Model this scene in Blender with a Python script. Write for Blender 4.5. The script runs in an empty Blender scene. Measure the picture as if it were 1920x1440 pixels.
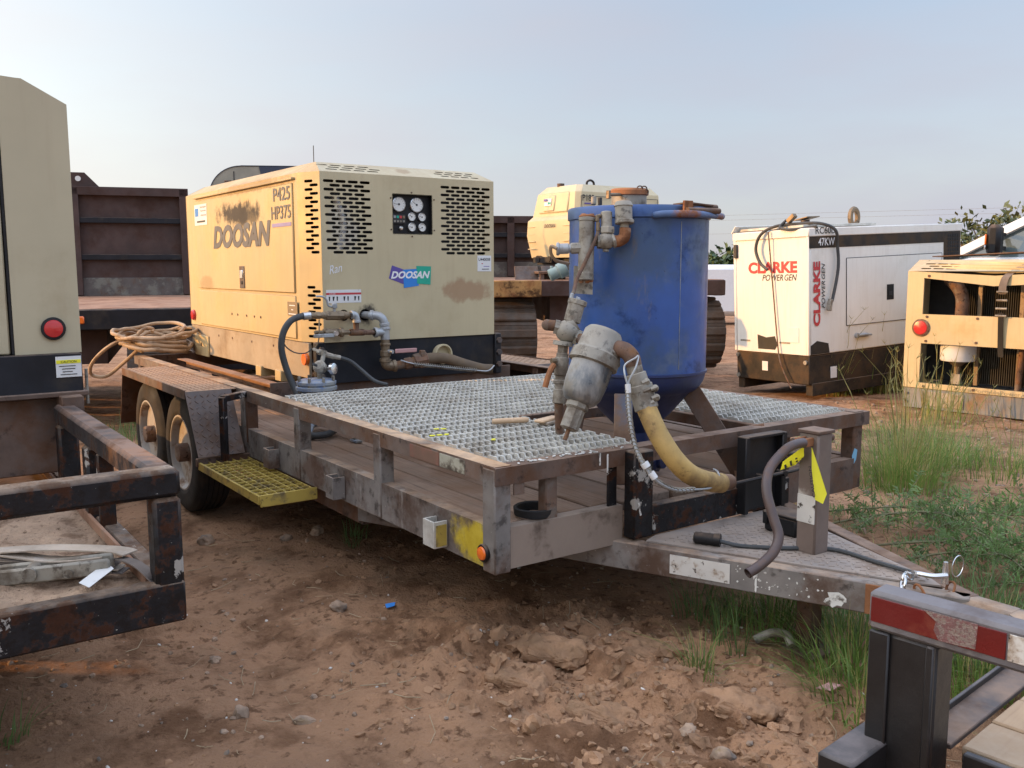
import bpy, bmesh, math, random
from mathutils import Vector, Matrix, Euler, noise
from mathutils.geometry import tessellate_polygon
R = math.radians
PI = math.pi
random.seed(7)
scene = bpy.context.scene
COL = scene.collection

# ------------------------------------------------------------------ camera
def cam_axes(yaw, pitch, roll):
    cy, sy, cp, sp = math.cos(yaw), math.sin(yaw), math.cos(pitch), math.sin(pitch)
    f = Vector((cy*cp, sy*cp, sp)); r = Vector((sy, -cy, 0)); u = r.cross(f)
    return f, r*math.cos(roll)+u*math.sin(roll), -r*math.sin(roll)+u*math.cos(roll)
cam_f, cam_r, cam_u = cam_axes(R(144.64), R(-7.26), R(-.13))
cam = bpy.data.cameras.new('camera'); camo = bpy.data.objects.new('camera', cam); COL.objects.link(camo)
cm = Matrix((cam_r, cam_u, -cam_f)).transposed().to_4x4(); cm.translation = Vector((2.52, -1.713, 1.40))
camo.matrix_world = cm
cam.sensor_width = 36; cam.lens = 32.29; cam.clip_start = .05; cam.clip_end = 3000
scene.camera = camo

# ------------------------------------------------------------------ world and sun
SUN_AZ = R(236); SUN_EL = R(11)      # direction towards the sun, anticlockwise from +x
tosun = Vector((math.cos(SUN_AZ)*math.cos(SUN_EL), math.sin(SUN_AZ)*math.cos(SUN_EL), math.sin(SUN_EL)))
world = bpy.data.worlds.new('World'); scene.world = world; world.use_nodes = True
wn, wl = world.node_tree.nodes, world.node_tree.links
wn.clear()
wo = wn.new('ShaderNodeOutputWorld'); bg = wn.new('ShaderNodeBackground'); sky = wn.new('ShaderNodeTexSky')
sky.sky_type = 'NISHITA'; sky.sun_disc = False; sky.sun_elevation = SUN_EL
sky.sun_rotation = math.atan2(tosun.x, tosun.y) % (2*PI)
sky.altitude = 0; sky.air_density = 1.0; sky.dust_density = .9; sky.ozone_density = 1.6
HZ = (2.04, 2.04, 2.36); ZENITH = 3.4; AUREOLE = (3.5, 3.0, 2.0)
# pale summer haze thickening towards the horizon, the same all round, with faint streaks
tc = wn.new('ShaderNodeTexCoord'); sx = wn.new('ShaderNodeSeparateXYZ'); wl.new(tc.outputs['Generated'], sx.inputs[0])
hr = wn.new('ShaderNodeMapRange'); hr.interpolation_type = 'SMOOTHSTEP'
for k_, v_ in (('From Min', -.04), ('From Max', .42), ('To Min', .90), ('To Max', .52)): hr.inputs[k_].default_value = v_
wl.new(sx.outputs['Z'], hr.inputs['Value'])
mp = wn.new('ShaderNodeMapping'); mp.inputs['Scale'].default_value = (2.2, 2.2, 9)
nz = wn.new('ShaderNodeTexNoise'); nz.inputs['Scale'].default_value = 1.3; nz.inputs['Detail'].default_value = 5; nz.inputs['Roughness'].default_value = .5
nr = wn.new('ShaderNodeMapRange')
for k_, v_ in (('From Min', .3), ('From Max', .75), ('To Min', -.16), ('To Max', .16)): nr.inputs[k_].default_value = v_
wl.new(tc.outputs['Generated'], mp.inputs['Vector']); wl.new(mp.outputs['Vector'], nz.inputs['Vector']); wl.new(nz.outputs['Fac'], nr.inputs['Value'])
ha = wn.new('ShaderNodeMath'); ha.operation = 'ADD'; ha.use_clamp = True; wl.new(hr.outputs['Result'], ha.inputs[0]); wl.new(nr.outputs['Result'], ha.inputs[1])
hz = wn.new('ShaderNodeMix'); hz.data_type = 'RGBA'; hz.inputs['B'].default_value = (HZ[0], HZ[1], HZ[2], 1)
wl.new(ha.outputs[0], hz.inputs['Factor'])
wl.new(sky.outputs['Color'], hz.inputs['A'])
# broad aureole of the low sun in the hazy air
dt = wn.new('ShaderNodeVectorMath'); dt.operation = 'DOT_PRODUCT'; wl.new(tc.outputs['Generated'], dt.inputs[0]); dt.inputs[1].default_value = tosun
ar = wn.new('ShaderNodeMapRange'); ar.inputs['From Min'].default_value = -.25; ar.inputs['From Max'].default_value = 1
wl.new(dt.outputs['Value'], ar.inputs['Value'])
ap = wn.new('ShaderNodeMath'); ap.operation = 'POWER'; ap.inputs[1].default_value = 1.9; wl.new(ar.outputs['Result'], ap.inputs[0])
ac = wn.new('ShaderNodeMix'); ac.data_type = 'RGBA'; ac.blend_type = 'ADD'; ac.inputs['B'].default_value = AUREOLE+(1,)
wl.new(ap.outputs[0], ac.inputs['Factor']); zg = wn.new('ShaderNodeMapRange'); zg.interpolation_type = 'SMOOTHSTEP'      # sky gain rising with height, added to lift the fill light
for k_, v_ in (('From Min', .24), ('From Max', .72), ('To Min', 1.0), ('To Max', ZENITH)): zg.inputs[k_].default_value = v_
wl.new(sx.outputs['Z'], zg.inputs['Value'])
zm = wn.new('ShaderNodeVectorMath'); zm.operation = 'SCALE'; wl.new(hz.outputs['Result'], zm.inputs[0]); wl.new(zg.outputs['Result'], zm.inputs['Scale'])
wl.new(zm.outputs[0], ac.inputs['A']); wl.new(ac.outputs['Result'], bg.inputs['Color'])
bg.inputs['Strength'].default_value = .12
wl.new(bg.outputs['Background'], wo.inputs['Surface'])
sun = bpy.data.lights.new('sun', 'SUN'); suno = bpy.data.objects.new('sun', sun); COL.objects.link(suno)
sun.energy = 2.0; sun.angle = R(.6); sun.color = (.92, .47, .15)
suno.rotation_euler = tosun.to_track_quat('Z', 'Y').to_euler(); suno.location = (-5, -9, 6)
scene.view_settings.view_transform = 'Standard'; scene.view_settings.look = 'None'
scene.view_settings.exposure = 1.25; scene.view_settings.gamma = 1
scene.cycles.max_bounces = 6; scene.cycles.diffuse_bounces = 3; scene.cycles.glossy_bounces = 3
scene.cycles.use_denoising = True

# ------------------------------------------------------------------ mesh builder
class MB:
    def __init__(s): s.v = []; s.f = []
    def add(s, vs, fs):
        n = len(s.v); s.v += [tuple(p) for p in vs]; s.f += [tuple(i+n for i in q) for q in fs]; return s
    def box(s, c, d, M=None, ch=None):
        c = Vector(c); hx, hy, hz = d[0]/2, d[1]/2, d[2]/2
        if ch is None: ch = min(.004, .18*min(d))
        vs = []; idx = {}
        for sx in (-1, 1):
            for sy in (-1, 1):
                for sz in (-1, 1):
                    for k in range(3):
                        p = [sx*hx, sy*hy, sz*hz]
                        for a in range(3):
                            if a != k: p[a] -= (sx, sy, sz)[a]*ch
                        idx[(sx, sy, sz, k)] = len(vs); vs.append(Vector(p))
        I = idx; fs = []
        def quad(q, n):
            a = (vs[q[1]]-vs[q[0]]).cross(vs[q[2]]-vs[q[0]])
            fs.append(tuple(q) if a.dot(n) > 0 else tuple(reversed(q)))
        for k in range(3):
            a, b = (k+1) % 3, (k+2) % 3
            for sg in (-1, 1):
                q = []
                for (x, y) in ((-1, -1), (1, -1), (1, 1), (-1, 1)):
                    t = [0]*3; t[k] = sg; t[a] = x; t[b] = y; q.append(I[tuple(t)+(k,)])
                n = Vector((0, 0, 0)); n[k] = sg; quad(q, n)
            for x in (-1, 1):
                for y in (-1, 1):
                    q = []
                    for (z, kk) in ((-1, a), (1, a), (1, b), (-1, b)):
                        t = [0]*3; t[k] = z; t[a] = x; t[b] = y; q.append(I[tuple(t)+(kk,)])
                    n = Vector((0, 0, 0)); n[a] = x; n[b] = y; quad(q, n)
        for sx in (-1, 1):
            for sy in (-1, 1):
                for sz in (-1, 1):
                    quad([I[(sx, sy, sz, k)] for k in range(3)], Vector((sx, sy, sz)))
        if M is not None: vs = [M @ p for p in vs]
        return s.add([p+c for p in vs], fs)
    def span(s, a, b, ch=None):      # box between two corners
        return s.box([(a[i]+b[i])/2 for i in range(3)], [abs(b[i]-a[i]) for i in range(3)], None, ch)
    def beam(s, p, q, w, h, up=(0, 0, 1), ch=None):
        p, q = Vector(p), Vector(q); x = (q-p); L = x.length; x.normalize()
        y = Vector(up).cross(x).normalized(); z = x.cross(y)
        return s.box((p+q)/2, (L, w, h), Matrix((x, y, z)).transposed(), ch)
    def prof(s, poly, p, q, up=(0, 0, 1), caps=True):   # extrude a closed 2D profile (side, up) along p>q
        p, q = Vector(p), Vector(q); x = (q-p).normalized(); y = Vector(up).cross(x).normalized(); z = x.cross(y)
        n = len(poly); vs = [p+y*a+z*b for a, b in poly]+[q+y*a+z*b for a, b in poly]
        ar = sum(poly[i][0]*poly[(i+1) % n][1]-poly[(i+1) % n][0]*poly[i][1] for i in range(n))
        fs = [(i, (i+1) % n, n+(i+1) % n, n+i) for i in range(n)]
        if caps:
            for t in tessellate_polygon([[Vector((a, b, 0)) for a, b in poly]]):
                fs.append(tuple(reversed(t))); fs.append(tuple(i+n for i in t))
        if ar < 0: fs = [tuple(reversed(q_)) for q_ in fs]
        return s.add(vs, fs)
    def tube(s, path, r, n=10, caps=True, closed=False):
        P = [Vector(p) for p in path]; m = len(P); rr = r if isinstance(r, (list, tuple)) else [r]*m
        vs = []; fs = []; prev = None
        for i in range(m):
            if closed: t = P[(i+1) % m]-P[i-1]
            else: t = P[min(i+1, m-1)]-P[max(i-1, 0)]
            t.normalize()
            if prev is None:
                a = Vector((0, 0, 1)) if abs(t.z) < .9 else Vector((1, 0, 0)); y = t.cross(a).normalized()
            else: y = (prev-t*prev.dot(t)).normalized()
            prev = y; z = t.cross(y)
            for k in range(n):
                a = 2*PI*k/n; vs.append(P[i]+(y*math.cos(a)+z*math.sin(a))*rr[i])
        for i in range(m if closed else m-1):
            j = (i+1) % m
            for k in range(n):
                l = (k+1) % n; fs.append((i*n+k, i*n+l, j*n+l, j*n+k))
        if caps and not closed: fs.append(tuple(range(n-1, -1, -1))); fs.append(tuple((m-1)*n+k for k in range(n)))
        return s.add(vs, fs)
    def cyl(s, p, q, r, n=16, r2=None, ch=0):
        p, q = Vector(p), Vector(q); r2 = r if r2 is None else r2
        if ch:
            d = (q-p).normalized()*ch
            return s.tube([p, p+d, q-d, q], [r-ch, r, r2, r2-ch], n)
        return s.tube([p, q], [r, r2], n)
    def lathe(s, prof, c, axis=(0, 0, 1), n=24, caps=True):   # prof = [(radius, along axis)]
        c = Vector(c); t = Vector(axis).normalized(); a = Vector((0, 0, 1)) if abs(t.z) < .9 else Vector((1, 0, 0))
        y = t.cross(a).normalized(); z = t.cross(y); m = len(prof); vs = []; fs = []
        for rad, h in prof:
            for k in range(n):
                w = 2*PI*k/n; vs.append(c+t*h+(y*math.cos(w)+z*math.sin(w))*max(rad, 1e-5))
        for i in range(m-1):
            for k in range(n):
                l = (k+1) % n; fs.append((i*n+k, i*n+l, (i+1)*n+l, (i+1)*n+k))
        if caps: fs.append(tuple(range(n-1, -1, -1))); fs.append(tuple((m-1)*n+k for k in range(n)))
        return s.add(vs, fs)
    def ball(s, c, r, sub=2, sq=(1, 1, 1), jit=0, seed=0, M=None):
        bm = bmesh.new(); bmesh.ops.create_icosphere(bm, subdivisions=sub, radius=1)
        vs = []
        for v in bm.verts:
            p = v.co.copy()
            if jit: p *= 1+jit*noise.noise(p*1.3+Vector((seed*3.1, seed*1.7, seed)))+jit*.5*noise.noise(p*3+Vector((seed, seed*2.3, 5)))
            p = Vector((p.x*sq[0], p.y*sq[1], p.z*sq[2]))*r
            if M is not None: p = M @ p
            vs.append(p+Vector(c))
        fs = [tuple(v.index for v in f.verts) for f in bm.faces]; bm.free()
        return s.add(vs, fs)
    def plate(s, outer, holes, o, u, v, th=.003, back=False):   # flat sheet with real holes; normal = u x v
        o, u, v = Vector(o), Vector(u), Vector(v); n = u.cross(v).normalized()
        loops = [outer]+list(holes); pts = [p for L in loops for p in L]
        tri = tessellate_polygon([[Vector((a, b, 0)) for a, b in L] for L in loops])
        V = [o+u*a+v*b for a, b in pts]; N = len(V); fs = []
        for t in tri:
            a, b, c = (Vector(pts[i]) for i in t)
            cr = (b-a).cross(c-a) if False else (b.x-a.x)*(c.y-a.y)-(b.y-a.y)*(c.x-a.x)
            t = tuple(t) if cr > 0 else tuple(reversed(t))
            fs.append(t); fs.append(tuple(N+i for i in reversed(t)))
        k = 0
        for li, L in enumerate(loops):
            m = len(L); ar = sum(L[i][0]*L[(i+1) % m][1]-L[(i+1) % m][0]*L[i][1] for i in range(m))
            for i in range(m):
                a, b = k+i, k+(i+1) % m; q = (a, N+a, N+b, b)
                fs.append(q if (ar > 0) == (li == 0) else tuple(reversed(q)))
            k += m
        return s.add(V+[p-n*th for p in V], fs)
    def sheet(s, pts, th, n=None):     # polygon given in 3D, thickened along -n
        P = [Vector(p) for p in pts]; nn = (P[1]-P[0]).cross(P[2]-P[0]).normalized()
        if n is not None and nn.dot(Vector(n)) < 0: P.reverse(); nn = -nn
        m = len(P); fs = [tuple(range(m)), tuple(range(2*m-1, m-1, -1))]
        fs += [(i, m+i, m+(i+1) % m, (i+1) % m) for i in range(m)]
        return s.add(P+[p-nn*th for p in P], fs)
    def xf(s, M): s.v = [tuple(M @ Vector(p)) for p in s.v]; return s

def slot(x, y, L, h, n=4):      # stadium outline, centre x,y
    r = h/2; a = L/2-r; pts = []
    for i in range(n+1): t = -PI/2+PI*i/n; pts.append((x+a+r*math.cos(t), y+r*math.sin(t)))
    for i in range(n+1): t = PI/2+PI*i/n; pts.append((x-a+r*math.cos(t), y+r*math.sin(t)))
    return pts
def circ(x, y, r, n=20): return [(x+r*math.cos(2*PI*i/n), y+r*math.sin(2*PI*i/n)) for i in range(n)]
def rect(x0, y0, x1, y1): return [(x0, y0), (x1, y0), (x1, y1), (x0, y1)]
def smooth(pts, k=6):     # Catmull-Rom through points
    P = [Vector(p) for p in pts]; out = []
    for i in range(len(P)-1):
        a, b, c, d = P[max(i-1, 0)], P[i], P[i+1], P[min(i+2, len(P)-1)]
        for j in range(k):
            t = j/k
            out.append(.5*((2*b)+(c-a)*t+(2*a-5*b+4*c-d)*t*t+(3*b-a-3*c+d)*t**3))
    out.append(P[-1]); return out

def V(x, y, z): return Vector((x, y, z))

# ------------------------------------------------------------------ scene graph helpers
INV = {}
def thing(name, label, cat, loc=(0, 0, 0), rot=(0, 0, 0), group=None, world=False, scale=1):
    o = bpy.data.objects.new(name, None); COL.objects.link(o); o.location = loc; o.rotation_euler = rot
    o.empty_display_size = .1; o.scale = (scale,)*3
    o['label'] = label; o['category'] = cat
    if group: o['group'] = group
    if world: INV[o] = (Matrix.LocRotScale(Vector(loc), Euler(rot), Vector((scale,)*3))).inverted()
    return o
def root_of(o):
    while o.parent is not None: o = o.parent
    return o
def mesh_of(mb, name, mat, ang=38):
    me = bpy.data.meshes.new(name); me.from_pydata(mb.v, [], mb.f)
    if ang is None: me.shade_flat()
    else: me.shade_smooth(); me.set_sharp_from_angle(angle=R(ang))
    if mat is not None: me.materials.append(mat)
    return me
def part(name, mb, mat, parent=None, label=None, kind=None, ang=38, keep=False):
    if parent is not None and not keep:
        r = root_of(parent)
        if r in INV: mb.xf(INV[r])
    o = bpy.data.objects.new(name, mesh_of(mb, name, mat, ang)); COL.objects.link(o)
    if parent is not None: o.parent = parent
    if label: o['label'] = label
    if kind: o['kind'] = kind
    return o
def single(name, mb, mat, label, cat, loc=None, group=None, kind=None, ang=38):   # a thing that is one mesh, coordinates in world
    if loc is None:
        xs, ys, zs = zip(*mb.v); loc = ((min(xs)+max(xs))/2, (min(ys)+max(ys))/2, min(zs))
    mb.xf(Matrix.Translation(Vector(loc)).inverted()); o = part(name, mb, mat, ang=ang); o.location = loc
    o['label'] = label
    if cat: o['category'] = cat
    if group: o['group'] = group
    if kind: o['kind'] = kind
    return o
def setting(name, mb, mat, ang=38, kind='structure', label=None):
    o = part(name, mb, mat, ang=ang); o['kind'] = kind
    if label: o['label'] = label
    return o
def kids(o): return [c for c in bpy.data.objects if c.parent == o]
def copy_tree(o, parent=None):
    c = o.copy(); COL.objects.link(c); c.parent = parent
    for k in kids(o): copy_tree(k, c)
    return c
def text(body, o, u, v, w, h, mat, parent, bold=0, shear=0, depth=.0015, name='lettering', space=1.0, label=None):
    """flat lettering filling the w x h box whose lower-left corner is o, u right, v up"""
    c = bpy.data.curves.new('t', 'FONT'); c.body = body; c.size = 1; c.offset = bold; c.shear = shear
    c.space_character = space; c.resolution_u = 3
    t = bpy.data.objects.new('t', c); COL.objects.link(t)
    me = bpy.data.meshes.new_from_object(t.evaluated_get(bpy.context.evaluated_depsgraph_get()))
    bpy.data.objects.remove(t); bpy.data.curves.remove(c)
    xs = [p.co.x for p in me.vertices]; ys = [p.co.y for p in me.vertices]
    x0, x1, y0, y1 = min(xs), max(xs), min(ys), max(ys)
    o, u, v = Vector(o), Vector(u).normalized(), Vector(v).normalized(); n = u.cross(v)
    mb = MB(); mb.add([o+n*depth+u*((p.co.x-x0)/(x1-x0)*w)+v*((p.co.y-y0)/(y1-y0)*h) for p in me.vertices], [tuple(f.vertices) for f in me.polygons])
    bpy.data.meshes.remove(me)
    return part(name, mb, mat, parent, ang=None, label=label)
def decal(pts, mat, parent, name='decal', th=.001, label=None):
    return part(name, MB().sheet(pts, th), mat, parent, ang=None, label=label)

# ------------------------------------------------------------------ materials
def mat(name, base, rough=.55, metal=0, var=.18, vscale=4, layers=(), bump=(40, .12), dust=None, blots=(), grain=None, alpha=None, emit=None, coat=0, spec=.5, ovar=0):
    m = bpy.data.materials.new(name); m.use_nodes = True; nt = m.node_tree; N, L = nt.nodes, nt.links
    b = N['Principled BSDF']
    tc = N.new('ShaderNodeTexCoord'); oi = N.new('ShaderNodeObjectInfo')
    sc = N.new('ShaderNodeMath'); sc.operation = 'MULTIPLY'; sc.inputs[1].default_value = 37.0; L.new(oi.outputs['Random'], sc.inputs[0])
    ad = N.new('ShaderNodeVectorMath'); ad.operation = 'ADD'; L.new(tc.outputs['Object'], ad.inputs[0]); L.new(sc.outputs[0], ad.inputs[1])
    def tex(scale, detail=4, rgh=.6, stretch=None, off=0):
        n = N.new('ShaderNodeTexNoise'); n.inputs['Scale'].default_value = scale; n.inputs['Detail'].default_value = detail; n.inputs['Roughness'].default_value = rgh
        mp = N.new('ShaderNodeMapping'); mp.inputs['Location'].default_value = (off*1.37, off*2.11, off*.73)
        if stretch: mp.inputs['Scale'].default_value = stretch
        L.new(ad.outputs[0], mp.inputs['Vector']); L.new(mp.outputs['Vector'], n.inputs['Vector']); return n.outputs['Fac']
    def rng(x, lo, hi, a=0, c=1, sm=True):
        n = N.new('ShaderNodeMapRange'); n.interpolation_type = 'SMOOTHSTEP' if sm else 'LINEAR'
        n.inputs['From Min'].default_value = lo; n.inputs['From Max'].default_value = hi; n.inputs['To Min'].default_value = a; n.inputs['To Max'].default_value = c
        L.new(x, n.inputs['Value']); return n.outputs['Result']
    def mul(x, y):
        n = N.new('ShaderNodeMath'); n.operation = 'MULTIPLY'; L.new(x, n.inputs[0])
        if isinstance(y, (int, float)): n.inputs[1].default_value = y
        else: L.new(y, n.inputs[1])
        return n.outputs[0]
    def mix(f, a, c):
        n = N.new('ShaderNodeMix'); n.data_type = 'RGBA'; L.new(f, n.inputs['Factor'])
        for s_, x in (('A', a), ('B', c)):
            if isinstance(x, tuple): n.inputs[s_].default_value = x+(1,) if len(x) == 3 else x
            else: L.new(x, n.inputs[s_])
        return n.outputs['Result']
    def fmix(f, a, c):
        n = N.new('ShaderNodeMix'); n.data_type = 'FLOAT'; L.new(f, n.inputs['Factor'])
        for s_, x in (('A', a), ('B', c)):
            if isinstance(x, (int, float)): n.inputs[s_].default_value = x
            else: L.new(x, n.inputs[s_])
        return n.outputs['Result']
    base = tuple(base)
    dk = tuple(c*(1-var) for c in base); lt = tuple(min(1, c*(1+var)) for c in base)
    col = mix(rng(tex(vscale, 5, .62), .3, .7), dk, lt)
    if ovar:
        hs = N.new('ShaderNodeHueSaturation'); L.new(rng(oi.outputs['Random'], 0, 1, 1-ovar, 1+ovar, False), hs.inputs['Value']); L.new(col, hs.inputs['Color']); col = hs.outputs['Color']
    rg = fmix(rng(tex(vscale*2.3, 4, .6, off=3), .3, .7), max(.02, rough-.08), min(1, rough+.08)); mt = None
    if grain:   # directional streaks (stretch, colour, amount)
        col = mix(mul(rng(tex(grain[2] if len(grain) > 2 else 14, 6, .65, grain[0], 9), .45, .75), grain[3] if len(grain) > 3 else .7), col, grain[1])
    mt = metal
    for i, ly in enumerate(layers):   # (colour, scale, threshold, softness, amount, rough, metal, stretch)
        c_, s_, th, sf, am, r_, me_ = (tuple(ly)+(1, .8, 0))[:7] if len(ly) < 7 else ly[:7]
        st = ly[7] if len(ly) > 7 else None
        fa = mul(rng(tex(s_, 7, .66, st, 11+i*7), th-sf, th+sf), am)
        col = mix(fa, col, tuple(c_)); rg = fmix(fa, rg, r_)
        if metal or me_: mt = fmix(fa, mt, me_)
    for i, (c, rad, colr, am) in enumerate(blots):   # a stain or painted sun patch with its own place and shape
        mp = N.new('ShaderNodeMapping'); mp.vector_type = 'TEXTURE'; mp.inputs['Location'].default_value = c; mp.inputs['Scale'].default_value = rad
        L.new(tc.outputs['Object'], mp.inputs['Vector'])
        ln = N.new('ShaderNodeVectorMath'); ln.operation = 'LENGTH'; L.new(mp.outputs['Vector'], ln.inputs[0])
        a2 = N.new('ShaderNodeMath'); a2.operation = 'ADD'; L.new(ln.outputs['Value'], a2.inputs[0]); L.new(rng(tex(9, 6, .7, None, 31+i*5), .2, .8, -.45, .45), a2.inputs[1])
        fa = rng(a2.outputs[0], 1.05, .45, 0, am); col = mix(fa, col, tuple(colr)); rg = fmix(fa, rg, .85)
    if dust:     # dust lying on upward faces: (colour, amount)
        g = N.new('ShaderNodeNewGeometry'); sx = N.new('ShaderNodeSeparateXYZ'); L.new(g.outputs['Normal'], sx.inputs[0])
        fa = mul(mul(rng(sx.outputs['Z'], .25, .85), rng(tex(7, 5, .65, None, 51), .25, .7)), dust[1])
        col = mix(fa, col, tuple(dust[0])); rg = fmix(fa, rg, .95)
    L.new(col, b.inputs['Base Color']); L.new(rg, b.inputs['Roughness'])
    if isinstance(mt, (int, float)): b.inputs['Metallic'].default_value = mt
    else: L.new(mt, b.inputs['Metallic'])
    b.inputs['Specular IOR Level'].default_value = spec
    if coat: b.inputs['Coat Weight'].default_value = coat
    if alpha is not None: b.inputs['Alpha'].default_value = alpha
    if emit: b.inputs['Emission Color'].default_value = tuple(emit[0])+(1,); b.inputs['Emission Strength'].default_value = emit[1]
    if bump:
        bn = N.new('ShaderNodeBump'); bn.inputs['Strength'].default_value = bump[1]; bn.inputs['Distance'].default_value = bump[2] if len(bump) > 2 else .004
        L.new(tex(bump[0], 6, .65, bump[3] if len(bump) > 3 else None, 77), bn.inputs['Height']); L.new(bn.outputs['Normal'], b.inputs['Normal'])
    return m
RUST = (.16, .065, .03); DUST = (.30, .20, .13)
M = {}
M['beige'] = mat('beige_paint', (.52, .42, .24), .5, var=.06, vscale=1.5, layers=[((.36, .27, .15), 2.2, .62, .12, .45, .8), ((.20, .12, .07), 30, .76, .03, .6, .8)], grain=((9, 9, .6), (.38, .28, .16), 3, .35), dust=((.40, .29, .18), .5), bump=(25, .05))
M['beige_clean'] = mat('beige_plastic', (.56, .48, .30), .45, var=.05, vscale=2, dust=((.42, .32, .2), .4), bump=(30, .04))
M['skirt'] = mat('black_skirt_paint', (.012, .013, .017), .5, spec=.3, var=.3, vscale=5, layers=[((.10, .08, .06), 4, .62, .12, .5, .8), ((.17, .15, .12), 60, .73, .03, .7, .8)], dust=(DUST, .6))
M['dark'] = mat('dark_interior', (.012, .012, .013), .7, var=.3, bump=None)
M['rusty'] = mat('rusty_brown_steel', (.105, .068, .05), .72, var=.3, vscale=6, layers=[((.20, .10, .055), 7, .55, .14, .7, .9), ((.03, .027, .027), 13, .62, .06, .6, .6), ((.5, .46, .4), 90, .77, .02, .8, .9)], dust=((.33, .22, .15), .85), bump=(70, .25))
M['rail'] = mat('weathered_rail_steel', (.14, .10, .078), .7, var=.28, vscale=7, layers=[((.24, .13, .075), 5, .55, .14, .75, .9), ((.27, .25, .22), 15, .60, .07, .55, .8), ((.05, .045, .042), 22, .62, .05, .6, .6), ((.62, .58, .5), 60, .69, .02, .9, .9)], dust=((.60, .40, .24), 1.0), bump=(80, .25))  # tan dust, turned more orange to carry the low sun's warmth
M['grey_chan'] = mat('grey_worn_channel', (.20, .18, .16), .7, var=.25, vscale=5, layers=[((.16, .085, .05), 4, .56, .12, .75, .9), ((.06, .052, .048), 17, .60, .07, .6, .7), ((.45, .42, .38), 11, .66, .06, .6, .8, 0, (1, 1, .35)), ((.7, .68, .62), 60, .69, .02, .9, .9)], dust=((.50, .34, .22), .8), bump=(70, .22))
M['black_chip'] = mat('chipped_black_paint', (.011, .0105, .012), .5, spec=.3, var=.4, vscale=8, layers=[((.11, .052, .032), 13, .55, .045, .9, .9), ((.03, .024, .021), 34, .55, .07, .6, .6), ((.55, .52, .47), 7, .62, .010, .95, .9), ((.6, .58, .5), 90, .70, .02, .9, .9)], dust=((.36, .25, .17), .75), bump=(60, .3))
M['galv'] = mat('galvanised_steel', (.53, .51, .45), .6, .10, var=.2, vscale=9, layers=[((.30, .24, .18), 5, .60, .12, .55, .9), ((.75, .74, .70), 14, .66, .06, .6, .9)], dust=((.50, .45, .38), .45), bump=(90, .15))
M['wood'] = mat('grey_brown_plank', (.25, .175, .125), .85, ovar=.3, var=.25, vscale=3, grain=((.6, 22, 22), (.07, .046, .032), 4, .95), layers=[((.33, .20, .125), 2.6, .55, .16, .75, .95), ((.36, .30, .25), 4, .64, .1, .5, .9)], dust=((.33, .21, .14), .5), bump=(40, .35, .004, (.08, 1, 1)))
M['wood_new'] = mat('pale_pine_plank', (.42, .285, .17), .8, ovar=.2, var=.15, vscale=3, grain=((14, .7, 14), (.30, .19, .11), 5, .75), layers=[((.62, .52, .40), 3, .6, .12, .6, .9)], bump=(40, .3, .003, (1, .08, 1)))
M['tread'] = mat('dark_tread_plate', (.085, .07, .065), .55, .2, var=.25, layers=[((.16, .09, .055), 6, .56, .12, .7, .9), ((.3, .28, .26), 40, .68, .04, .6, .7)], dust=((.33, .22, .15), .8))
M['tread_tan'] = mat('dusty_tread_plate', (.26, .22, .19), .65, .1, var=.2, layers=[((.17, .10, .06), 5, .6, .1, .6, .9), ((.5, .47, .43), 6, .62, .1, .5, .8)], dust=((.40, .30, .22), .6))
M['tread_rust_sun'] = mat('sun_tinted_rust_dusted_tread_plate', (.32, .20, .125), .7, .1, var=.2, layers=[((.17, .09, .05), 5, .58, .1, .6, .9), ((.46, .33, .22), 6, .6, .1, .6, .8)], dust=((.52, .33, .20), .8))  # rust and dust, with the sun's orange mixed into the colour
M['rubber'] = mat('tyre_rubber', (.018, .017, .017), .8, spec=.3, var=.25, layers=[((.10, .075, .052), 6, .58, .14, .6, .95)], bump=(60, .2))
M['hose_black'] = mat('black_hose_rubber', (.05, .052, .052), .6, var=.2, layers=[((.17, .14, .11), 12, .6, .1, .5, .9)])
M['rim'] = mat('dusty_white_rim', (.36, .34, .31), .55, var=.12, layers=[((.25, .16, .10), 8, .56, .1, .8, .9), ((.14, .07, .04), 14, .64, .06, .8, .9)])
M['yellow'] = mat('worn_yellow_paint', (.44, .32, .065), .6, var=.15, layers=[((.20, .17, .12), 9, .58, .08, .75, .8), ((.12, .09, .06), 30, .62, .05, .7, .9)])
M['blue'] = mat('blue_tank_paint', (.026, .085, .29), .40, var=.16, vscale=3, layers=[((.085, .13, .20), 2.6, .52, .12, .75, .55), ((.17, .22, .29), 3.7, .59, .08, .65, .6), ((.012, .026, .085), 4.3, .62, .08, .75, .45), ((.07, .05, .04), 48, .70, .015, .9, .9), ((.36, .36, .33), 60, .755, .012, .9, .9), ((.22, .19, .15), 9, .68, .05, .5, .9, 0, (1, 1, .25))], dust=((.25, .22, .2), .4), bump=(18, .08), coat=.15)
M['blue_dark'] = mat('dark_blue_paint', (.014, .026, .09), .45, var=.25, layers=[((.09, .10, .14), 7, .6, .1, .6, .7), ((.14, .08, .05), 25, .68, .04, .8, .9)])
M['blue_pale'] = mat('faded_blue_paint', (.12, .17, .27), .5, var=.15, layers=[((.42, .42, .39), 8, .50, .1, .85, .7), ((.2, .12, .07), 22, .70, .04, .8, .9)])
M['cast'] = mat('dusty_cast_metal', (.30, .275, .225), .6, .15, var=.2, vscale=7, layers=[((.17, .13, .095), 8, .54, .09, .75, .85), ((.09, .08, .07), 22, .60, .05, .75, .5), ((.46, .42, .35), 15, .62, .06, .6, .9)], dust=((.40, .35, .28), .6), bump=(60, .15))
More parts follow.
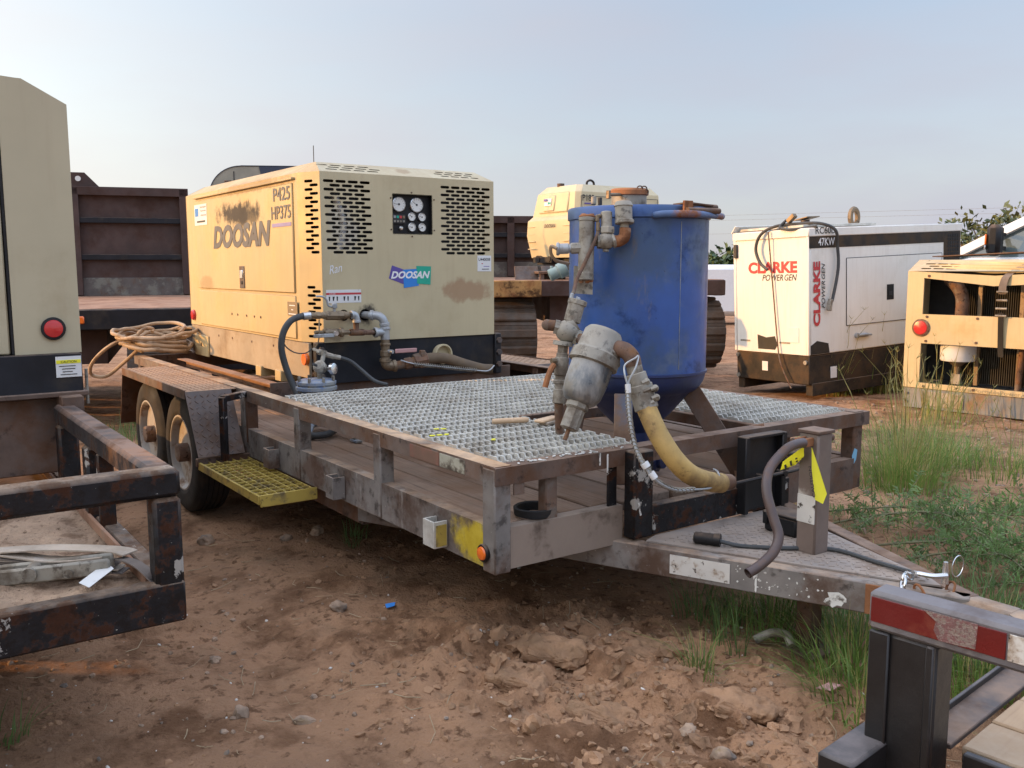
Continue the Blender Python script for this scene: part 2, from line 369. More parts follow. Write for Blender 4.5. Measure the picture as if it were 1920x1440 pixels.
M['cast_grey'] = mat('grey_galvanised_fitting', (.38, .40, .41), .45, .5, var=.15, layers=[((.24, .19, .14), 9, .62, .08, .6, .85)], dust=((.42, .36, .3), .5))
M['brass'] = mat('dull_brass_fitting', (.22, .16, .10), .5, .5, var=.2, layers=[((.30, .24, .17), 14, .55, .1, .6, .7), ((.08, .055, .04), 22, .6, .06, .6, .7)], dust=((.36, .29, .21), .5))
M['rust_pipe'] = mat('rusty_pipe', (.14, .078, .05), .75, .1, var=.35, vscale=9, layers=[((.32, .17, .085), 11, .57, .09, .75, .9), ((.30, .26, .21), 9, .58, .08, .75, .85), ((.06, .035, .025), 24, .6, .05, .7, .9)], bump=(70, .3))
M['rust_orange'] = mat('orange_rust', (.28, .115, .045), .85, var=.25, vscale=8, layers=[((.15, .07, .04), 12, .57, .09, .7, .9), ((.46, .36, .26), 18, .64, .06, .5, .9)], bump=(80, .35))
M['brown_carrier'] = mat('brown_carrier_steel', (.060, .034, .028), .75, var=.25, vscale=2.5, layers=[((.10, .055, .04), 3, .57, .12, .6, .9), ((.30, .28, .22), 26, .745, .03, .6, .9)], bump=(30, .15))
M['deck_orange'] = mat('rusted_deck_steel', (.30, .165, .10), .85, var=.2, layers=[((.16, .08, .05), 4, .58, .1, .7, .9), ((.40, .30, .22), 8, .62, .08, .6, .9)], bump=(40, .25))
M['track'] = mat('muddy_track_rubber', (.075, .058, .045), .9, var=.3, layers=[((.17, .11, .075), 5, .54, .14, .8, .95)], bump=(30, .5, .01))
M['white'] = mat('white_gen_paint', (.76, .74, .68), .42, var=.04, vscale=1.4, layers=[((.52, .47, .38), 3, .66, .1, .3, .8)], grain=((7, 7, .5), (.55, .49, .4), 3, .25), dust=((.55, .47, .37), .5), bump=(20, .03))
M['white_car'] = mat('white_car_paint', (.80, .80, .79), .22, var=.02, bump=None, coat=.6)
M['gen_black'] = mat('generator_base_black', (.020, .017, .014), .6, spec=.3, var=.3, layers=[((.14, .095, .06), 4, .53, .14, .7, .9)], dust=(DUST, .7))
M['ink'] = mat('black_print', (.02, .02, .022), .5, var=.1, bump=None)
M['grey_ink'] = mat('faded_dark_print', (.085, .085, .09), .5, var=.15, layers=[((.30, .25, .15), 40, .70, .05, .5, .6)], bump=None)
M['red_ink'] = mat('red_print', (.50, .045, .05), .5, var=.1, bump=None)
M['white_ink'] = mat('white_print', (.75, .75, .74), .5, var=.06, bump=None)
M['violet'] = mat('violet_print', (.10, .07, .30), .5, var=.06, bump=None)
M['azure'] = mat('azure_print', (.02, .20, .58), .5, var=.06, bump=None)
M['teal'] = mat('teal_print', (.01, .36, .24), .5, var=.06, bump=None)
M['lilac'] = mat('lilac_print', (.26, .22, .42), .5, var=.1, bump=None)
M['label'] = mat('white_label', (.70, .70, .68), .5, var=.06, layers=[((.45, .38, .3), 40, .66, .05, .5, .9)], bump=None)
M['dial'] = mat('gauge_dial', (.72, .71, .66), .35, var=.05, bump=None)
M['glass'] = mat('gauge_glass', (.55, .58, .58), .05, var=.02, bump=None, alpha=.25)
M['chrome'] = mat('bright_steel', (.62, .62, .61), .28, .9, var=.1, bump=None)
M['red_lens'] = mat('red_lens', (.52, .03, .03), .2, var=.12, bump=(120, .15), coat=.5)
M['orange_lens'] = mat('orange_lens', (.85, .17, .02), .2, var=.1, bump=(120, .1), coat=.5)
M['red_tape'] = mat('red_reflective_tape', (.13, .010, .009), .35, var=.12, vscale=8, layers=[((.36, .10, .06), 7, .62, .08, .6, .6)], bump=(140, .15))
M['white_tape'] = mat('white_reflective_tape', (.62, .59, .53), .4, var=.1, layers=[((.36, .25, .16), 14, .57, .07, .8, .9), ((.08, .055, .04), 34, .62, .03, .9, .9)], bump=None)
M['red_faded'] = mat('faded_red_tape', (.30, .085, .06), .7, var=.2, layers=[((.30, .22, .16), 6, .52, .12, .8, .9)], bump=(120, .1))
M['white_faded'] = mat('flaked_cream_tape', (.44, .42, .32), .75, var=.15, layers=[((.16, .13, .10), 8, .50, .06, .95, .9)], bump=None)
M['hose_tan'] = mat('tan_hose', (.40, .28, .17), .7, var=.2, layers=[((.22, .15, .10), 14, .58, .1, .6, .9)])
M['hose_yellow'] = mat('yellow_blast_hose', (.44, .285, .09), .65, var=.2, vscale=7, layers=[((.30, .21, .115), 6, .53, .12, .8, .85), ((.16, .115, .075), 16, .60, .06, .75, .9)], bump=(60, .12))
M['strap'] = mat('dusty_webbing', (.42, .34, .26), .9, var=.2, vscale=12, layers=[((.6, .58, .55), 8, .6, .1, .6, .9)], bump=(150, .5))
M['strap_dark'] = mat('grey_webbing', (.16, .13, .11), .9, var=.2, bump=(150, .5))
M['plastic'] = mat('black_plastic', (.010, .010, .011), .5, spec=.3, var=.2, dust=(DUST, .5), bump=(80, .08))
M['tape_yellow'] = mat('caution_tape', (.80, .74, .03), .4, var=.05, bump=None)
M['dry_dirt'] = mat('dry_tan_dirt', (.40, .27, .175), .95, var=.25, vscale=6, layers=[((.20, .125, .08), 7, .56, .08, .7, .95), ((.55, .42, .30), 12, .60, .08, .7, .95), ((.12, .075, .05), 40, .62, .05, .7, .95)], bump=(35, 1.0, .02))
M['tan_spray'] = mat('tan_overspray_steel', (.25, .19, .145), .65, var=.1, vscale=3, layers=[((.10, .072, .055), 5, .64, .1, .8, .8), ((.5, .47, .42), 90, .77, .02, .7, .9)], dust=((.33, .24, .17), .5), bump=(70, .15))
M['lamp_clear'] = mat('clear_lens', (.7, .68, .6), .12, var=.05, bump=None, coat=.6)
M['car_glass'] = mat('dark_car_glass', (.10, .13, .13), .06, var=.05, bump=None, spec=.8)
M['pink'] = mat('faded_red_grip', (.50, .27, .25), .6, var=.1, bump=None)
M['plain_wood'] = mat('raw_wood_handle', (.62, .42, .25), .6, var=.15, bump=None)

# ------------------------------------------------------------------ ground
def zbase(x, y): return -.0145*((x-2.52)*-.8156+(y+1.713)*.5786-4)-.02
def sstep(a, b, x):
    t = max(0, min(1, (x-a)/(b-a))); return t*t*(3-2*t)
def zground(x, y):
    z = zbase(x, y); p = Vector((x, y, 0)); d = math.hypot(x-1, y)
    z += .035*noise.noise(p*.45)+.022*noise.noise(p*1.3+Vector((7, 1, 0)))
    if d < 14:
        z += .012*noise.noise(p*4+Vector((2, 9, 0)))
        # churned, cloddy soil under and in front of the tongue
        c = sstep(1.35, .5, math.hypot((x-.38)/.95, (y-.25)/.70))+.55*sstep(1.3, .4, math.hypot((x+1.0)/1.5, (y-.2)/.6))
        if c > 0:
            rg = 1-abs(noise.noise(Vector((x*.8+y*2.0, -x*3.4+y*3.0, 3))))*2
            z += c*(.052*max(0, rg)**2+.035*noise.noise(p*7)+.016*noise.noise(p*17))
        z += .007*noise.noise(p*14)+.005*noise.noise(p*33)
        tl = (y-.55*x+.10)/.20      # old tyre track crossing the foreground, with lug prints
        if abs(tl) < 2.5 and -1.2 < x < 2.4: z -= .022*math.exp(-tl*tl)-.012*math.exp(-tl*tl)*math.sin((x*.88+y*.48)*52+1.2*math.sin(tl*3))
        # faint wheel rut running between the trailers
        t = (y+.62+.12*noise.noise(Vector((x*.5, 0, 4))))/.16
        z -= .02*math.exp(-t*t)
    for (wx, wy) in ((-2.92, -.24), (-3.66, -.24), (-2.92, 2.34), (-3.66, 2.34)):
        q = math.hypot((x-wx)/.3, (y-wy)/.2)
        if q < 2: k = sstep(2, .9, q); z = z*(1-k)+(-.03)*k
    return z
def axis(segs):
    out = []
    for a, b, st in segs:
        n = max(1, int(round((b-a)/st))); out += [a+(b-a)*i/n for i in range(n)]
    return out+[segs[-1][1]]
gxs = axis([(-900, -300, 150), (-300, -80, 44), (-80, -30, 10), (-30, -14, 2), (-14, -6, .4), (-6, -2.2, .06), (-2.2, 2.7, .022), (2.7, 6, .12), (6, 20, 2), (20, 80, 12), (80, 300, 44), (300, 900, 150)])
gys = axis([(-900, -300, 150), (-300, -80, 44), (-80, -20, 10), (-20, -6, 2), (-6, -2.2, .14), (-2.2, 1.7, .022), (1.7, 8, .06), (8, 16, .4), (16, 30, 2), (30, 80, 10), (80, 300, 44), (300, 900, 150)])
mb = MB(); nx, ny = len(gxs), len(gys)
mb.v = [(x, y, zground(x, y)) for y in gys for x in gxs]
mb.f = [(j*nx+i, j*nx+i+1, (j+1)*nx+i+1, (j+1)*nx+i) for j in range(ny-1) for i in range(nx-1)]
M['ground'] = mat('reddish_brown_earth', (.35, .19, .098), .95, var=.26, vscale=1.1,
    layers=[((.50, .305, .175), 1.3, .60, .14, .7, .95), ((.19, .10, .053), 3.2, .55, .10, .75, .95), ((.38, .265, .165), 2.1, .64, .09, .5, .95), ((.15, .08, .045), 18, .60, .06, .7, .95), ((.44, .33, .24), 55, .69, .04, .6, .95), ((.5, .45, .39), 120, .745, .02, .7, .95)],
    bump=(45, 1.0, .02))
setting('ground', mb, M['ground'], ang=180)

# ------------------------------------------------------------------ main flatbed trailer
tr = thing('flatbed_trailer', 'long rusty flatbed trailer with grey steel grating, low rails and tandem wheels', 'trailer', (-1.9, 1.05, 0), world=True)
H, B, W = .727, .36, 2.1
def P(name, mb, m, label=None, parent=None, **k): return part(name, mb, m, parent or tr, label, **k)
LX = -4.95
ANG = [(0, 0), (.07, 0), (.07, -.006), (.006, -.006), (.006, -.062), (0, -.062)]
P('side_rail', MB().prof([(-a, b) for a, b in ANG], (0.0, 0, H), (LX, 0, H)), M['rail'])
P('side_rail', MB().prof(ANG, (0.0, W, H), (LX, W, H)), M['rusty'])
P('front_rail', MB().prof([(-a, b-.003) for a, b in ANG], (.012, W+.03, H), (.012, -.002, H)), M['rusty'])
P('rail_end_tab', MB().box((.004, .10, H-.082), (.008, .045, .05)), M['rail'])
def post(x, y, w=.062, d=.062, z0=B, z1=H-.008, m='grey_chan', **k): return P('post', MB().box((x, y, (z0+z1)/2), (w, d, z1-z0), ch=.006), M[m], **k)
CP = post(-.031, .031, .078, .07, B-.012)
for x in (-.866, -1.724, -2.50): post(x, .030, .066, .066)
post(-2.44, .03, .02, .066, .43, m='rusty')
post(-.035, W-.035, .07, .07, m='rusty'); 
for x in (-.866, -1.724, -2.5, -3.6, -4.8): post(x, W-.03, m='rusty')
for x in (-3.6, -4.8): post(x, .03, m='rusty')
post(-.035, .256, .05, .055, .50, m='rail'); post(-.02, .548, .012, .05, .40, m='black_chip')
post(.035, .635, .06, .10, .385, m='black_chip'); post(-.035, 1.55, .06, .06, .50, m='rusty')
# longitudinal side channels, cross channels, main beams and tongue
CH = [(0, 0), (.05, 0), (.05, .008), (.008, .012), (.008, .14), (.05, .144), (.05, .152), (0, .152)]
M['side_chan'] = mat('grey_worn_side_channel', (.20, .18, .16), .7, var=.25, vscale=5, layers=[((.15, .085, .055), 4, .55, .12, .75, .9), ((.06, .052, .048), 17, .60, .07, .6, .7), ((.45, .42, .38), 11, .66, .06, .6, .8, 0, (1, 1, .35)), ((.7, .68, .62), 60, .69, .02, .9, .9)], dust=((.50, .34, .22), .8), bump=(70, .22), blots=[((1.76, -1.05, .435), (.13, .06, .11), (.62, .47, .04), .95), ((.36, -1.05, .44), (.20, .06, .09), (.13, .07, .045), .7)])
P('side_channel', MB().prof([(-a, b) for a, b in CH], (-.07, .002, B), (LX, .002, B)), M['side_chan'])
P('side_channel', MB().prof(CH, (-.07, W-.002, B), (LX, W-.002, B)), M['rusty'])
P('front_channel', MB().prof([(-a, b*.97) for a, b in CH], (.002, .585, B), (.002, .062, B)), M['tan_spray'], 'tan overspray on the front channel')
P('front_channel', MB().prof([(-a, b*.97) for a, b in CH], (.002, W-.062, B), (.002, 1.5, B)), M['rusty'])
P('front_cross_beam', MB().box((.035, 1.09, .445), (.05, .81, .115)), M['black_chip'])
for s in (0, 1):
    f_ = lambda y: y if s == 0 else W-y
    P('main_beam', MB().beam((-1.12, f_(.085), .315), (-4.9, f_(.085), .315), .07, .115), M['rusty'])
    P('tongue_beam', MB().beam((-1.16, f_(.068), .325), (1.10, f_(1.047), .325), .062, .105), M['grey_chan'] if s == 0 else M['rusty'])
for i, x in enumerate([-.35, -.75, -1.2, -1.7, -2.2, -3.1, -3.9, -4.6]): P('cross_member', MB().box((x, W/2, .425), (.05, W-.13, .09)), M['rusty'])
# deck planks
ppm = MB().box((0, 0, 0), (4.8, .136, .036), ch=.005); pm = mesh_of(ppm, 'plank', M['wood'])
for i in range(14):
    o = bpy.data.objects.new('plank', pm); COL.objects.link(o); o.parent = tr
    o.location = Vector((-2.46+random.uniform(-.012, .012), .128+i*.142, .487+random.uniform(-.004, .004)))-Vector((-1.9, 1.05, 0))
    o.rotation_euler = (random.uniform(-.012, .012), random.uniform(-.0006, .0006), random.uniform(-.0015, .0015))
# steel grating: serrated bearing bars lengthwise, twisted rods across
def grating(x0, x1, y0, y1, z, m, sp=.030, name='grating_panel', ser=.088, dep=.011, hgt=.030, rod=.088, label=None):
    mb = MB(); n = int(round((y1-y0)/sp)); L = x1-x0; k = int(L/ser)
    for i in range(n+1):
        y = y0+(y1-y0)*i/n; dz = random.uniform(-.0012, .0012); t = .0030
        top = []
        for j in range(k):
            xa = x0+L*j/k; w = L/k
            top += [(xa, z+dz), (xa+w*.60, z+dz), (xa+w*.66, z+dz-dep), (xa+w*.93, z+dz-dep)]
        top.append((x1, z+dz)); N_ = len(top); vs = []
        for yy in (y-t, y+t):
            vs += [(a, yy, b) for a, b in top]+[(a, yy, z-hgt) for a, b in top]
        fs = []
        for q in range(N_-1):
            fs += [(q, N_+q, N_+q+1, q+1), (2*N_+q, 2*N_+q+1, 3*N_+q+1, 3*N_+q), (q, q+1, 2*N_+q+1, 2*N_+q), (N_+q, 3*N_+q, 3*N_+q+1, N_+q+1)]
        fs += [(0, 2*N_, 3*N_, N_), (N_-1, 2*N_-1, 4*N_-1, 3*N_-1)]
        mb.add(vs, fs)
    q = k-1
    for j in range(q+1):
        x = min(x1-.006, x0+L/k*(j+.30)); mb.box((x, (y0+y1)/2, z-.005), (.007, y1-y0, .007), ch=.0015)
    for x in (x0, x1): mb.box((x, (y0+y1)/2, z-hgt/2-.002), (.004, y1-y0, hgt), ch=.001) if x == x0 else None
    return P(name, mb, m, kind='stuff', ang=30, label=label)
grating(-2.05, -.87, .075, 1.045, H+.010, M['galv']); grating(-2.05, -.87, 1.06, W-.075, H+.008, M['galv'])
grating(-.855, -.055, .075, .675, H+.011, M['galv']); grating(-.855, -.055, 1.43, W-.075, H+.009, M['galv'])
for (a, b) in (((-.862, .07, H-.03), (-.862, W-.07, H-.03)), ((-2.06, .07, H-.03), (-2.06, W-.07, H-.03)), ((-.855, .69, H-.03), (-.03, .69, H-.03)), ((-.855, 1.415, H-.03), (-.03, 1.415, H-.03)), ((-1.4, .07, H-.045), (-1.4, W-.07, H-.045))):
    P('grating_support', MB().beam(a, b, .03, .05), M['rusty'])
# rear rails under the compressor
P('inner_rail', MB().prof(ANG, (-2.62, .30, H-.01), (-4.6, .30, H-.01)), M['deck_orange'])
P('inner_rail', MB().prof(ANG, (-2.62, 1.80, H-.01), (-4.6, 1.80, H-.01)), M['deck_orange'])
P('cross_rail', MB().box((-2.60, 1.05, .690), (.012, 1.7, .09)), M['rusty'])
P('cross_rail', MB().box((-4.92, 1.05, .670), (.012, 1.96, .11)), M['rusty'])
# fenders with raised tread pattern
def treadplate(o, u, v, w, h, m, parent, name, th=.005, pat=.03, sub='tread_lug'):
    o, u, v = Vector(o), Vector(u).normalized(), Vector(v).normalized(); n = u.cross(v)
    pl = P(name, MB().sheet([o, o+u*w, o+u*w+v*h, o+v*h], th), m, parent=parent)
    mb = MB(); i = 0; y = pat/2
    while y < h-.005:
        x = pat/2; j = 0
        while x < w-.005:
            a = PI/4 if (i+j) % 2 else -PI/4; d = u*math.cos(a)+v*math.sin(a); e = n.cross(d); c = o+u*x+v*y; l, ww, t = pat*.42, pat*.13, .0022
            mb.add([c-d*l, c+e*ww, c+d*l, c-e*ww, c-d*l*.7+n*t, c+e*ww*.6+n*t, c+d*l*.7+n*t, c-e*ww*.6+n*t], [(4, 7, 6, 5), (0, 4, 5, 1), (1, 5, 6, 2), (2, 6, 7, 3), (3, 7, 4, 0)])
            x += pat; j += 1
        y += pat; i += 1
    P(sub, mb, m, parent=pl, kind='stuff', ang=None); return pl
for s in (1, -1):
    yo = -.285 if s == 1 else W+.285; yi = 0.0 if s == 1 else W
    a, b = (yo, yi) if s == 1 else (yi, yo)
    treadplate((-4.06, a, .722), (1, 0, 0), (0, 1, 0), 1.46, b-a, M['tread_rust_sun'], tr, 'fender_top', pat=.032)
    d = Vector((.20, 0, -.335))
    treadplate((-2.40, a, .387), (0, 1, 0), (-.20, 0, .335), b-a-.03, .39, M['tread'], tr, 'fender_front', pat=.034)
    P('fender_back', MB().sheet([(-4.06, a, .722), (-4.06, b, .722), (-4.20, b, .33), (-4.20, a, .33)], .005), M['rusty'])
    P('fender_skirt', MB().beam((-2.60, yo, .705), (-4.06, yo, .705), .006, .05), M['rusty'])
# wheels
def wheel(x, y, z, sgn):
    c = Vector((x, y, z)); ax = (0, -sgn, 0); w = .20
    o_ = bpy.data.objects.new('wheel', None); COL.objects.link(o_); o_.parent = tr; o_.empty_display_size = .1
    Rr = .352; pr = [(.215, -w*.45)]
    for r_, h in ((.225, -w*.5), (.29, -w*.52), (.33, -w*.47), (.347, -w*.40)): pr.append((r_, h))
    for i in range(5):
        h0 = -w*.38+i*w*.76/5; h1 = h0+w*.76/5
        pr += [(Rr, h0+.002), (Rr, h1-.006), (Rr-.008, h1-.004), (Rr-.008, h1)] if i < 4 else [(Rr, h0+.002), (Rr, h1)]
    pr += [(.347, w*.40), (.33, w*.47), (.315, w*.495), (.29, w*.52), (.275, w*.51), (.25, w*.53), (.225, w*.5), (.215, w*.45)]
    ty = part('tyre', MB().lathe(pr, c, ax, 48, caps=False), M['rubber'], o_)
    disc = [(.222, w*.30), (.222, w*.50), (.213, w*.505), (.205, w*.47), (.19, w*.30), (.175, w*.12), (.15, w*.10), (.12, w*.14), (.085, w*.20), (.0, w*.20)]
    rm = part('rim', MB().lathe(disc, c, ax, 40), M['rim'], o_)
    hb = MB(); a = Vector(ax)
    hb.lathe([(.055, w*.18), (.055, w*.55), (.05, w*.60), (.03, w*.61), (0, w*.61)], c, ax, 20); part('hub', hb, M['rust_pipe'], o_)
    hl = MB(); nt = MB()
    for k in range(8):
        t = 2*PI*k/8+.2; e = Vector((math.cos(t), 0, math.sin(t)))
        hl.cyl(c+e*.148+a*(w*.104), c+e*.148+a*(w*.135), .020, 12)
        t2 = t+.39; e2 = Vector((math.cos(t2), 0, math.sin(t2))); nt.cyl(c+e2*.082+a*w*.18, c+e2*.082+a*w*.29, .010, 6)
    part('rim_hole', hl, M['dark'], o_); part('lug_nut', nt, M['rust_pipe'], o_)
for x in (-2.92, -3.66):
    wheel(x, -.135, .325, 1); wheel(x, W+.135, .325, -1)
    P('axle', MB().cyl((x, -.1, .30), (x, W+.1, .30), .035, 12), M['rusty'])
# yellow side step
mb = MB()
for i in range(7): y = -.272+i*.0437; mb.box((-1.965, y, .348), (.92, .005, .020), ch=.001)
for i in range(15): x = -2.42+.9*i/14; mb.box((x, -.14, .352), (.006, .268, .010), ch=.001)
P('step_grating', mb, M['yellow'], 'worn yellow grating step', kind='stuff')
P('step_end_plate', MB().box((-1.502, -.137, .335), (.008, .28, .058), ch=.003), M['yellow'], 'yellow step end plate')
P('step_edge', MB().box((-1.965, -.279, .338), (.92, .006, .042), ch=.002), M['yellow'])
P('step_support', MB().box((-2.43, -.14, .355), (.03, .30, .045)), M['rusty'])
P('step_support', MB().box((-1.72, -.13, .31), (.05, .26, .02)), M['rusty'])
hp = MB()
for a, b in (((-2.33, -.165, .37), (-2.33, -.165, .715)), ((-2.33, -.165, .706), (-2.45, 0.0, .706))): hp.beam(a, b, .035, .035, up=(.3, .2, .1) if a[2] < .5 else (0, 0, 1))
P('grab_hoop', hp, M['black_chip'])
# stake pockets, marker lamp, reflectors
for x, m in ((-2.0, 'grey_chan'), (-1.22, 'grey_chan'), (-.345, 'galv')):
    mb = MB(); 
    for a in ((x-.037, -.03), (x+.037, -.03)): mb.box((a[0], a[1], .425), (.007, .055, .10))
    mb.box((x, -.057, .425), (.08, .007, .10)); P('stake_pocket', mb, M[m])
P('stake_paint', MB().box((-.345+.043, -.03, .422), (.004, .045, .08)), M['yellow'])
ml = P('marker_lamp', MB().lathe([(.030, -.002), (.033, .008), (.030, .014), (.024, .014), (.0, .014)], (-.052, -.004, .417), (0, -1, 0), 24), M['plastic'])
P('lens', MB().lathe([(.025, .012), (.022, .020), (.012, .024), (0, .025)], (-.052, -.004, .417), (0, -1, 0), 24), M['orange_lens'], parent=ml)
P('reflective_strip', MB().box((-.47, -.0015, H-.033), (.22, .003, .050), ch=.0005), M['red_faded'], 'faded red strip on the side rail')
P('reflective_strip', MB().box((-.27, -.0015, H-.033), (.17, .003, .050), ch=.0005), M['white_faded'], 'worn white strip on the side rail')
tb = Vector((2.26, .979, 0)).normalized(); tn = Vector((tb.y, -tb.x, 0))
def tong(x, off, z):     # a point on the near tongue beam's outer face
    q = Vector((x, .068+(x+1.16)*.979/2.26, z)); return q+tn*(.031+off)
P('reflector_plate', MB().sheet([tong(.20, .003, .291), tong(.405, .003, .291), tong(.405, .003, .362), tong(.20, .003, .362)], .002, tn), M['white_tape'], 'white reflective plate speckled with rust')
M['flake'] = mat('flaking_white_paint', (.72, .70, .64), .7, var=.08, layers=[((.2, .17, .14), 30, .56, .06, .9, .8)], bump=None)
rs = random.Random(5)
def splat(x, z, w, h, n=14):
    pts = []
    for i in range(n):
        t = 2*PI*i/n; k = rs.uniform(.5, 1); pts.append(tong(x+w*math.cos(t)*k, .0015, z+h*math.sin(t)*k))
    return MB().sheet(pts, .0008, tn)
P('paint_patch', splat(.735, .300, .040, .030), M['flake'], 'white bare paint patch near the coupler')
P('paint_patch', splat(.485, .345, .012, .03), M['flake']); P('paint_patch', splat(.49, .305, .005, .03), M['flake'])
for i in range(34): P('paint_patch', splat(rs.uniform(.42, .70), rs.uniform(.285, .365), rs.uniform(.002, .006), rs.uniform(.002, .006), 6), M['flake'])
mb = MB(); mb.beam(tong(.82, .004, .325), tong(.98, .004, .325), .008, .10); P('coupler_gusset', mb, M['rust_orange'])
# tongue deck plate
tp = [(.06, .70), (.06, 1.40), (.95, 1.085), (1.0, 1.05), (.95, 1.015), (.09, .625)]
TP = P('tongue_plate', MB().sheet([(a, b, .3845) for a, b in tp], .006, (0, 0, 1)), M['tread_tan'], 'dusty tread plate over the tongue')
mb = MB(); 
for i in range(30):
    for j in range(26):
        x, y = .10+i*.029, .64+j*.032+(i % 2)*.016
        if x > .1 and y > .66+(x-.06)*.40 and y < 1.39-(x-.06)*.36:
            a = PI/4 if (i+j) % 2 else -PI/4; mb.box((x, y, .3855), (.020, .006, .0022), Matrix.Rotation(a, 3, 'Z'), ch=.0008)
P('tread_lug', mb, M['tread_tan'], parent=TP, kind='stuff', ang=None)
# jack post, crank handle
jk = P('jack_post', MB().box((.53, 1.02, .60), (.082, .082, .44), ch=.007), M['grey_chan'], 'tan and grey jack post')
jk.data.materials[0] = mat('jack_paint', (.17, .125, .10), .6, var=.15, vscale=5, layers=[((.28, .25, .21), 4, .58, .1, .6, .8), ((.5, .47, .42), 50, .74, .03, .8, .9)], bump=(60, .15), blots=[((.53+1.9-.05, -.03-.04, .56), (.07, .03, .07), (.55, .5, .43), .8)])
P('jack_cap', MB().box((.53, 1.02, .823), (.092, .092, .012)), M['rusty'], parent=jk)
P('jack_label', MB().box((.53, .9785, .545), (.074, .003, .10)), M['white_tape'], parent=jk)
P('crank_shaft', MB().cyl((.50, 1.02, .79), (.50, .93, .79), .012, 10).cyl((.53, 1.06, .79), (.53, 1.11, .79), .014, 10), M['rusty'], parent=jk)
P('crank_bracket', MB().box((.515, .955, .79), (.012, .06, .03)).box((.545, .955, .79), (.012, .06, .03)), M['rust_orange'], parent=jk)
crank = [V(0.559, 0.913, 0.796), V(0.560, 0.862, 0.795), V(0.567, 0.798, 0.781), V(0.577, 0.714, 0.732), V(0.610, 0.661, 0.673), V(0.650, 0.649, 0.595), V(0.679, 0.642, 0.541), V(0.687, 0.609, 0.496), V(0.686, 0.547, 0.464), V(0.678, 0.499, 0.445)]
P('crank_handle', MB().tube(smooth(crank, 5), .0165, 14, caps=False).tube(smooth(crank, 5), .0135, 14, caps=False), mat('worn_brown_pipe', (.075, .05, .044), .45, 0, var=.25, layers=[((.2, .12, .08), 9, .58, .1, .6, .8)], bump=(60, .1)), parent=jk)
P('jack_leg', MB().box((.53, 1.02, .19), (.065, .065, .40)), M['rusty'])
P('jack_foot', MB().box((.53, 1.02, zground(.53, 1.02)+.012), (.15, .15, .015)), M['rusty'])
cp = MB(); cp.box((1.12, 1.05, .345), (.26, .085, .06), ch=.015); cp.lathe([(.05, -.04), (.06, .0), (.05, .03), (0, .04)], (1.27, 1.05, .34), (0, 0, 1), 20)
P('coupler', cp, M['grey_chan'])
# black bracket at the front cross beam with flat hoops
mb = MB(); mb.box((.075, 1.175, .555), (.05, .028, .32)); mb.box((.06, 1.29, .555), (.012, .24, .31)); mb.box((.075, 1.405, .555), (.05, .028, .32)); mb.box((.075, 1.29, .71), (.05, .22, .012))
bk = P('holder_bracket', mb, M['plastic'], 'tall black steel holder on the front beam')
P('clamp_rod', MB().tube(smooth([(.09, .99, .535), (.13, 1.06, .548), (.135, 1.2, .552), (.13, 1.40, .552), (.10, 1.50, .545)], 5), .008, 8), M['plastic'], parent=bk)
P('clamp_rod', MB().tube(smooth([(.07, 1.44, .61), (.08, 1.6, .60), (.06, 1.75, .585)], 4), .008, 8), M['plastic'], parent=bk)
for y_ in (1.23, 1.36): P('hinge_bolt', MB().cyl((.10, y_, .55), (.145, y_, .55), .013, 8), M['plastic'], parent=bk)
mb = MB(); mb.box((.33, 1.14, .42), (.15, .10, .07), ch=.008); mb.box((.33, 1.14, .459), (.16, .11, .012), ch=.004); mb.box((.27, 1.085, .44), (.02, .02, .05))
P('battery_box', mb, M['plastic'], 'small black battery box behind the jack')

# ------------------------------------------------------------------ main air compressor on the trailer
cmp_ = thing('air_compressor', 'large beige air compressor with slotted front and gauge panel, mounted on the flatbed trailer', 'air compressor', (-3.76, 1.13, .70), world=True)
def Q(name, mb, m, label=None, parent=None, **k): return part(name, mb, m, parent or cmp_, label, **k)
XF, Y0, Y1, Z0, Z1 = -2.557, .524, 1.744, .956, 1.955
YS, XD, XR = .455, -2.73, -4.97
YR = Y1+.069
def lc(p): return Vector(p)-Vector((-3.76, 1.13, .70))
M['beige_front'] = mat('beige_front_paint', (.52, .44, .27), .5, var=.05, vscale=1.5, layers=[((.42, .33, .2), 2.2, .62, .12, .35, .8), ((.15, .10, .06), 45, .765, .02, .7, .8)], grain=((9, 9, .6), (.42, .33, .2), 3, .25), dust=((.40, .29, .18), .5), bump=(25, .05),
    blots=[(lc((XF, 1.515, 1.245)), (.1, .20, .085), (.33, .19, .10), .75), (lc((XF, .80, 1.115)), (.1, .075, .075), (.03, .022, .016), .95), (lc((XF, .70, 1.10)), (.1, .14, .05), (.25, .17, .10), .5), (lc((XF, .60, .99)), (.1, .10, .035), (.16, .11, .07), .6), (lc((XF, .66, 1.62)), (.1, .12, .16), (.40, .38, .34), .5), (lc((-2.65, 1.13, 1.99)), (.06, .07, .03), (.33, .22, .13), .7)])
M['beige_side'] = mat('beige_side_paint', (.50, .385, .195), .5, var=.06, vscale=1.5, layers=[((.42, .31, .16), 2.2, .6, .14, .45, .8), ((.16, .10, .06), 45, .765, .02, .7, .8)], grain=((9, 9, .5), (.40, .29, .15), 3, .4), dust=((.40, .27, .15), .6), bump=(25, .05),
    blots=[(lc((-3.76, YS, 1.765)), (.46, .1, .095), (.035, .033, .03), .95), (lc((-3.6, YS, 1.74)), (.30, .1, .07), (.05, .045, .035), .8), (lc((-3.5, YS, 1.93)), (.8, .1, .05), (.22, .15, .08), .5), (lc((-4.5, YS, 1.28)), (.2, .1, .06), (.28, .17, .08), .5)])
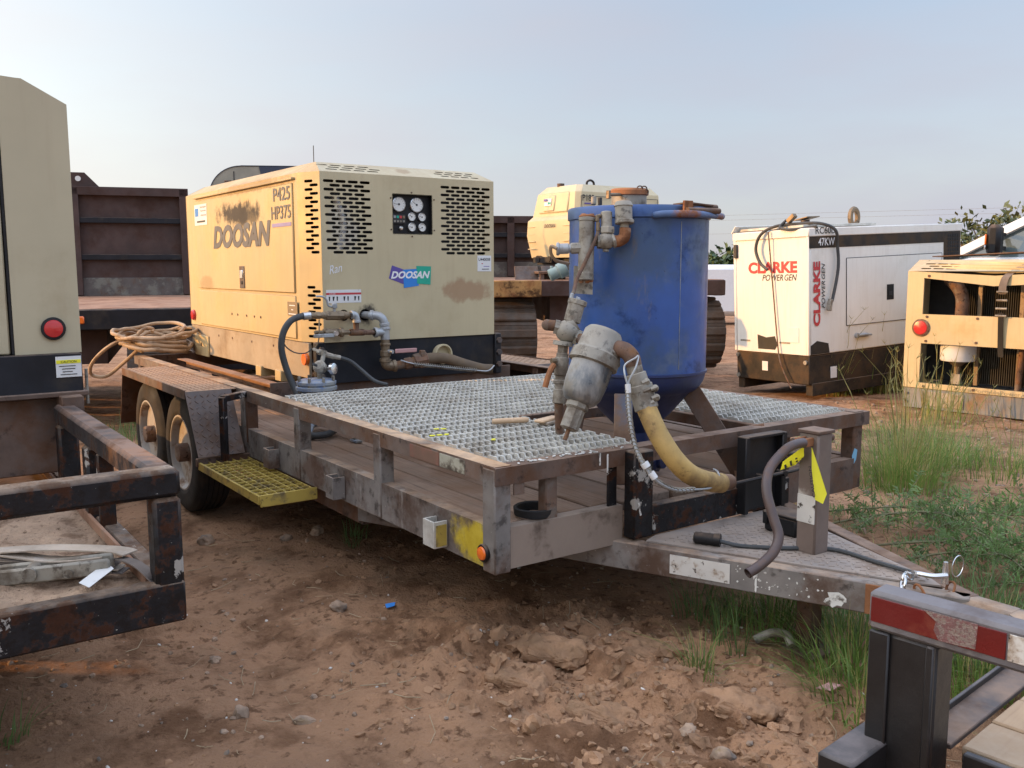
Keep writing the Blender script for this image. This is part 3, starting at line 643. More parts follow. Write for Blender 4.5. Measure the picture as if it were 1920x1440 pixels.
# front sheet with real vent slots, gauge opening and pipe holes
ST = .0243
holes = []
for i in range(18):
    z = 1.902-i*ST
    for j in range(4 if i % 2 == 0 else 3): holes.append(slot(.578+.0785*j+(0 if i % 2 == 0 else .0392)+i*.0009, z, .067, .0165))
    for j in range(5 if i % 2 == 0 else 4): holes.append(slot(1.372+.0775*j+(0 if i % 2 == 0 else .0388), z, .066, .0165))
gp = rect(.998, 1.605, 1.275, 1.845)
fl = Q('front_panel', MB().plate(rect(Y0, Z0, Y1, Z1), holes+[gp, circ(.655, 1.115, .034), circ(.795, 1.113, .036)], (XF, 0, 0), (0, 1, 0), (0, 0, 1), .004), M['beige_front'])
# chamfered corner
ca, cb = Vector((XD, YS, 0)), Vector((XF, Y0, 0)); cu = (cb-ca).normalized(); cw = (cb-ca).length
ch = [slot((.095 if i % 2 == 0 else .137), 1.902-i*ST, .068, .0165) for i in range(18)]+[slot((.095 if i % 2 == 0 else .137), 1.283-i*ST, .068, .0165) for i in range(13)]
Q('corner_panel', MB().plate(rect(0, Z0, cw-.001, Z1), ch, ca, cu, (0, 0, 1), .004), M['beige_side'])
# sloping top strip with slots
ta, tb_ = Vector((XF, 0, Z1)), Vector((-2.72, 0, 2.025)); tv = (tb_-ta).normalized(); tl = (tb_-ta).length
th = []
for i in range(3):
    v = tl*(.28+.22*i)
    for j in range(4): th.append(slot(.62+.09*j+(.03 if i == 1 else 0)-.03*(i == 2), v, .075, .017))
    for j in range(4): th.append(slot(1.40+.075*j-(.03 if i == 1 else 0), v, .062, .017))
Q('top_strip', MB().plate([(Y0, 0), (Y1, 0), (Y1-.05, tl), (Y0+.05, tl)], th, ta, (0, 1, 0), tv, .001), M['beige_front'])
Q('top_slot_shade', MB().sheet([(XF-.012, Y0+.02, Z1-.016), (XF-.012, Y1-.02, Z1-.016), (-2.725, Y1-.06, 2.008), (-2.725, Y0+.06, 2.008)], .003), M['dark'])  # dark sheet added under the slots so they look shaded
Q('corner_cap', MB().sheet([(XF, Y0, Z1), (-2.72, Y0+.05, 2.025), (XD, YS, Z1)], .004, (1, -1, 1)), M['beige_side'])
Q('corner_cap', MB().sheet([(XF, Y1, Z1), (-2.72, Y1-.05, 2.025), (XD, YR, Z1)], .004, (1, 1, 1)), M['beige_front'])
# sides, roof, back
mb = MB(); mb.sheet([(XD, YS, Z0), (XD, YS, Z1), (XR, YS, Z1), (XR, YS, Z0)], .004, (0, -1, 0)); Q('side_panel', mb, M['beige_side'])
mb = MB(); mb.sheet([(XD, YR, Z0), (XD, YR, Z1), (XR, YR, Z1), (XR, YR, Z0)], .004, (0, 1, 0)); Q('side_panel', mb, M['beige_front'])
Q('corner_panel', MB().sheet([(XF, Y1, Z0), (XF, Y1, Z1), (XD, YR, Z1), (XD, YR, Z0)], .004, (1, 1, 0)), M['beige_front'])
mb = MB(); mb.sheet([(XD, YS, Z1), (-2.72, Y0+.05, 2.025), (-4.86, Y0+.05, 2.025), (XR, YS, Z1)], .004, (0, -1, 1))
mb.sheet([(-2.72, Y0+.05, 2.025), (-2.72, Y1-.05, 2.025), (-4.86, Y1-.05, 2.025), (-4.86, Y0+.05, 2.025)], .004, (0, 0, 1))
mb.sheet([(XD, YR, Z1), (-2.72, Y1-.05, 2.025), (-4.86, Y1-.05, 2.025), (XR, YR, Z1)], .004, (0, 1, 1)); Q('roof', mb, M['beige_side'])
mb = MB(); mb.sheet([(XR, YS, Z0), (XR, YS, Z1), (-4.86, Y0+.05, 2.025), (-4.86, Y1-.05, 2.025), (XR, YR, Z1), (XR, YR, Z0)], .004, (-1, 0, 0)); Q('rear_panel', mb, M['beige_side'])
Q('slot_shade_box', MB().box((-3.75, 1.134, 1.45), (2.2, 1.18, .95), ch=.01), M['dark'])  # dark box standing in for the unlit interior behind the slots
Q('duct', MB().tube(smooth([(-2.61, .66, 1.50), (-2.61, .69, 1.66), (-2.61, .64, 1.82)], 5), .022, 10), M['cast_grey'])
# door, seams and latch on the lit side
Q('side_door', MB().box((-3.742, YS-.004, 1.573), (1.905, .014, .655), ch=.005), M['beige_side'])
Q('lower_side_panel', MB().box((-3.742, YS-.003, 1.099), (1.905, .012, .262), ch=.005), M['beige_side'])
Q('drip_lip', MB().beam((-2.76, YS-.012, 1.925), (-4.72, YS-.012, 1.925), .02, .014), M['beige_side'])
lt = Q('door_latch', MB().box((-3.70, YS-.013, 1.335), (.095, .006, .15), ch=.002), M['tread'])
Q('latch_paddle', MB().box((-3.70, YS-.018, 1.355), (.055, .008, .055), ch=.003), M['chrome'], parent=lt)
Q('latch_keyhole', MB().box((-3.70, YS-.017, 1.298), (.03, .006, .022), ch=.002), M['dark'], parent=lt)
for x in (-3.95, -3.83, -3.65, -3.5, -3.38): Q('rivet', MB().cyl((x, YS-.009, 1.075), (x, YS-.013, 1.075), .008, 8), M['rusty'])
# side lettering
U, V_ = (1, 0, 0), (0, 0, 1); YT = YS-.0125
text('DOOSAN', (-4.29, YT, 1.535), U, V_, 1.15, .165, M['grey_ink'], cmp_, bold=.05, shear=.22)
text('P425', (-3.08, YT, 1.805), U, V_, .27, .082, M['grey_ink'], cmp_, bold=.012)
text('HP375', (-3.12, YT, 1.695), U, V_, .315, .082, M['grey_ink'], cmp_, bold=.012)
Q('underline', MB().box((-2.96, YT, 1.66), (.31, .002, .022), ch=.0005), M['lilac'])
lb = Q('sticker', MB().box((-4.57, YT+.0005, 1.795), (.30, .002, .155), ch=.0005), M['label'], 'white dealer sticker')
text('Construction', (-4.58, YT-.001, 1.845), U, V_, .15, .016, M['ink'], lb); text('Equipment', (-4.56, YT-.001, 1.815), U, V_, .13, .016, M['ink'], lb); text('& Services', (-4.56, YT-.001, 1.785), U, V_, .13, .014, M['ink'], lb)
Q('emblem', MB().box((-4.66, YT-.0008, 1.815), (.08, .002, .06), ch=.0004), M['azure'], parent=lb)
Q('print_line', MB().box((-4.56, YT-.0008, 1.745), (.20, .002, .014), ch=.0004), M['ink'], parent=lb)
pl = Q('name_plate', MB().box((-2.83, YS-.0105, 1.15), (.155, .003, .085), ch=.001), mat('faded_brown_plate', (.22, .16, .09), .6, var=.15, bump=None))
for i, w in enumerate((.09, .03, .12)): Q('print_line', MB().box((-2.83, YS-.0125, 1.17-i*.026), (w, .002, .006), ch=.0004), M['label'], parent=pl)
# front print
UF, XT = (0, 1, 0), XF+.0005
def quadF(pts, m, n='logo_panel', par=None, x=.0006): return decal([(XF+x, a, b) for a, b in pts], m, par or cmp_, n)
lo = quadF([(.985, 1.412), (1.092, 1.378), (1.062, 1.296), (.962, 1.332)], M['violet'])
quadF([(1.060, 1.385), (1.163, 1.390), (1.172, 1.285), (1.066, 1.272)], M['azure'], par=lo, x=.0012)
quadF([(1.156, 1.408), (1.262, 1.405), (1.256, 1.290), (1.160, 1.298)], M['teal'], par=lo, x=.0018)
text('DOOSAN', (XF+.0025, .975, 1.330), UF, V_, .278, .046, M['white_ink'], lo, bold=.04, shear=.3, depth=.001)
tg = quadF([(1.614, 1.475), (1.722, 1.475), (1.722, 1.372), (1.614, 1.372)], M['label'], 'tag')
text('U440008', (XF+.001, 1.622, 1.440), UF, V_, .092, .02, M['ink'], tg, bold=.015, depth=.001)
for i, (a, w, m) in enumerate(((1.645, .012, 'red_ink'), (1.662, .045, 'lilac'), (1.648, .055, 'ink'))): quadF([(a, 1.425-.018*i), (a+w, 1.425-.018*i), (a+w, 1.420-.018*i), (a, 1.420-.018*i)], M[m], 'print_line', tg, .0012)
dg = quadF([(.545, 1.268), (.772, 1.268), (.772, 1.190), (.545, 1.190)], M['label'], 'danger_decal')
quadF([(.545, 1.250), (.772, 1.250), (.772, 1.238), (.545, 1.238)], M['red_ink'], 'print_line', dg, .0012)
text('DANGER', (XF+.0015, .565, 1.2405), UF, V_, .04, .007, M['white_ink'], dg, depth=.001)
for i, y in enumerate((.56, .585, .61, .655, .68, .725, .75)): quadF([(y, 1.228), (y+.010+.004*(i % 2), 1.228), (y+.008, 1.202), (y+.002, 1.202)], M['ink'], 'pictogram', dg, .0012)
for y in (.585, .655, .725): quadF([(y, 1.254), (y+.016, 1.254), (y+.008, 1.266)], M['tape_yellow'], 'warning_triangle', dg, .0012)
text('Ran', (XF+.001, .570, 1.358), (0, 1, .22), (0, -.1, 1), .085, .05, M['white_ink'], cmp_, shear=.3, name='chalk_mark', depth=.0008)
# gauge panel
gb = Q('gauge_panel', MB().box((XF-.045, 1.1365, 1.725), (.02, .29, .25)), M['plastic'], 'recessed black gauge panel')
for a, b in (((XF-.04, .996, 1.725), (.08, .004, .24)), ((XF-.04, 1.277, 1.725), (.08, .004, .24)), ((XF-.04, 1.1365, 1.847), (.08, .28, .004)), ((XF-.04, 1.1365, 1.603), (.08, .28, .004))): Q('bezel_wall', MB().box(a, b), M['plastic'], parent=gb)
XG = XF-.034
def gauge(y, z, r):
    g = Q('gauge', MB().lathe([(r, -.004), (r, .012), (r*.93, .014), (r*.88, .008), (0, .008)], (XG, y, z), (1, 0, 0), 28), M['chrome'], parent=gb)
    Q('dial', MB().cyl((XG+.006, y, z), (XG+.0095, y, z), r*.88, 24), M['dial'], parent=gb)
    a = random.uniform(2.5, 4.2); tk = MB()
    for k in range(11):
        t = -.8+k*4.74/10; c, s_ = math.cos(t), math.sin(t)
        tk.beam((XG+.0098, y+r*.66*c, z+r*.66*s_), (XG+.0098, y+r*.8*c, z+r*.8*s_), .0015, .0008, up=(1, 0, 0), ch=.0001)
    tk.beam((XG+.0103, y, z), (XG+.0103, y+r*.7*math.cos(a), z+r*.7*math.sin(a)), .002, .0008, up=(1, 0, 0), ch=.0001); tk.cyl((XG+.0098, y, z), (XG+.012, y, z), r*.14, 10)
    Q('dial_marks', tk, M['ink'], parent=gb, kind='stuff')
gauge(1.055, 1.786, .046); gauge(1.180, 1.786, .046)
for y in (1.144, 1.217):
    for z in (1.712, 1.648): gauge(y, z, .027)
sw = Q('switch_block', MB().box((XG+.006, 1.053, 1.695), (.012, .09, .055)), M['ink'], parent=gb)
for i, m in enumerate(('cast_grey', 'teal', 'red_ink', 'brass')): Q('indicator', MB().box((XG+.013, 1.022+i*.021, 1.708), (.004, .016, .016)), M[m], parent=gb)
for i in range(4): Q('indicator', MB().box((XG+.013, 1.022+i*.021, 1.682), (.004, .014, .012)), M['cast'], parent=gb)
Q('key_switch', MB().lathe([(.014, 0), (.014, .01), (.009, .016), (0, .017)], (XG, 1.068, 1.640), (1, 0, 0), 16), M['chrome'], parent=gb)
for y, z in ((.985, 1.82), (.985, 1.63), (1.29, 1.82), (1.29, 1.63), (1.13, 1.858), (1.13, 1.59)): Q('screw', MB().cyl((XF, y, z), (XF+.004, y, z), .005, 8), M['rusty'])
# base frame
Q('base_front', MB().box((-2.585, 1.13, .83), (.03, 1.24, .25)), M['skirt'], 'black base beam below the front panel')
Q('base_front_lower', MB().box((-2.60, 1.13, .728), (.03, 1.20, .06)), M['rusty'])
Q('base_side', MB().box((-3.80, YS+.012, .845), (2.34, .02, .215)), mat('bare_dusty_skirt', (.34, .275, .19), .65, var=.16, vscale=3, layers=[((.20, .14, .09), 3, .57, .12, .6, .9), ((.12, .08, .05), 40, .72, .03, .7, .9)], dust=(DUST, .5), bump=(50, .15)), 'bare dusty lower side skirt')
Q('base_side', MB().box((-3.80, YR-.012, .845), (2.34, .02, .215)), M['skirt'])
Q('base_rear', MB().box((-4.95, 1.13, .84), (.03, 1.2, .23)), M['skirt'])
for x in (-3.1, -3.45): Q('mount_foot', MB().box((x, .50, .715), (.10, .12, .07)), M['beige_side'])
Q('fork_plate', MB().box((-4.70, YS-.004, .80), (.34, .012, .16), ch=.004), M['beige_side']); Q('bolt_hole', MB().cyl((-4.70, YS-.012, .81), (-4.70, YS-.008, .81), .014, 10), M['dark'])
for y, z0 in ((1.775, .69), (.50, .70)):
    b = Q('lift_bracket', MB().box((-2.575, y, .825), (.05, .05 if y > 1 else .06, .27), ch=.006), M['skirt'])
    for z in (.915, .835, .755): Q('bolt', MB().cyl((-2.55, y, z), (-2.532, y, z), .020, 6), M['tread'], parent=b)
for x in (-3.2, -3.6, -4.0, -4.3): Q('screw', MB().cyl((x, YS-.001, .90), (x, YS+.004, .90), .008, 8), M['rusty'])
Q('ring_port', MB().lathe([(.045, -.01), (.062, -.005), (.066, .035), (.063, .042), (.055, .042), (.052, .006), (0, .006)], (-2.57, 1.335, .845), (1, 0, 0), 32), M['beige_front'], 'beige ring port in the base beam')
am = Q('marker_lamp', MB().lathe([(.036, -.005), (.038, .012), (.034, .02), (0, .02)], (-2.66, YS-.001, .855), (0, -1, 0), 24), M['orange_lens'])
Q('marker_lamp', MB().lathe([(.04, -.005), (.042, .010), (.036, .02), (0, .022)], (-4.88, YS-.001, 1.03), (0, -1, 0), 24), M['red_lens'])
Q('exhaust_cap', MB().lathe([(.06, 0), (.06, .03), (.045, .045), (0, .05)], (-3.3, 1.05, 2.025), (0, 0, 1), 20), M['rusty'])
for y in (.66, .95, 1.25, 1.55): Q('roof_bolt', MB().cyl((-2.9, y, 2.025), (-2.9, y, 2.04), .008, 6), M['rusty'])
# discharge pipework on the front
XP = -2.45
def fit(segs, m, name, label=None, parent=None):
    mb = MB()
    for s_ in segs: mb.cyl(s_[0], s_[1], s_[2], s_[3] if len(s_) > 3 else 16, ch=.003)
    return Q(name, mb, M[m], label, parent)
def elbow(a, c, b, r, m, name='elbow', flare=1.22):
    a, c, b = Vector(a), Vector(c), Vector(b); pts = [a]
    for i in range(9):
        t = i/8; pts.append(a.lerp(c, .25)*(1-t)**2+2*t*(1-t)*c+b.lerp(c, .25)*t*t)
    pts.append(b); mb = MB().tube(pts, r, 16)
    da, db = (c-a).normalized(), (c-b).normalized()
    mb.cyl(a, a+da*r*.7, r*flare, 16, ch=.002); mb.cyl(b, b+db*r*.7, r*flare, 16, ch=.002)
    return Q(name, mb, M[m])
Q('hole_plug', MB().lathe([(.028, -.004), (.028, .006), (.022, .012), (0, .014)], (XF, .715, 1.113), (1, 0, 0), 20), M['plastic'])
fit([((XF-.03, .795, 1.113), (XP-.03, .800, 1.113), .022)], 'cast_grey', 'pipe_nipple')
elbow((XP-.05, .802, 1.113), (XP, .86, 1.113), (XP, .872, 1.05), .026, 'cast_grey')
fit([((XP, .873, 1.06), (XP, .873, .965), .028), ((XP, .873, 1.04), (XP, .873, 1.025), .033), ((XP, .89, 1.012), (XP, .80, 1.012), .025), ((XP, .82, 1.012), (XP, .80, 1.012), .031)], 'cast_grey', 'tee_fitting')
fit([((XP, .873, .97), (XP, .873, .84), .026), ((XP, .873, .945), (XP, .873, .93), .034, 8), ((XP, .873, .90), (XP, .873, .865), .034, 8)], 'brass', 'ball_valve')
Q('valve_stem', MB().cyl((XP, .873, .895), (XP+.055, .895, .895), .012, 10), M['cast_grey']); Q('valve_handle', MB().box((XP+.055, .985, .897), (.008, .15, .026), ch=.004), M['pink'], 'faded red valve handle')
elbow((XP, .873, .85), (XP, .868, .80), (XP+.02, .935, .805), .030, 'brass')
fit([((XP+.02, .93, .806), (XP+.03, .99, .812), .026), ((XP+.03, .985, .812), (XP+.04, 1.03, .82), .036, 8), ((XP+.04, 1.03, .82), (XP+.05, 1.06, .828), .031)], 'rust_pipe', 'hose_coupling')
# brass branch
elbow((XF-.02, .655, 1.118), (XP, .66, 1.122), (XP, .60, 1.121), .020, 'brass')
elbow((XP+.005, .650, 1.122), (XP+.005, .684, 1.126), (XP+.005, .684, 1.075), .021, 'cast_grey')
fit([((XP, .684, 1.09), (XP, .683, 1.03), .017), ((XP, .735, 1.016), (XP, .64, 1.019), .020), ((XP, .80, 1.013), (XP, .73, 1.015), .015)], 'rust_pipe', 'tee_fitting')
fit([((XP, .62, 1.12), (XP, .47, 1.125), .021), ((XP, .60, 1.12), (XP, .49, 1.124), .027, 8), ((XP, .48, 1.124), (XP, .385, 1.127), .018), ((XP, .455, 1.125), (XP, .43, 1.126), .024, 6), ((XP, .41, 1.126), (XP, .395, 1.127), .023, 6)], 'brass', 'ball_valve')
Q('valve_stem', MB().cyl((XP, .545, 1.14), (XP, .545, 1.185), .010, 8).box((XP, .545, 1.178), (.03, .03, .03)), M['cast_grey'])
Q('valve_handle', MB().tube(smooth([(XP, .54, 1.172), (XP, .51, 1.18), (XP, .498, 1.215), (XP, .475, 1.233), (XP, .435, 1.235)], 5), .006, 8), M['cast_grey'])
fit([((XP, .64, 1.02), (XP, .59, 1.022), .014), ((XP, .60, 1.022), (XP, .475, 1.026), .022), ((XP, .60, 1.022), (XP, .575, 1.023), .027, 8), ((XP, .50, 1.025), (XP, .475, 1.026), .026, 8), ((XP, .475, 1.026), (XP, .42, 1.028), .012)], 'brass', 'ball_valve')
Q('valve_stem', MB().cyl((XP, .535, 1.02), (XP+.035, .535, 1.02), .012, 8).cyl((XP+.03, .535, 1.02), (XP+.045, .535, 1.02), .016, 6), M['chrome'])
Q('valve_handle', MB().box((XP+.04, .46, 1.010), (.007, .13, .022), ch=.003), M['cast_grey'], 'grey steel valve handle')
Q('thin_tube', MB().tube(smooth([(XP, .45, 1.10), (XP+.02, .44, 1.05), (XP+.02, .435, .985), (XP+.01, .42, .945), (XP, .40, .935)], 6), .004, 6), M['brass'])
Q('thin_tube', MB().tube(smooth([(XP, .40, .935), (XP, .36, .912), (XP, .30, .918), (XP, .255, .945), (XP, .232, .975)], 6), .004, 6), M['hose_black'])

# black feed hose dropping from the valve to the deck
hp = smooth([(-2.45, .392, 1.126), (-2.45, .34, 1.123), (-2.45, .278, 1.100), (-2.45, .232, 1.035), (-2.45, .218, .945), (-2.44, .237, .838), (-2.40, .265, .725), (-2.32, .285, .62), (-2.20, .26, .555), (-2.05, .20, .53), (-1.95, .16, .528), (-1.92, .24, .528), (-2.0, .32, .53)], 6)
hs = thing('air_hose', 'thick black rubber hose arching down from the brass valve on the compressor', 'hose', (-2.3, .25, .5), world=True)
part('hose_body', MB().tube(hp, .019, 12), M['hose_black'], hs)
part('ferrule', MB().cyl((-2.45, .395, 1.127), (-2.45, .352, 1.124), .023, 14), M['chrome'], hs)
# brown discharge hose with a whip restraint
dh = thing('discharge_hose', 'stiff brown dirty hose lying from the lower pipe onto the grating', 'hose', (-2.3, 1.2, .73), world=True)
part('hose_body', MB().tube(smooth([(XP+.05, 1.05, .827), (XP+.06, 1.14, .84), (-2.36, 1.25, .835), (-2.30, 1.34, .80), (-2.25, 1.44, .768), (-2.22, 1.50, .763)], 6), [.030]*3+[.034]*28, 14), mat('dirty_brown_hose', (.13, .09, .055), .8, var=.25, layers=[((.24, .17, .10), 10, .56, .1, .6, .9)]), dh)
part('coupling', MB().cyl((-2.41, 1.045, .826), (-2.395, 1.13, .84), .045, 8, ch=.004).box((-2.38, 1.09, .875), (.03, .03, .04)).box((-2.36, 1.08, .80), (.04, .05, .02)), M['rust_pipe'], dh)
sp = []
for i in range(230):
    t = i/229; c = Vector((-2.36, 1.02, .815)).lerp(Vector((-2.22, 1.38, .765)), t); a = i*.78
    sp.append(c+Vector((.9, 0, .2)).normalized()*.011*math.cos(a)+Vector((0, .1, .99))*.011*math.sin(a))
part('restraint_spring', MB().tube(sp, .0028, 5), M['cast'], dh)
part('restraint_cable', MB().tube(smooth([(-2.40, .95, .84), (-2.37, 1.0, .822), (-2.34, 1.08, .807), (-2.22, 1.38, .765), (-2.19, 1.45, .762), (-2.20, 1.50, .79)], 5), .0045, 6), M['cast_grey'], dh)
# small blue filter pot beside the compressor
fp = thing('filter_pot', 'small pale blue air filter pot with regulator and gauge beside the compressor', 'filter pot', (-2.20, .31, .505), (0, R(6), 0), world=True)
c0 = Vector((-2.19, .31, 0))
part('pot', MB().lathe([(.05, .56), (.08, .58), (.088, .62), (.088, .735), (.0, .735)], c0, (0, 0, 1), 28), M['blue_pale'], fp)
lidp = part('lid', MB().lathe([(.088, .732), (.112, .735), (.112, .752), (.10, .758), (.108, .766), (.108, .780), (.09, .79), (0, .795)], c0, (0, 0, 1), 28), M['blue_pale'], fp)
for k in range(8):
    a = 2*PI*k/8; e = Vector((math.cos(a), math.sin(a), 0))*.099; part('bolt', MB().cyl(c0+e+Vector((0, 0, .72)), c0+e+Vector((0, 0, .805)), .009, 6), M['cast'], lidp)
rg = part('regulator', MB().cyl(c0+Vector((0, .02, .79)), c0+Vector((.0, .02, .83)), .014, 10).lathe([(.02, -.03), (.034, -.02), (.036, .015), (.02, .03), (0, .03)], c0+Vector((.0, .025, .855)), (.5, -.5, .3), 16).cyl(c0+Vector((0, .03, .86)), c0+Vector((-.02, .06, .93)), .012, 10).cyl(c0+Vector((-.02, .055, .92)), c0+Vector((-.02, .06, .945)), .018, 6), M['cast'], fp)
part('tee_handle', MB().cyl(c0+Vector((.03, -.01, .87)), c0+Vector((.06, -.04, .882)), .008, 8), M['hose_black'], rg)
pg = part('pressure_gauge', MB().lathe([(.012, -.03), (.014, -.01), (.030, -.008), (.031, .012), (.027, .014), (0, .014)], c0+Vector((.03, .085, .845)), (.8, .5, .1), 20), M['chrome'], fp)
part('fitting', MB().cyl((-2.42, .40, .933), (-2.24, .405, .915), .010, 8).cyl((-2.35, .40, .925), (-2.32, .402, .922), .017, 6).cyl((-2.26, .40, .918), (-2.20, .42, .908), .015, 8).cyl((-2.21, .37, .92), (-2.20, .46, .90), .013, 8), M['cast'], fp)
for (x, y) in ((-1.98, .17), (-1.75, .33), (-2.36, .36)): part('leg', MB().beam((-2.19+(x+2.19)*.3, .31+(y-.31)*.3, .60), (x, y, .53), .03, .012).box((x, y, .513), (.07, .04, .012)), M['blue_pale'], fp)
single('signal_hose', MB().tube(smooth([(-2.20, .46, .90), (-2.19, .52, .875), (-2.17, .58, .82), (-2.12, .63, .765), (-2.06, .68, .745)], 6), .011, 8), M['hose_black'], 'thin dark air line curving from the filter pot regulator to the grating', 'hose')

# ------------------------------------------------------------------ blue blast pot
tk = thing('blast_pot', 'tall blue pressure blast tank with rusted valves standing in the grating opening', 'tank', (-.43, 1.05, .50), world=True)
TC = Vector((-.43, 1.05, 0)); TR = .297
def K(name, mb, m, label=None, parent=None, **k): return part(name, mb, m, parent or tk, label, **k)
sh = K('shell', MB().lathe([(TR, .955), (TR, 1.58), (TR, 1.637), (0, 1.637)], TC, (0, 0, 1), 72), M['blue'])
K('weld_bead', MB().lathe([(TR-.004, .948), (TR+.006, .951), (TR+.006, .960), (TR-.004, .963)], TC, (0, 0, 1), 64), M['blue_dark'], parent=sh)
K('rim', MB().lathe([(TR, 1.594), (TR+.007, 1.598), (TR+.008, 1.637), (TR+.002, 1.646), (TR-.03, 1.647), (TR-.04, 1.632), (0, 1.654)], TC, (0, 0, 1), 72), M['blue'])
bt = [(TR, .957)]
for i in range(1, 8): a = i/7*PI/2*.8; bt.append((TR-.10*(1-math.cos(a))*.9-.0, .957-.10*math.sin(a)))
bt += [(.155, .77), (.085, .70), (.06, .68), (.06, .60), (0, .60)]
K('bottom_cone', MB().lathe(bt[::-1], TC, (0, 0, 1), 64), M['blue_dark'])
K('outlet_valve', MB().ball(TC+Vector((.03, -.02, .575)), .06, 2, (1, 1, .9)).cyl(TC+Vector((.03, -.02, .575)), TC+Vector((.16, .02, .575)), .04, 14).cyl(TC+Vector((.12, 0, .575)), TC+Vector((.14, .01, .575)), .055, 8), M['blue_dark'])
# legs: flat plates
def flat(p, q, w, th, side, m, name='leg', **k): return K(name, MB().beam(p, q, w, th, up=Vector(side)), M[m], **k)
M['leg_spray'] = mat('primer_brown_leg', (.24, .145, .09), .6, var=.18, layers=[((.15, .07, .045), 5, .56, .1, .6, .8)], blots=[(( .24, -.20, .36), (.14, .14, .12), (.13, .17, .24), .9)])
vt = Vector((.73, -.684, 0))   # towards the viewer's side of the pot
K('leg', MB().beam(TC+Vector((.155, -.215, .88)), TC+Vector((.175, -.235, .505)), .075, .012, up=vt), M['leg_spray'], 'front leg fading from blue to brown primer')
K('leg', MB().beam(TC+Vector((.20, .13, .87)), TC+Vector((.37, .29, .505)), .085, .012, up=vt), M['rusty'])
K('leg', MB().beam(TC+Vector((-.20, -.16, .87)), TC+Vector((-.20, -.25, .505)), .10, .012, up=vt), M['rusty'])
K('leg', MB().beam(TC+Vector((-.17, .22, .87)), TC+Vector((-.22, .30, .505)), .085, .012, up=vt), M['rusty'])
K('brace', MB().beam(TC+Vector((.36, .30, .72)), TC+Vector((.40, .32, .505)), .16, .012, up=vt), M['deck_orange'])
# filler neck and clamped lid
fn = TC+Vector((-.03, -.03, 0))
K('filler_neck', MB().lathe([(.075, 1.64), (.075, 1.705), (.0, 1.705)], fn, (0, 0, 1), 32), M['cast'])
ld = K('filler_lid', MB().lathe([(.074, 1.70), (.083, 1.704), (.084, 1.722), (.076, 1.73), (.0, 1.734)], fn, (0, 0, 1), 32), M['rust_orange'], 'orange rusted filler lid')
K('clamp_bolt', MB().cyl(fn+Vector((.02, -.13, 1.70)), fn+Vector((.03, -.03, 1.705)), .007, 8).box(fn+Vector((.02, -.135, 1.70)), (.02, .012, .035)), M['brass'], parent=ld)
for i in range(5): K('chain_link', MB().tube([fn+Vector((.075+.006*math.cos(t)*(1 if i % 2 else .4), .012*i-.02+.011*math.cos(t), 1.715+.012*(i % 2)+.011*math.sin(t))) for t in [2*PI*k/10 for k in range(10)]], .003, 5, closed=True), M['rusty'], parent=ld)
K('vent_plug', MB().cyl(V(-0.419, 0.786, 1.653), V(-0.422, 0.789, 1.686), .011, 12, ch=.002), M['cast'])
cyls_ = MB().cyl(V(-0.829, 0.874, 1.360), V(-0.806, 0.912, 1.379), .028, 14, ch=.004).cyl(V(-0.808, 0.908, 1.377), V(-0.788, 0.941, 1.396), .036, 14, ch=.004).box(V(-0.827, 0.885, 1.389), (.012, .012, .03))
K('air_motor', cyls_, mat('pale_green_paint', (.33, .42, .36), .5, var=.15, layers=[((.5, .5, .46), 6, .58, .1, .6, .8)]), 'pale green air motor at the back of the tank')
K('vent_plug', MB().cyl(V(-0.419, 0.821, 1.654), V(-0.422, 0.823, 1.683), .009, 8), M['ink'])
# lifting handle and rusty hatch grips on the right of the rim
K('lifting_handle', MB().tube(smooth([V(-0.211, 0.928, 1.605), V(-0.162, 0.892, 1.603), V(-0.126, 0.909, 1.606), V(-0.082, 0.989, 1.607), V(-0.117, 1.132, 1.609), V(-0.175, 1.260, 1.611), V(-0.227, 1.344, 1.613)], 6), .0145, 12), mat('blue_to_rust_handle', (.07, .12, .24), .5, var=.2, layers=[((.36, .15, .06), 3, .52, .06, .9, .9), ((.42, .4, .36), 9, .62, .06, .7, .8)], bump=(60, .2)), 'bent pipe handle half blue and half rust')
K('hatch_grip', MB().tube([V(-0.093, 0.994, 1.622), V(-0.131, 1.220, 1.627)], .012, 10), M['rusty'])
K('hatch_grip', MB().tube([V(-0.133, 1.047, 1.643), V(-0.182, 1.257, 1.646)], .012, 10), M['rusty'])
K('grip_plate', MB().sheet([V(-0.186, 1.009, 1.653), V(-0.109, 1.015, 1.657), V(-0.147, 1.204, 1.653), V(-0.226, 1.266, 1.651)], .006, (0, 0, 1)), M['rusty'])
K('grip_tab', MB().box(V(-0.107, 1.013, 1.636), (.012, .05, .05)), M['rust_orange'])
K('seam_line', MB().beam(TC+vt*.0+Vector((TR*math.cos(R(-8)), TR*math.sin(R(-8)), .98)), TC+Vector((TR*math.cos(R(-8)), TR*math.sin(R(-8)), 1.58)), .003, .003, up=(1, 0, 0)), M['blue_pale'], parent=sh)

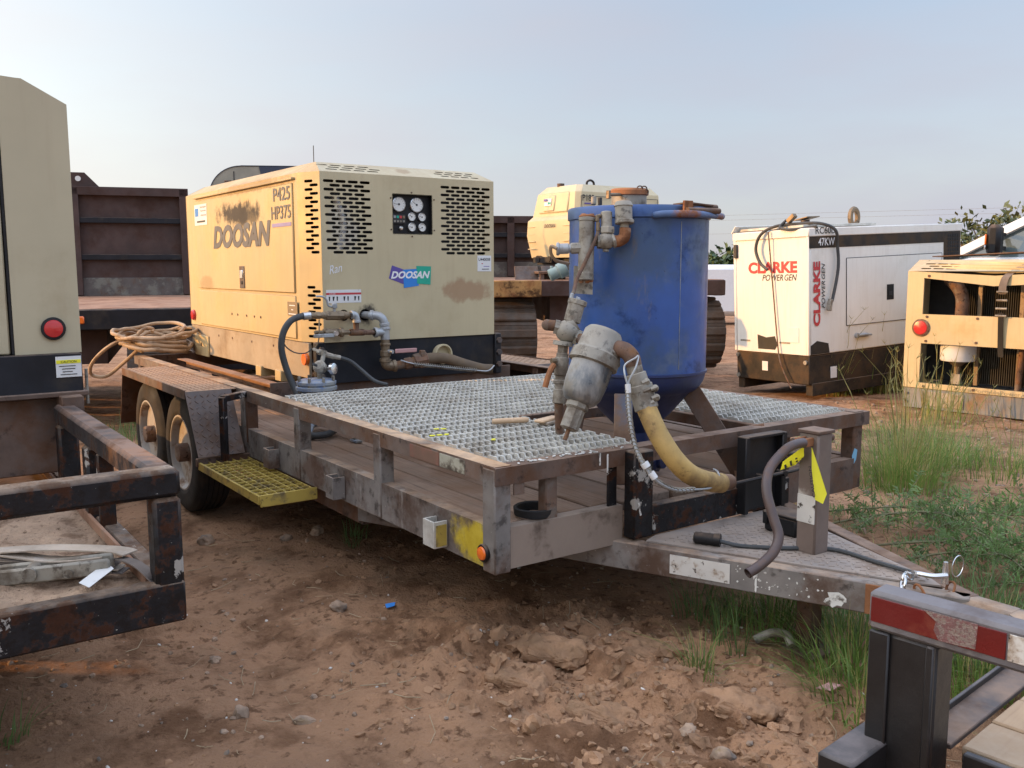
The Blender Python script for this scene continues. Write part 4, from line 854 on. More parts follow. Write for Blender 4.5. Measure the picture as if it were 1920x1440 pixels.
# ---- valve train on the near side.  e_ = left in view, d_ = towards viewer
EL = Vector((-.579, -.8155, 0)); DV = Vector((.8155, -.579, 0))
def cyls(name, segs, m, label=None, parent=None, ang=38):
    mb = MB()
    for s_ in segs: mb.cyl(s_[0], s_[1], s_[2], s_[3] if len(s_) > 3 else 18, r2=s_[4] if len(s_) > 4 else None, ch=.003)
    return K(name, mb, M[m], label, parent, ang=ang)
D1 = 3.63
cyls('inlet_valve', [(V(-0.311, 0.662, 1.585), V(-0.291, 0.639, 1.355), .031, 20), (V(-0.311, 0.663, 1.593), V(-0.310, 0.661, 1.576), .034), (V(-0.294, 0.639, 1.376), V(-0.291, 0.637, 1.346), .034), (V(-0.287, 0.676, 1.501), V(-0.271, 0.698, 1.497), .019, 8), (V(-0.337, 0.600, 1.472), V(-0.313, 0.635, 1.474), .022, 8)], 'cast', 'dusty upright valve body on the tank')
cyls('valve_cap', [(V(-0.312, 0.663, 1.601), V(-0.311, 0.662, 1.591), .033), (V(-0.322, 0.652, 1.608), V(-0.320, 0.651, 1.597), .012, 6), (V(-0.303, 0.677, 1.608), V(-0.302, 0.677, 1.597), .012, 6)], 'rust_orange')
cyls('valve_bolts', [(V(-0.300, 0.625, 1.351), V(-0.299, 0.624, 1.336), .010, 6), (V(-0.287, 0.644, 1.350), V(-0.285, 0.643, 1.336), .010, 6), (V(-0.278, 0.656, 1.350), V(-0.277, 0.655, 1.340), .010, 6)], 'rust_orange')
K('bracket_plate', MB().sheet([V(-0.362, 0.637, 1.405), V(-0.316, 0.699, 1.394), V(-0.307, 0.690, 1.290), V(-0.352, 0.627, 1.295)], .006, DV), M['cast'], 'tan bracket plate behind the valve')
cyls('union', [(V(-0.370, 0.554, 1.470), V(-0.341, 0.595, 1.472), .021), (V(-0.370, 0.554, 1.470), V(-0.362, 0.564, 1.470), .027, 10), (V(-0.344, 0.590, 1.472), V(-0.332, 0.607, 1.472), .016)], 'cast_grey')
K('signal_tube', MB().tube(smooth([V(-0.345, 0.537, 1.471), V(-0.366, 0.526, 1.480), V(-0.380, 0.535, 1.453), V(-0.390, 0.567, 1.426), V(-0.429, 0.633, 1.418), V(-0.454, 0.684, 1.414)], 6), .007, 8), M['hose_tan'])
K('pilot_valve', MB().ball(V(-0.244, 0.702, 1.500), .036, 3, (1, 1, .95)).cyl(V(-0.263, 0.675, 1.498), V(-0.255, 0.687, 1.498), .028, 8).cyl(V(-0.242, 0.701, 1.479), V(-0.240, 0.699, 1.459), .012, 8), M['cast'])
cyls('pilot_bonnet', [(V(-0.255, 0.713, 1.615), V(-0.246, 0.707, 1.534), .022), (V(-0.247, 0.710, 1.556), V(-0.245, 0.708, 1.529), .030, 6), (V(-0.231, 0.721, 1.500), V(-0.224, 0.732, 1.504), .030, 8)], 'cast')
cyls('small_fitting', [(V(-0.263, 0.679, 1.598), V(-0.261, 0.700, 1.598), .008), (V(-0.266, 0.676, 1.602), V(-0.263, 0.674, 1.575), .009, 8), (V(-0.262, 0.676, 1.575), V(-0.258, 0.673, 1.537), .008)], 'brass')
def bend(pts, r, m, name, label=None, n=16): return K(name, MB().tube(smooth(pts, 6), r, n), M[m], label)
bend([V(-0.227, 0.726, 1.500), V(-0.215, 0.743, 1.500), V(-0.204, 0.761, 1.513), V(-0.204, 0.766, 1.533), V(-0.205, 0.768, 1.550)], .023, 'rust_orange', 'rusted_elbow', 'orange rusted elbow under the muffler')
cyls('muffler', [(V(-0.207, 0.766, 1.550), V(-0.209, 0.768, 1.571), .018), (V(-0.208, 0.767, 1.567), V(-0.210, 0.768, 1.583), .038, 24), (V(-0.211, 0.766, 1.579), V(-0.218, 0.769, 1.639), .034, 28), (V(-0.218, 0.769, 1.633), V(-0.220, 0.770, 1.654), .038, 24, .032)], 'cast', 'round dusty muffler can')
bend([V(-0.258, 0.673, 1.537), V(-0.259, 0.666, 1.513), V(-0.259, 0.639, 1.467), V(-0.262, 0.604, 1.405), V(-0.248, 0.561, 1.356), V(-0.219, 0.522, 1.310), V(-0.213, 0.509, 1.296)], .0075, 'rust_pipe', 'signal_tube', n=8)
# lower valve and column
D2 = 3.48
cyls('hose_end', [(V(-0.198, 0.497, 1.301), V(-0.198, 0.489, 1.264), .008), (V(-0.199, 0.490, 1.276), V(-0.198, 0.487, 1.252), .010, 6), (V(-0.184, 0.514, 1.284), V(-0.182, 0.510, 1.260), .007), (V(-0.188, 0.507, 1.286), V(-0.178, 0.520, 1.278), .005)], 'cast_grey')
cyls('actuator', [(V(-0.184, 0.509, 1.268), V(-0.188, 0.487, 1.192), .032, 24), (V(-0.183, 0.513, 1.276), V(-0.184, 0.507, 1.256), .037, 8)], 'cast', 'ribbed grey actuator above the metering valve')
K('valve_body', MB().ball(V(-0.194, 0.471, 1.158), .046, 3, (1, 1, .95)).cyl(V(-0.182, 0.495, 1.188), V(-0.189, 0.482, 1.176), .035, 20).cyl(V(-0.199, 0.455, 1.120), V(-0.199, 0.452, 1.104), .038, 16).cyl(V(-0.175, 0.494, 1.140), V(-0.166, 0.505, 1.132), .033, 6).cyl(V(-0.224, 0.433, 1.176), V(-0.214, 0.446, 1.172), .030, 6), M['cast'])
cyls('pipe_stub', [(V(-0.241, 0.410, 1.182), V(-0.222, 0.436, 1.178), .021)], 'rust_pipe', 'rusty pipe stub')
cyls('pipe_stub', [(V(-0.171, 0.499, 1.140), V(-0.132, 0.498, 1.122), .021)], 'rust_pipe')
K('pipe_stub', MB().ball(V(-0.241, 0.410, 1.182), .022, 2), M['rust_pipe'])
cyls('riser', [(V(-0.198, 0.454, 1.108), V(-0.196, 0.448, 1.068), .021, 6), (V(-0.196, 0.450, 1.076), V(-0.195, 0.444, 1.040), .023), (V(-0.196, 0.447, 1.060), V(-0.192, 0.437, 0.990), .027, 12), (V(-0.192, 0.439, 1.000), V(-0.187, 0.431, 0.930), .022, 16), (V(-0.190, 0.436, 0.976), V(-0.189, 0.435, 0.960), .028, 8), (V(-0.188, 0.432, 0.940), V(-0.185, 0.424, 0.886), .025)], 'cast', 'dusty riser pipe with unions')
cyls('pipe_stub', [(V(-0.185, 0.424, 0.890), V(-0.210, 0.450, 0.766), .018)], 'rust_pipe')
K('valve_stem', MB().cyl(V(-0.193, 0.414, 1.050), V(-0.194, 0.395, 1.049), .011, 8), M['brass'])
K('lever', MB().tube(smooth([V(-0.186, 0.404, 1.039), V(-0.184, 0.385, 1.020), V(-0.180, 0.367, 0.990), V(-0.182, 0.356, 0.954)], 4), [.005]+[.011]*12, 8), M['rust_orange'], 'rusty orange ball valve lever')
# moisture separator: tilted head and bowl
D3 = 3.36
h0, h1 = V(-0.022, 0.505, 1.159), V(-0.012, 0.346, 0.849); ax = (h1-h0).normalized(); Ls = (h1-h0).length
M['bowl'] = mat('scuffed_separator_bowl', (.13, .14, .15), .3, .4, var=.2, layers=[((.42, .40, .36), 4, .52, .08, .85, .7, 0, (1, 1, .4)), ((.33, .30, .25), 12, .58, .08, .7, .8)], bump=(50, .1))
sep = K('separator_head', MB().lathe([(.02, -.012), (.062, -.008), (.072, .006), (.078, .075), (.082, .08), (.090, .085), (.092, .125), (.080, .13), (0, .13)], h0, ax, 32), M['cast'], 'dusty moisture separator head')
K('separator_bowl', MB().lathe([(.078, .126), (.077, .20), (.072, .245), (.060, .268), (.045, .278), (0, .28)], h0, ax, 32), M['bowl'], 'scuffed dark separator bowl')
K('drain_collar', MB().lathe([(.038, .268), (.042, .275), (.042, .296), (.036, .302), (0, .302)], h0, ax, 8), M['cast'], ang=20)
K('drain_nut', MB().lathe([(.034, .30), (.034, .375), (.026, .38), (0, .38)], h0, ax, 8), M['cast'], ang=20)
K('drain_cock', MB().cyl(h0+ax*.375, h0+ax*.42, .008, 8), M['rust_pipe'])
K('flat_boss', MB().box(V(0.027, 0.504, 1.078), (.07, .05, .085), Matrix.Rotation(R(-35), 3, 'Z') @ Matrix.Rotation(R(18), 3, 'Y'), ch=.012), M['cast'], parent=sep)
bend([V(0.023, 0.505, 1.109), V(0.052, 0.510, 1.107), V(0.082, 0.516, 1.101), V(0.104, 0.525, 1.079), V(0.111, 0.529, 1.049)], .030, 'rust_pipe', 'outlet_elbow', 'brown pipe elbow leaving the separator', 20)
cyls('nipple', [(V(0.109, 0.528, 1.060), V(0.120, 0.534, 1.015), .029, 16)], 'cast')
cp_ = cyls('claw_coupling', [(V(0.118, 0.533, 1.022), V(0.132, 0.542, 0.973), .037, 20), (V(0.130, 0.541, 0.981), V(0.137, 0.545, 0.956), .046, 10), (V(0.137, 0.545, 0.960), V(0.162, 0.549, 0.895), .043, 16)], 'cast', 'dusty claw coupling with bolted clamps')
K('clamp_lug', MB().ball(V(0.165, 0.541, 0.996), .014, 2).cyl(V(0.164, 0.522, 0.993), V(0.176, 0.541, 1.003), .008, 6), M['cast'], parent=cp_)
K('clamp_lug', MB().ball(V(0.185, 0.564, 0.973), .014, 2).cyl(V(0.184, 0.544, 0.971), V(0.196, 0.564, 0.980), .008, 6), M['cast'], parent=cp_)
K('clamp_lug', MB().ball(V(0.191, 0.565, 0.941), .014, 2).cyl(V(0.189, 0.545, 0.939), V(0.202, 0.564, 0.948), .008, 6), M['cast'], parent=cp_)
K('clamp_lug', MB().ball(V(0.184, 0.551, 0.921), .014, 2).cyl(V(0.183, 0.531, 0.919), V(0.195, 0.550, 0.928), .008, 6), M['cast'], parent=cp_)
K('clamp_lug', MB().ball(V(0.171, 0.542, 0.966), .014, 2).cyl(V(0.170, 0.522, 0.963), V(0.182, 0.542, 0.973), .008, 6), M['cast'], parent=cp_)
# yellow blast hose
yh = thing('blast_hose', 'thick yellow blast hose curving from the tank over the front rail', 'hose', (0.0, 1.0, .5), world=True)
hpts = [V(0.153, 0.544, 0.925), V(0.174, 0.546, 0.884), V(0.217, 0.555, 0.812), V(0.261, 0.584, 0.734), V(0.279, 0.647, 0.671), V(0.277, 0.740, 0.631), V(0.262, 0.835, 0.607)]
part('hose_body', MB().tube(smooth(hpts, 8), .0365, 18), M['hose_yellow'], yh)
part('hose_cuff', MB().tube([V(0.262, 0.820, 0.611), V(0.246, 0.899, 0.599)], .030, 14), M['rusty'], yh)
wh = thing('safety_cable', 'grey spring wrapped whip cable looped beside the yellow hose', 'cable', (0.0, .9, .5), world=True)
cpts = smooth([V(0.151, 0.465, 0.977), V(0.166, 0.456, 0.919), V(0.186, 0.451, 0.847), V(0.211, 0.452, 0.775), V(0.241, 0.465, 0.717), V(0.272, 0.497, 0.664), V(0.297, 0.559, 0.629), V(0.307, 0.641, 0.620)], 30)
sp = []
for i, c in enumerate(cpts[8:]): a = i*1.1; sp.append(c+EL*.0085*math.cos(a)+Vector((.2, -.1, 1)).normalized()*.0085*math.sin(a) if i % 210 < 128 or True else c)
part('spring', MB().tube(sp, .0032, 5), M['cast'], wh); part('cable', MB().tube(cpts, .006, 6), M['cast_grey'], wh)
part('sleeve', MB().cyl(V(0.150, 0.466, 0.992), V(0.154, 0.466, 0.962), .010, 10).cyl(V(0.257, 0.481, 0.693), V(0.267, 0.492, 0.673), .013, 10).cyl(V(0.240, 0.465, 0.726), V(0.247, 0.472, 0.711), .015, 10), M['label'], wh)
part('loop', MB().tube(smooth([V(0.150, 0.466, 0.988), V(0.140, 0.460, 1.029), V(0.130, 0.471, 1.058), V(0.148, 0.500, 1.080), V(0.147, 0.518, 1.087), V(0.160, 0.493, 1.048), V(0.152, 0.472, 1.007), V(0.151, 0.468, 0.988)], 6), .0035, 6), M['cast_grey'], wh)
part('loop', MB().tube(smooth([V(0.307, 0.641, 0.620), V(0.306, 0.724, 0.613), V(0.296, 0.784, 0.628), V(0.284, 0.791, 0.657), V(0.247, 0.809, 0.660)], 6), .004, 6), M['cast_grey'], wh)
# brush under the separator, lying on the grating
bz = H+.012
br = thing('wire_brush', 'small brush with bare wooden handle lying on the grating under the separator', 'brush', (-.60, .60, bz), world=True)
part('handle', MB().tube(smooth([(-.66, .44, bz+.012), (-.62, .52, bz+.014), (-.60, .585, bz+.013)], 4), [.010]+[.012]*7+[.009], 10), M['plain_wood'], br)
part('head', MB().box((-.555, .655, bz+.014), (.05, .14, .014), Matrix.Rotation(R(20), 3, 'Z'), ch=.005), M['plain_wood'], br)
part('bristles', MB().box((-.548, .668, bz+.004), (.045, .12, .012), Matrix.Rotation(R(20), 3, 'Z'), ch=.002), M['strap'], br)
# ------------------------------------------------------------------ small things on the tongue
pg = thing('plug', 'black trailer plug lying on the dusty tongue plate', 'plug', (.26, .77, .385), world=True)
part('body', MB().cyl((.222, .742, .408), (.295, .785, .408), .022, 14, ch=.004), M['plastic'], pg); part('collar', MB().cyl((.285, .779, .408), (.305, .791, .408), .024, 12), M['plastic'], pg)
part('pin', MB().cyl((.219, .740, .408), (.223, .742, .408), .012, 10), M['cast'], pg)
part('cable', MB().tube(smooth([(.30, .788, .405), (.36, .84, .392), (.46, .93, .393), (.58, 1.07, .393), (.75, 1.07, .393), (.90, 1.05, .40), (.97, 1.04, .41)], 6), .008, 8), M['hose_black'], pg)
ct = thing('caution_tape', 'yellow caution tape scrap tied round the jack head', 'tape', (.54, .95, .62), world=True)
part('tape_tail', MB().sheet([(.563, .952, .775), (.59, .962, .70), (.622, .965, .62), (.615, .955, .585), (.588, .948, .595), (.572, .945, .70)], .001), M['tape_yellow'], ct)
part('tape_tail', MB().sheet([(.535, .945, .775), (.50, .965, .755), (.445, .95, .705), (.44, .945, .675), (.49, .96, .70), (.53, .955, .74)], .001), M['tape_yellow'], ct)
for i in range(4): part('print', MB().sheet([(.455+i*.02, .9455+i*.004, .694+i*.017), (.463+i*.02, .9455+i*.004, .700+i*.017), (.466+i*.02, .9465+i*.0035, .683+i*.016), (.459+i*.02, .9465+i*.0035, .679+i*.016)], .0006), M['ink'], ct)
text('CAUTION', (.592, .9465, .605), (-.16, -.06, .97), (-.85, .1, -.3), .11, .014, M['ink'], ct, bold=.01)
# chains at the coupler
def link(c, d, n_, L=.040, w=.014, r=.0042):
    d, n_ = Vector(d).normalized(), Vector(n_).normalized(); s_ = n_.cross(d).normalized(); pts = []
    for k in range(16): t = 2*PI*k/16; pts.append(Vector(c)+d*(L/2-w)*(1 if math.cos(t) > 0 else -1)*min(1, abs(math.cos(t))*3)+d*w*math.cos(t)+s_*w*math.sin(t))
    return MB().tube(pts, r, 6, closed=True)
def chain(name, label, pts, m, L=.040):
    t = thing(name, label, 'chain', pts[0], world=True); P_ = [Vector(p) for p in pts]; run = []
    acc = smooth(P_, 12); d = 0; last = acc[0]; i = 0
    for a, b in zip(acc, acc[1:]):
        d += (b-a).length
        if d >= L*.74:
            d = 0; part('link', link((a+b)/2, b-a, (1, .2, .1) if i % 2 else (.1, 1, .2), L), m, t); i += 1
    return t
chain('safety_chain', 'bright safety chain hanging down from the tongue tip', [(.93, 1.0, .41), (.945, .93, .415), (.96, .90, .39), (.965, .895, .30), (.968, .892, .20), (.965, .89, .12)], M['chrome'])
chain('safety_chain', 'rusty chain loop bunched at the tongue tip', [(.955, .97, .40), (.985, .97, .365), (1.01, 1.0, .34), (1.03, 1.03, .35), (1.03, 1.06, .40)], M['rust_orange'], .044)
hk = thing('shackle', 'bright shackle bolt with thin wire ring on the tongue tip', 'shackle', (.98, 1.02, .40), world=True)
part('bow', MB().tube(smooth([(.93, 1.0, .415), (.96, .985, .425), (1.0, 1.0, .425), (1.03, 1.03, .43)], 5), .008, 8), M['chrome'], hk)
part('bolt', MB().cyl((1.02, 1.035, .40), (1.02, 1.035, .47), .012, 10, r2=.007).cyl((.93, .98, .41), (.93, 1.02, .41), .011, 6), M['chrome'], hk)
part('wire_ring', MB().tube([Vector((1.04, 1.07+.034*math.cos(t), .455+.034*math.sin(t))) for t in [2*PI*k/24 for k in range(24)]], .0018, 5, closed=True), M['chrome'], hk)
# rubber ring on the deck
single('rubber_ring', MB().lathe([(.062, .0), (.075, .004), (.078, .03), (.072, .034), (.064, .03), (.062, .0)], (-.085, .235, .507), (0, 0, 1), 32, caps=False), M['rubber'], 'black rubber ring lying on the deck planks behind the front channel', 'ring')
# coiled hose at the back of the trailer
co = thing('coiled_hose', 'tangled coil of tan air hose heaped on the trailer tail', 'hose', (-5.0, .12, .72), world=True)
rs = random.Random(3)
for k in range(11):
    pts = []; cx, cy = -5.05+rs.uniform(-.1, .1), .22+rs.uniform(-.08, .08); ra, rb = rs.uniform(.20, .36), rs.uniform(.16, .30); tl, tm = rs.uniform(-.35, .15), rs.uniform(-.25, .25); ph = rs.uniform(0, 6)
    for i in range(18):
        t = ph+2*PI*i/17*rs.uniform(.99, 1.01); x, y = ra*math.cos(t), rb*math.sin(t); pts.append((cx+x, cy+y, .76+k*.014+tl*x*.5+tm*y*.8+rs.uniform(-.01, .01)))
    part('hose_turn', MB().tube(smooth(pts, 3), .0145, 8), M['hose_tan'], co)
part('hose_turn', MB().tube(smooth([(-5.0, .05, .88), (-5.15, -.12, .80), (-5.35, -.22, .66), (-5.45, -.22, .55), (-5.40, -.12, .53), (-5.25, -.02, .64), (-5.05, .10, .80)], 6), .0145, 8), M['hose_tan'], co)
part('hose_turn', MB().tube(smooth([(-5.02, .02, .82), (-5.0, .06, .90), (-5.02, .12, .93), (-5.03, .17, .92), (-5.02, .16, .90)], 6), .0145, 8), M['hose_tan'], co)
# paint marks on the trailer
for (y_, z_, h_) in ((.455, .702, .045), (.492, .682, .07), (.452, .722, .012)): part('paint_drip', MB().box((.0195, y_, z_), (.002, .007, h_), ch=.0005), M['flake'], tr)
part('paint_drip', MB().box((.0665, .612, .50), (.002, .008, .05), Matrix.Rotation(R(14), 3, 'X'), ch=.0005), M['flake'], tr)
rs = random.Random(8)
for i in range(26): x_, y_ = rs.uniform(-.07, -.01), rs.uniform(.1, .6); part('paint_fleck', MB().box((rs.uniform(-.04, .005), y_, H+.0005), (rs.uniform(.004, .012), rs.uniform(.006, .03), .003), Matrix.Rotation(rs.uniform(0, 3), 3, 'Z'), ch=.0004), M['flake'], tr)
for (x_, y_) in ((-.70, .19), (-.685, .215), (-.58, .10), (-.575, .13), (-.57, .16), (-.37, .25)): part('paint_fleck', MB().box((x_, y_, H+.0125), (.016, .022, .003), Matrix.Rotation(rs.uniform(0, 3), 3, 'Z'), ch=.0005), M['tape_yellow'], tr)
M['sky_paint'] = mat('light_blue_paint_smear', (.16, .36, .50), .6, var=.15, bump=None)
part('paint_smear', MB().sheet([(.0015, 2.03, .47), (.0015, 2.055, .50), (.0015, 2.062, .545), (.0015, 2.04, .555), (.0015, 2.022, .52)], .001, (1, 0, 0)), M['sky_paint'], tr)
# tail frame of yet another trailer behind the coil
tf = thing('trailer_tail', 'grey steel trailer tail frame standing on the ground behind the hose coil', 'trailer', (-6.3, -.6, zground(-6.3, -.6)), (0, 0, R(-6)))
for (a, b, c, d) in ((0, .10, .56, .26), (0, .02, .34, .06)): part('tail_beam', MB().box((0, b-.45, c), (.08, 1.5, d), ch=.008), M['grey_chan'], tf)
for y in (-1.05, -.25, .33): part('tail_post', MB().box((.02, y-.02, .36), (.10, .09, .74), ch=.008), M['grey_chan'] if y < .3 else M['beige'], tf)
part('tail_leg', MB().box((-.3, -.4, .30), (.5, .08, .08)), M['rusty'], tf)

# ------------------------------------------------------------------ black trailer at the left with its compressor
lt_ = thing('equipment_trailer', 'black chipped-paint trailer with tube rails and a dirt covered deck at left', 'trailer', (-1.9, -1.9, 0), world=True)
def T2(name, mb, m, label=None, parent=None, **k): return part(name, mb, m, parent or lt_, label, **k)
XA, YA, YB = .05, -1.045, -3.05
T2('front_rail', MB().beam((XA-.038, YA, .832), (XA-.038, YB, .832), .076, .076, ch=.012), M['black_chip'])
M['rail_rust_sun'] = mat('black_rail_rust_and_sun_patch', (.02, .019, .02), .5, var=.4, layers=[((.10, .055, .035), 7, .56, .08, .8, .9), ((.55, .52, .47), 40, .72, .03, .8, .9)], dust=((.27, .17, .12), 1.0), blots=[((1.62, .855, .86), (.24, .12, .10), (.36, .16, .07), .95)], bump=(60, .3))  # rust layers, plus an orange blot painting the sunlit patch near the corner
T2('side_rail', MB().beam((XA-.08, YA-.038, .832), (-1.42, YA-.038, .832), .076, .076, ch=.012), M['rail_rust_sun'])
T2('side_rail', MB().beam((XA-.08, YB+.038, .832), (-1.42, YB+.038, .832), .076, .076, ch=.012), M['black_chip'])
for x in (XA-.038, -.86, -1.38):
    for y in (YA-.038, YB+.038): T2('post', MB().box((x, y, (.455+.793)/2), (.074, .074, .793-.455), ch=.010), M['black_chip'])
T2('post', MB().box((-.70, YA-.04, .62), (.03, .05, .34)), M['black_chip'])
T2('front_channel', MB().box((XA-.028, (YA+YB)/2, .505), (.060, YA-YB-.002, .112), ch=.006), M['black_chip'])
for y in (YA-.03, YB+.03):
    T2('side_channel', MB().box((-2.6, y, .50), (5.15, .055, .10), ch=.006), M['black_chip'])
    T2('deck_lip', MB().box((-2.6, y-.045*(1 if y > -2 else -1), .545), (5.1, .012, .035)), M['deck_orange'])
M['dirt_patch'] = M['dry_dirt']
mb = MB(); nx, ny = 90, 60
for j in range(ny+1):
    for i in range(nx+1):
        x = XA-.062-(1.40)*i/nx; y = YA-.065-(1.87)*j/ny; p = Vector((x, y, 0))
        mb.v.append((x, y, .527+.020*noise.noise(p*3)+.014*noise.noise(p*9)+.008*noise.noise(p*24)+.006*(1-2*abs(noise.noise(p*11+Vector((5, 5, 0)))))))
mb.f = [(j*(nx+1)+i, (j+1)*(nx+1)+i, (j+1)*(nx+1)+i+1, j*(nx+1)+i+1) for j in range(ny) for i in range(nx)]
T2('deck_dirt', mb, M['dry_dirt'], 'dry cracked dirt caked over the deck', ang=180, kind='stuff')
T2('deck', MB().box((-2.6, -2.05, .49), (5.1, 1.9, .03)), M['rusty'])
T2('cross_frame', MB().box((-1.50, -1.65, .74), (.06, 1.22, .30)), M['rusty']); T2('cross_frame', MB().box((-3.4, -1.75, .74), (.06, 1.4, .30)), M['rusty'])
for y in (-1.06, -2.4): T2('support_rail', MB().box((-2.45, y, .87), (2.2, .08, .07)), M['rusty'])
for x in (-2.6, -3.4):
    for y, s in ((-1.02+.0, 1), (YB-.02, -1)):
        w = .2; T2('tyre', MB().lathe([(.2, -.1), (.29, -.105), (.345, -.08), (.352, -.06), (.352, .06), (.345, .08), (.29, .105), (.2, .1)], (x, y-.14*s, .32), (0, 1, 0), 36, caps=False), M['rubber'])
# compressor standing on it
lc_ = thing('air_compressor', 'tall beige compressor cut off by the left picture edge, red round lamp on its corner', 'air compressor', (-2.5, -1.65, .905), world=True)
def C2(name, mb, m, label=None, parent=None, **k): return part(name, mb, m, parent or lc_, label, **k)
FX, RX, YL, YRi = -1.45, -3.50, -2.32, -1.0
zb_, zt_ = 1.068, 2.03
M['beige_old'] = mat('beige_left_panel', (.47, .41, .27), .55, var=.06, vscale=1.2, layers=[((.36, .28, .17), 2, .63, .12, .4, .8), ((.17, .11, .07), 60, .77, .02, .7, .9)], grain=((8, 8, .5), (.38, .30, .19), 3, .25), dust=((.4, .3, .2), .5), bump=(25, .05))  # slightly duller beige, used on the left compressor
C2('front_panel', MB().sheet([(FX, YRi-.235, zb_), (FX, YRi, zb_), (FX, YRi, zt_-.005), (FX, YRi-.15, zt_+.075), (FX, YRi-.235, zt_+.080)], .02, (1, 0, 0)), M['beige_old'])
C2('front_door', MB().box((FX-.012, YRi-.245-.535, (zb_+1.985)/2), (.02, 1.06, 1.985-zb_-.004), ch=.006), M['beige_old'])
C2('front_header', MB().box((FX-.012, YRi-.245-.535, 2.045), (.02, 1.06, .105), ch=.006), M['beige_old'])
C2('seam', MB().box((FX-.016, YRi-.240, (zb_+2.1)/2), (.02, .012, 1.03)), M['dark'])
C2('door_vent', MB().box((FX+.001, YRi-.42, 1.45), (.006, .012, .66)), M['dark'])
mb = MB()
mb.sheet([(FX-.02, YRi, zb_), (FX-.02, YRi, zt_), (RX, YRi, zt_), (RX, YRi, zb_)], .005, (0, 1, 0)); C2('side_panel', mb, M['beige_old'])
mb = MB(); mb.sheet([(FX-.02, YL, zb_), (FX-.02, YL, zt_), (RX, YL, zt_), (RX, YL, zb_)], .005, (0, -1, 0)); C2('side_panel', mb, M['beige_side'])
mb = MB(); mb.sheet([(FX-.02, YRi, zt_), (FX-.02, YRi-.15, zt_+.08), (RX, YRi-.15, zt_+.08), (RX, YRi, zt_)], .005, (0, 1, 1)); mb.sheet([(FX-.02, YRi-.15, zt_+.08), (FX-.02, YL+.15, zt_+.08), (RX, YL+.15, zt_+.08), (RX, YRi-.15, zt_+.08)], .005, (0, 0, 1)); mb.sheet([(FX-.02, YL, zt_), (FX-.02, YL+.15, zt_+.08), (RX, YL+.15, zt_+.08), (RX, YL, zt_)], .005, (0, -1, 1)); C2('roof', mb, M['beige_old'])
mb = MB(); mb.sheet([(RX, YL, zb_), (RX, YL, zt_), (RX, YL+.15, zt_+.08), (RX, YRi-.15, zt_+.08), (RX, YRi, zt_), (RX, YRi, zb_)], .005, (-1, 0, 0)); C2('rear_panel', mb, M['beige_side'])
C2('base', MB().box(((FX+RX)/2+.015, (YL+YRi)/2, .99), (RX*-1+FX+.02, YRi-YL-.01, .155)), M['skirt'], 'dark base skirt')
C2('base_flange', MB().box(((FX+RX)/2+.02, (YL+YRi)/2, .908), (RX*-1+FX+.05, YRi-YL+.02, .02)), M['rusty'])
C2('lamp_bezel', MB().lathe([(.043, 0), (.045, .010), (.037, .014), (0, .014)], (FX, -1.098, 1.165), (1, 0, 0), 28), M['rubber'])
C2('tail_lamp', MB().lathe([(.035, .012), (.033, .018), (.016, .022), (0, .023)], (FX, -1.098, 1.165), (1, 0, 0), 28), M['red_lens'], 'round red tail lamp')
cd = C2('caution_decal', MB().box((FX+.0285, -1.055, 1.015), (.002, .092, .082)), M['label'])
C2('yellow_band', MB().box((FX+.030, -1.055, 1.035), (.002, .088, .014)), M['tape_yellow'], parent=cd)
text('CAUTION', (FX+.0312, -1.083, 1.0305), (0, 1, 0), (0, 0, 1), .056, .009, M['ink'], cd, bold=.01, depth=.0006)
for i in range(4): C2('print_line', MB().box((FX+.030, -1.06+.004*(i % 2), 1.018-i*.011), (.002, .06-.012*(i % 3), .003)), M['ink'], parent=cd)
C2('hinge_pin', MB().cyl((FX+.0, YRi+.012, 1.0), (FX+.0, YRi+.012, .86), .006, 8), M['cast'])
# ratchet strap and paper tag on the dirt
rsx = thing('ratchet_strap', 'dusty folded ratchet strap lying on the dirt deck of the left trailer', 'strap', (-.33, -1.42, .53), world=True)
def ribbon(pts, w, m, name, th=.004):
    P_ = smooth(pts, 6); mb = MB(); vs = []; fs = []
    for i, p in enumerate(P_):
        t = (P_[min(i+1, len(P_)-1)]-P_[max(i-1, 0)]).normalized(); s_ = t.cross(Vector((0, 0, 1)))
        s_ = s_.normalized() if s_.length > .05 else Vector((0, 1, 0)); n_ = s_.cross(t)
        for a, b in ((-w/2, 0), (w/2, 0), (w/2, th), (-w/2, th)): vs.append(p+s_*a+n_*b)
    for i in range(len(P_)-1):
        for k in range(4): fs.append((i*4+k, i*4+(k+1) % 4, i*4+4+(k+1) % 4, i*4+4+k))
    fs += [(3, 2, 1, 0), tuple(len(vs)-4+k for k in range(4))]
    return part(name, mb.add(vs, fs), m, rsx)
for k in range(6): ribbon([(-.17-k*.004, -1.15-.01*k, .545+k*.010), (-.30+k*.008, -1.32, .553+k*.009+.012*math.sin(k)), (-.42, -1.50, .548+k*.011), (-.56+.01*k, -1.72, .545+k*.009)], .05, M['strap'] if k % 2 else M['strap_dark'], 'webbing_fold')
ribbon([(-.15, -1.14, .60), (-.20, -1.18, .606), (-.30, -1.33, .612), (-.42, -1.50, .600), (-.55, -1.7, .59)], .055, M['strap'], 'webbing_fold')
ribbon([(-.17, -1.165, .585), (-.08, -1.145, .592), (-.01, -1.125, .575), (.0, -1.115, .545)], .03, M['strap_dark'], 'webbing_tail')
part('ratchet_frame', MB().beam((-.115, -1.20, .585), (-.27, -1.47, .558), .014, .046, ch=.006).beam((-.165, -1.18, .585), (-.32, -1.45, .558), .014, .046, ch=.006), M['cast'], rsx)
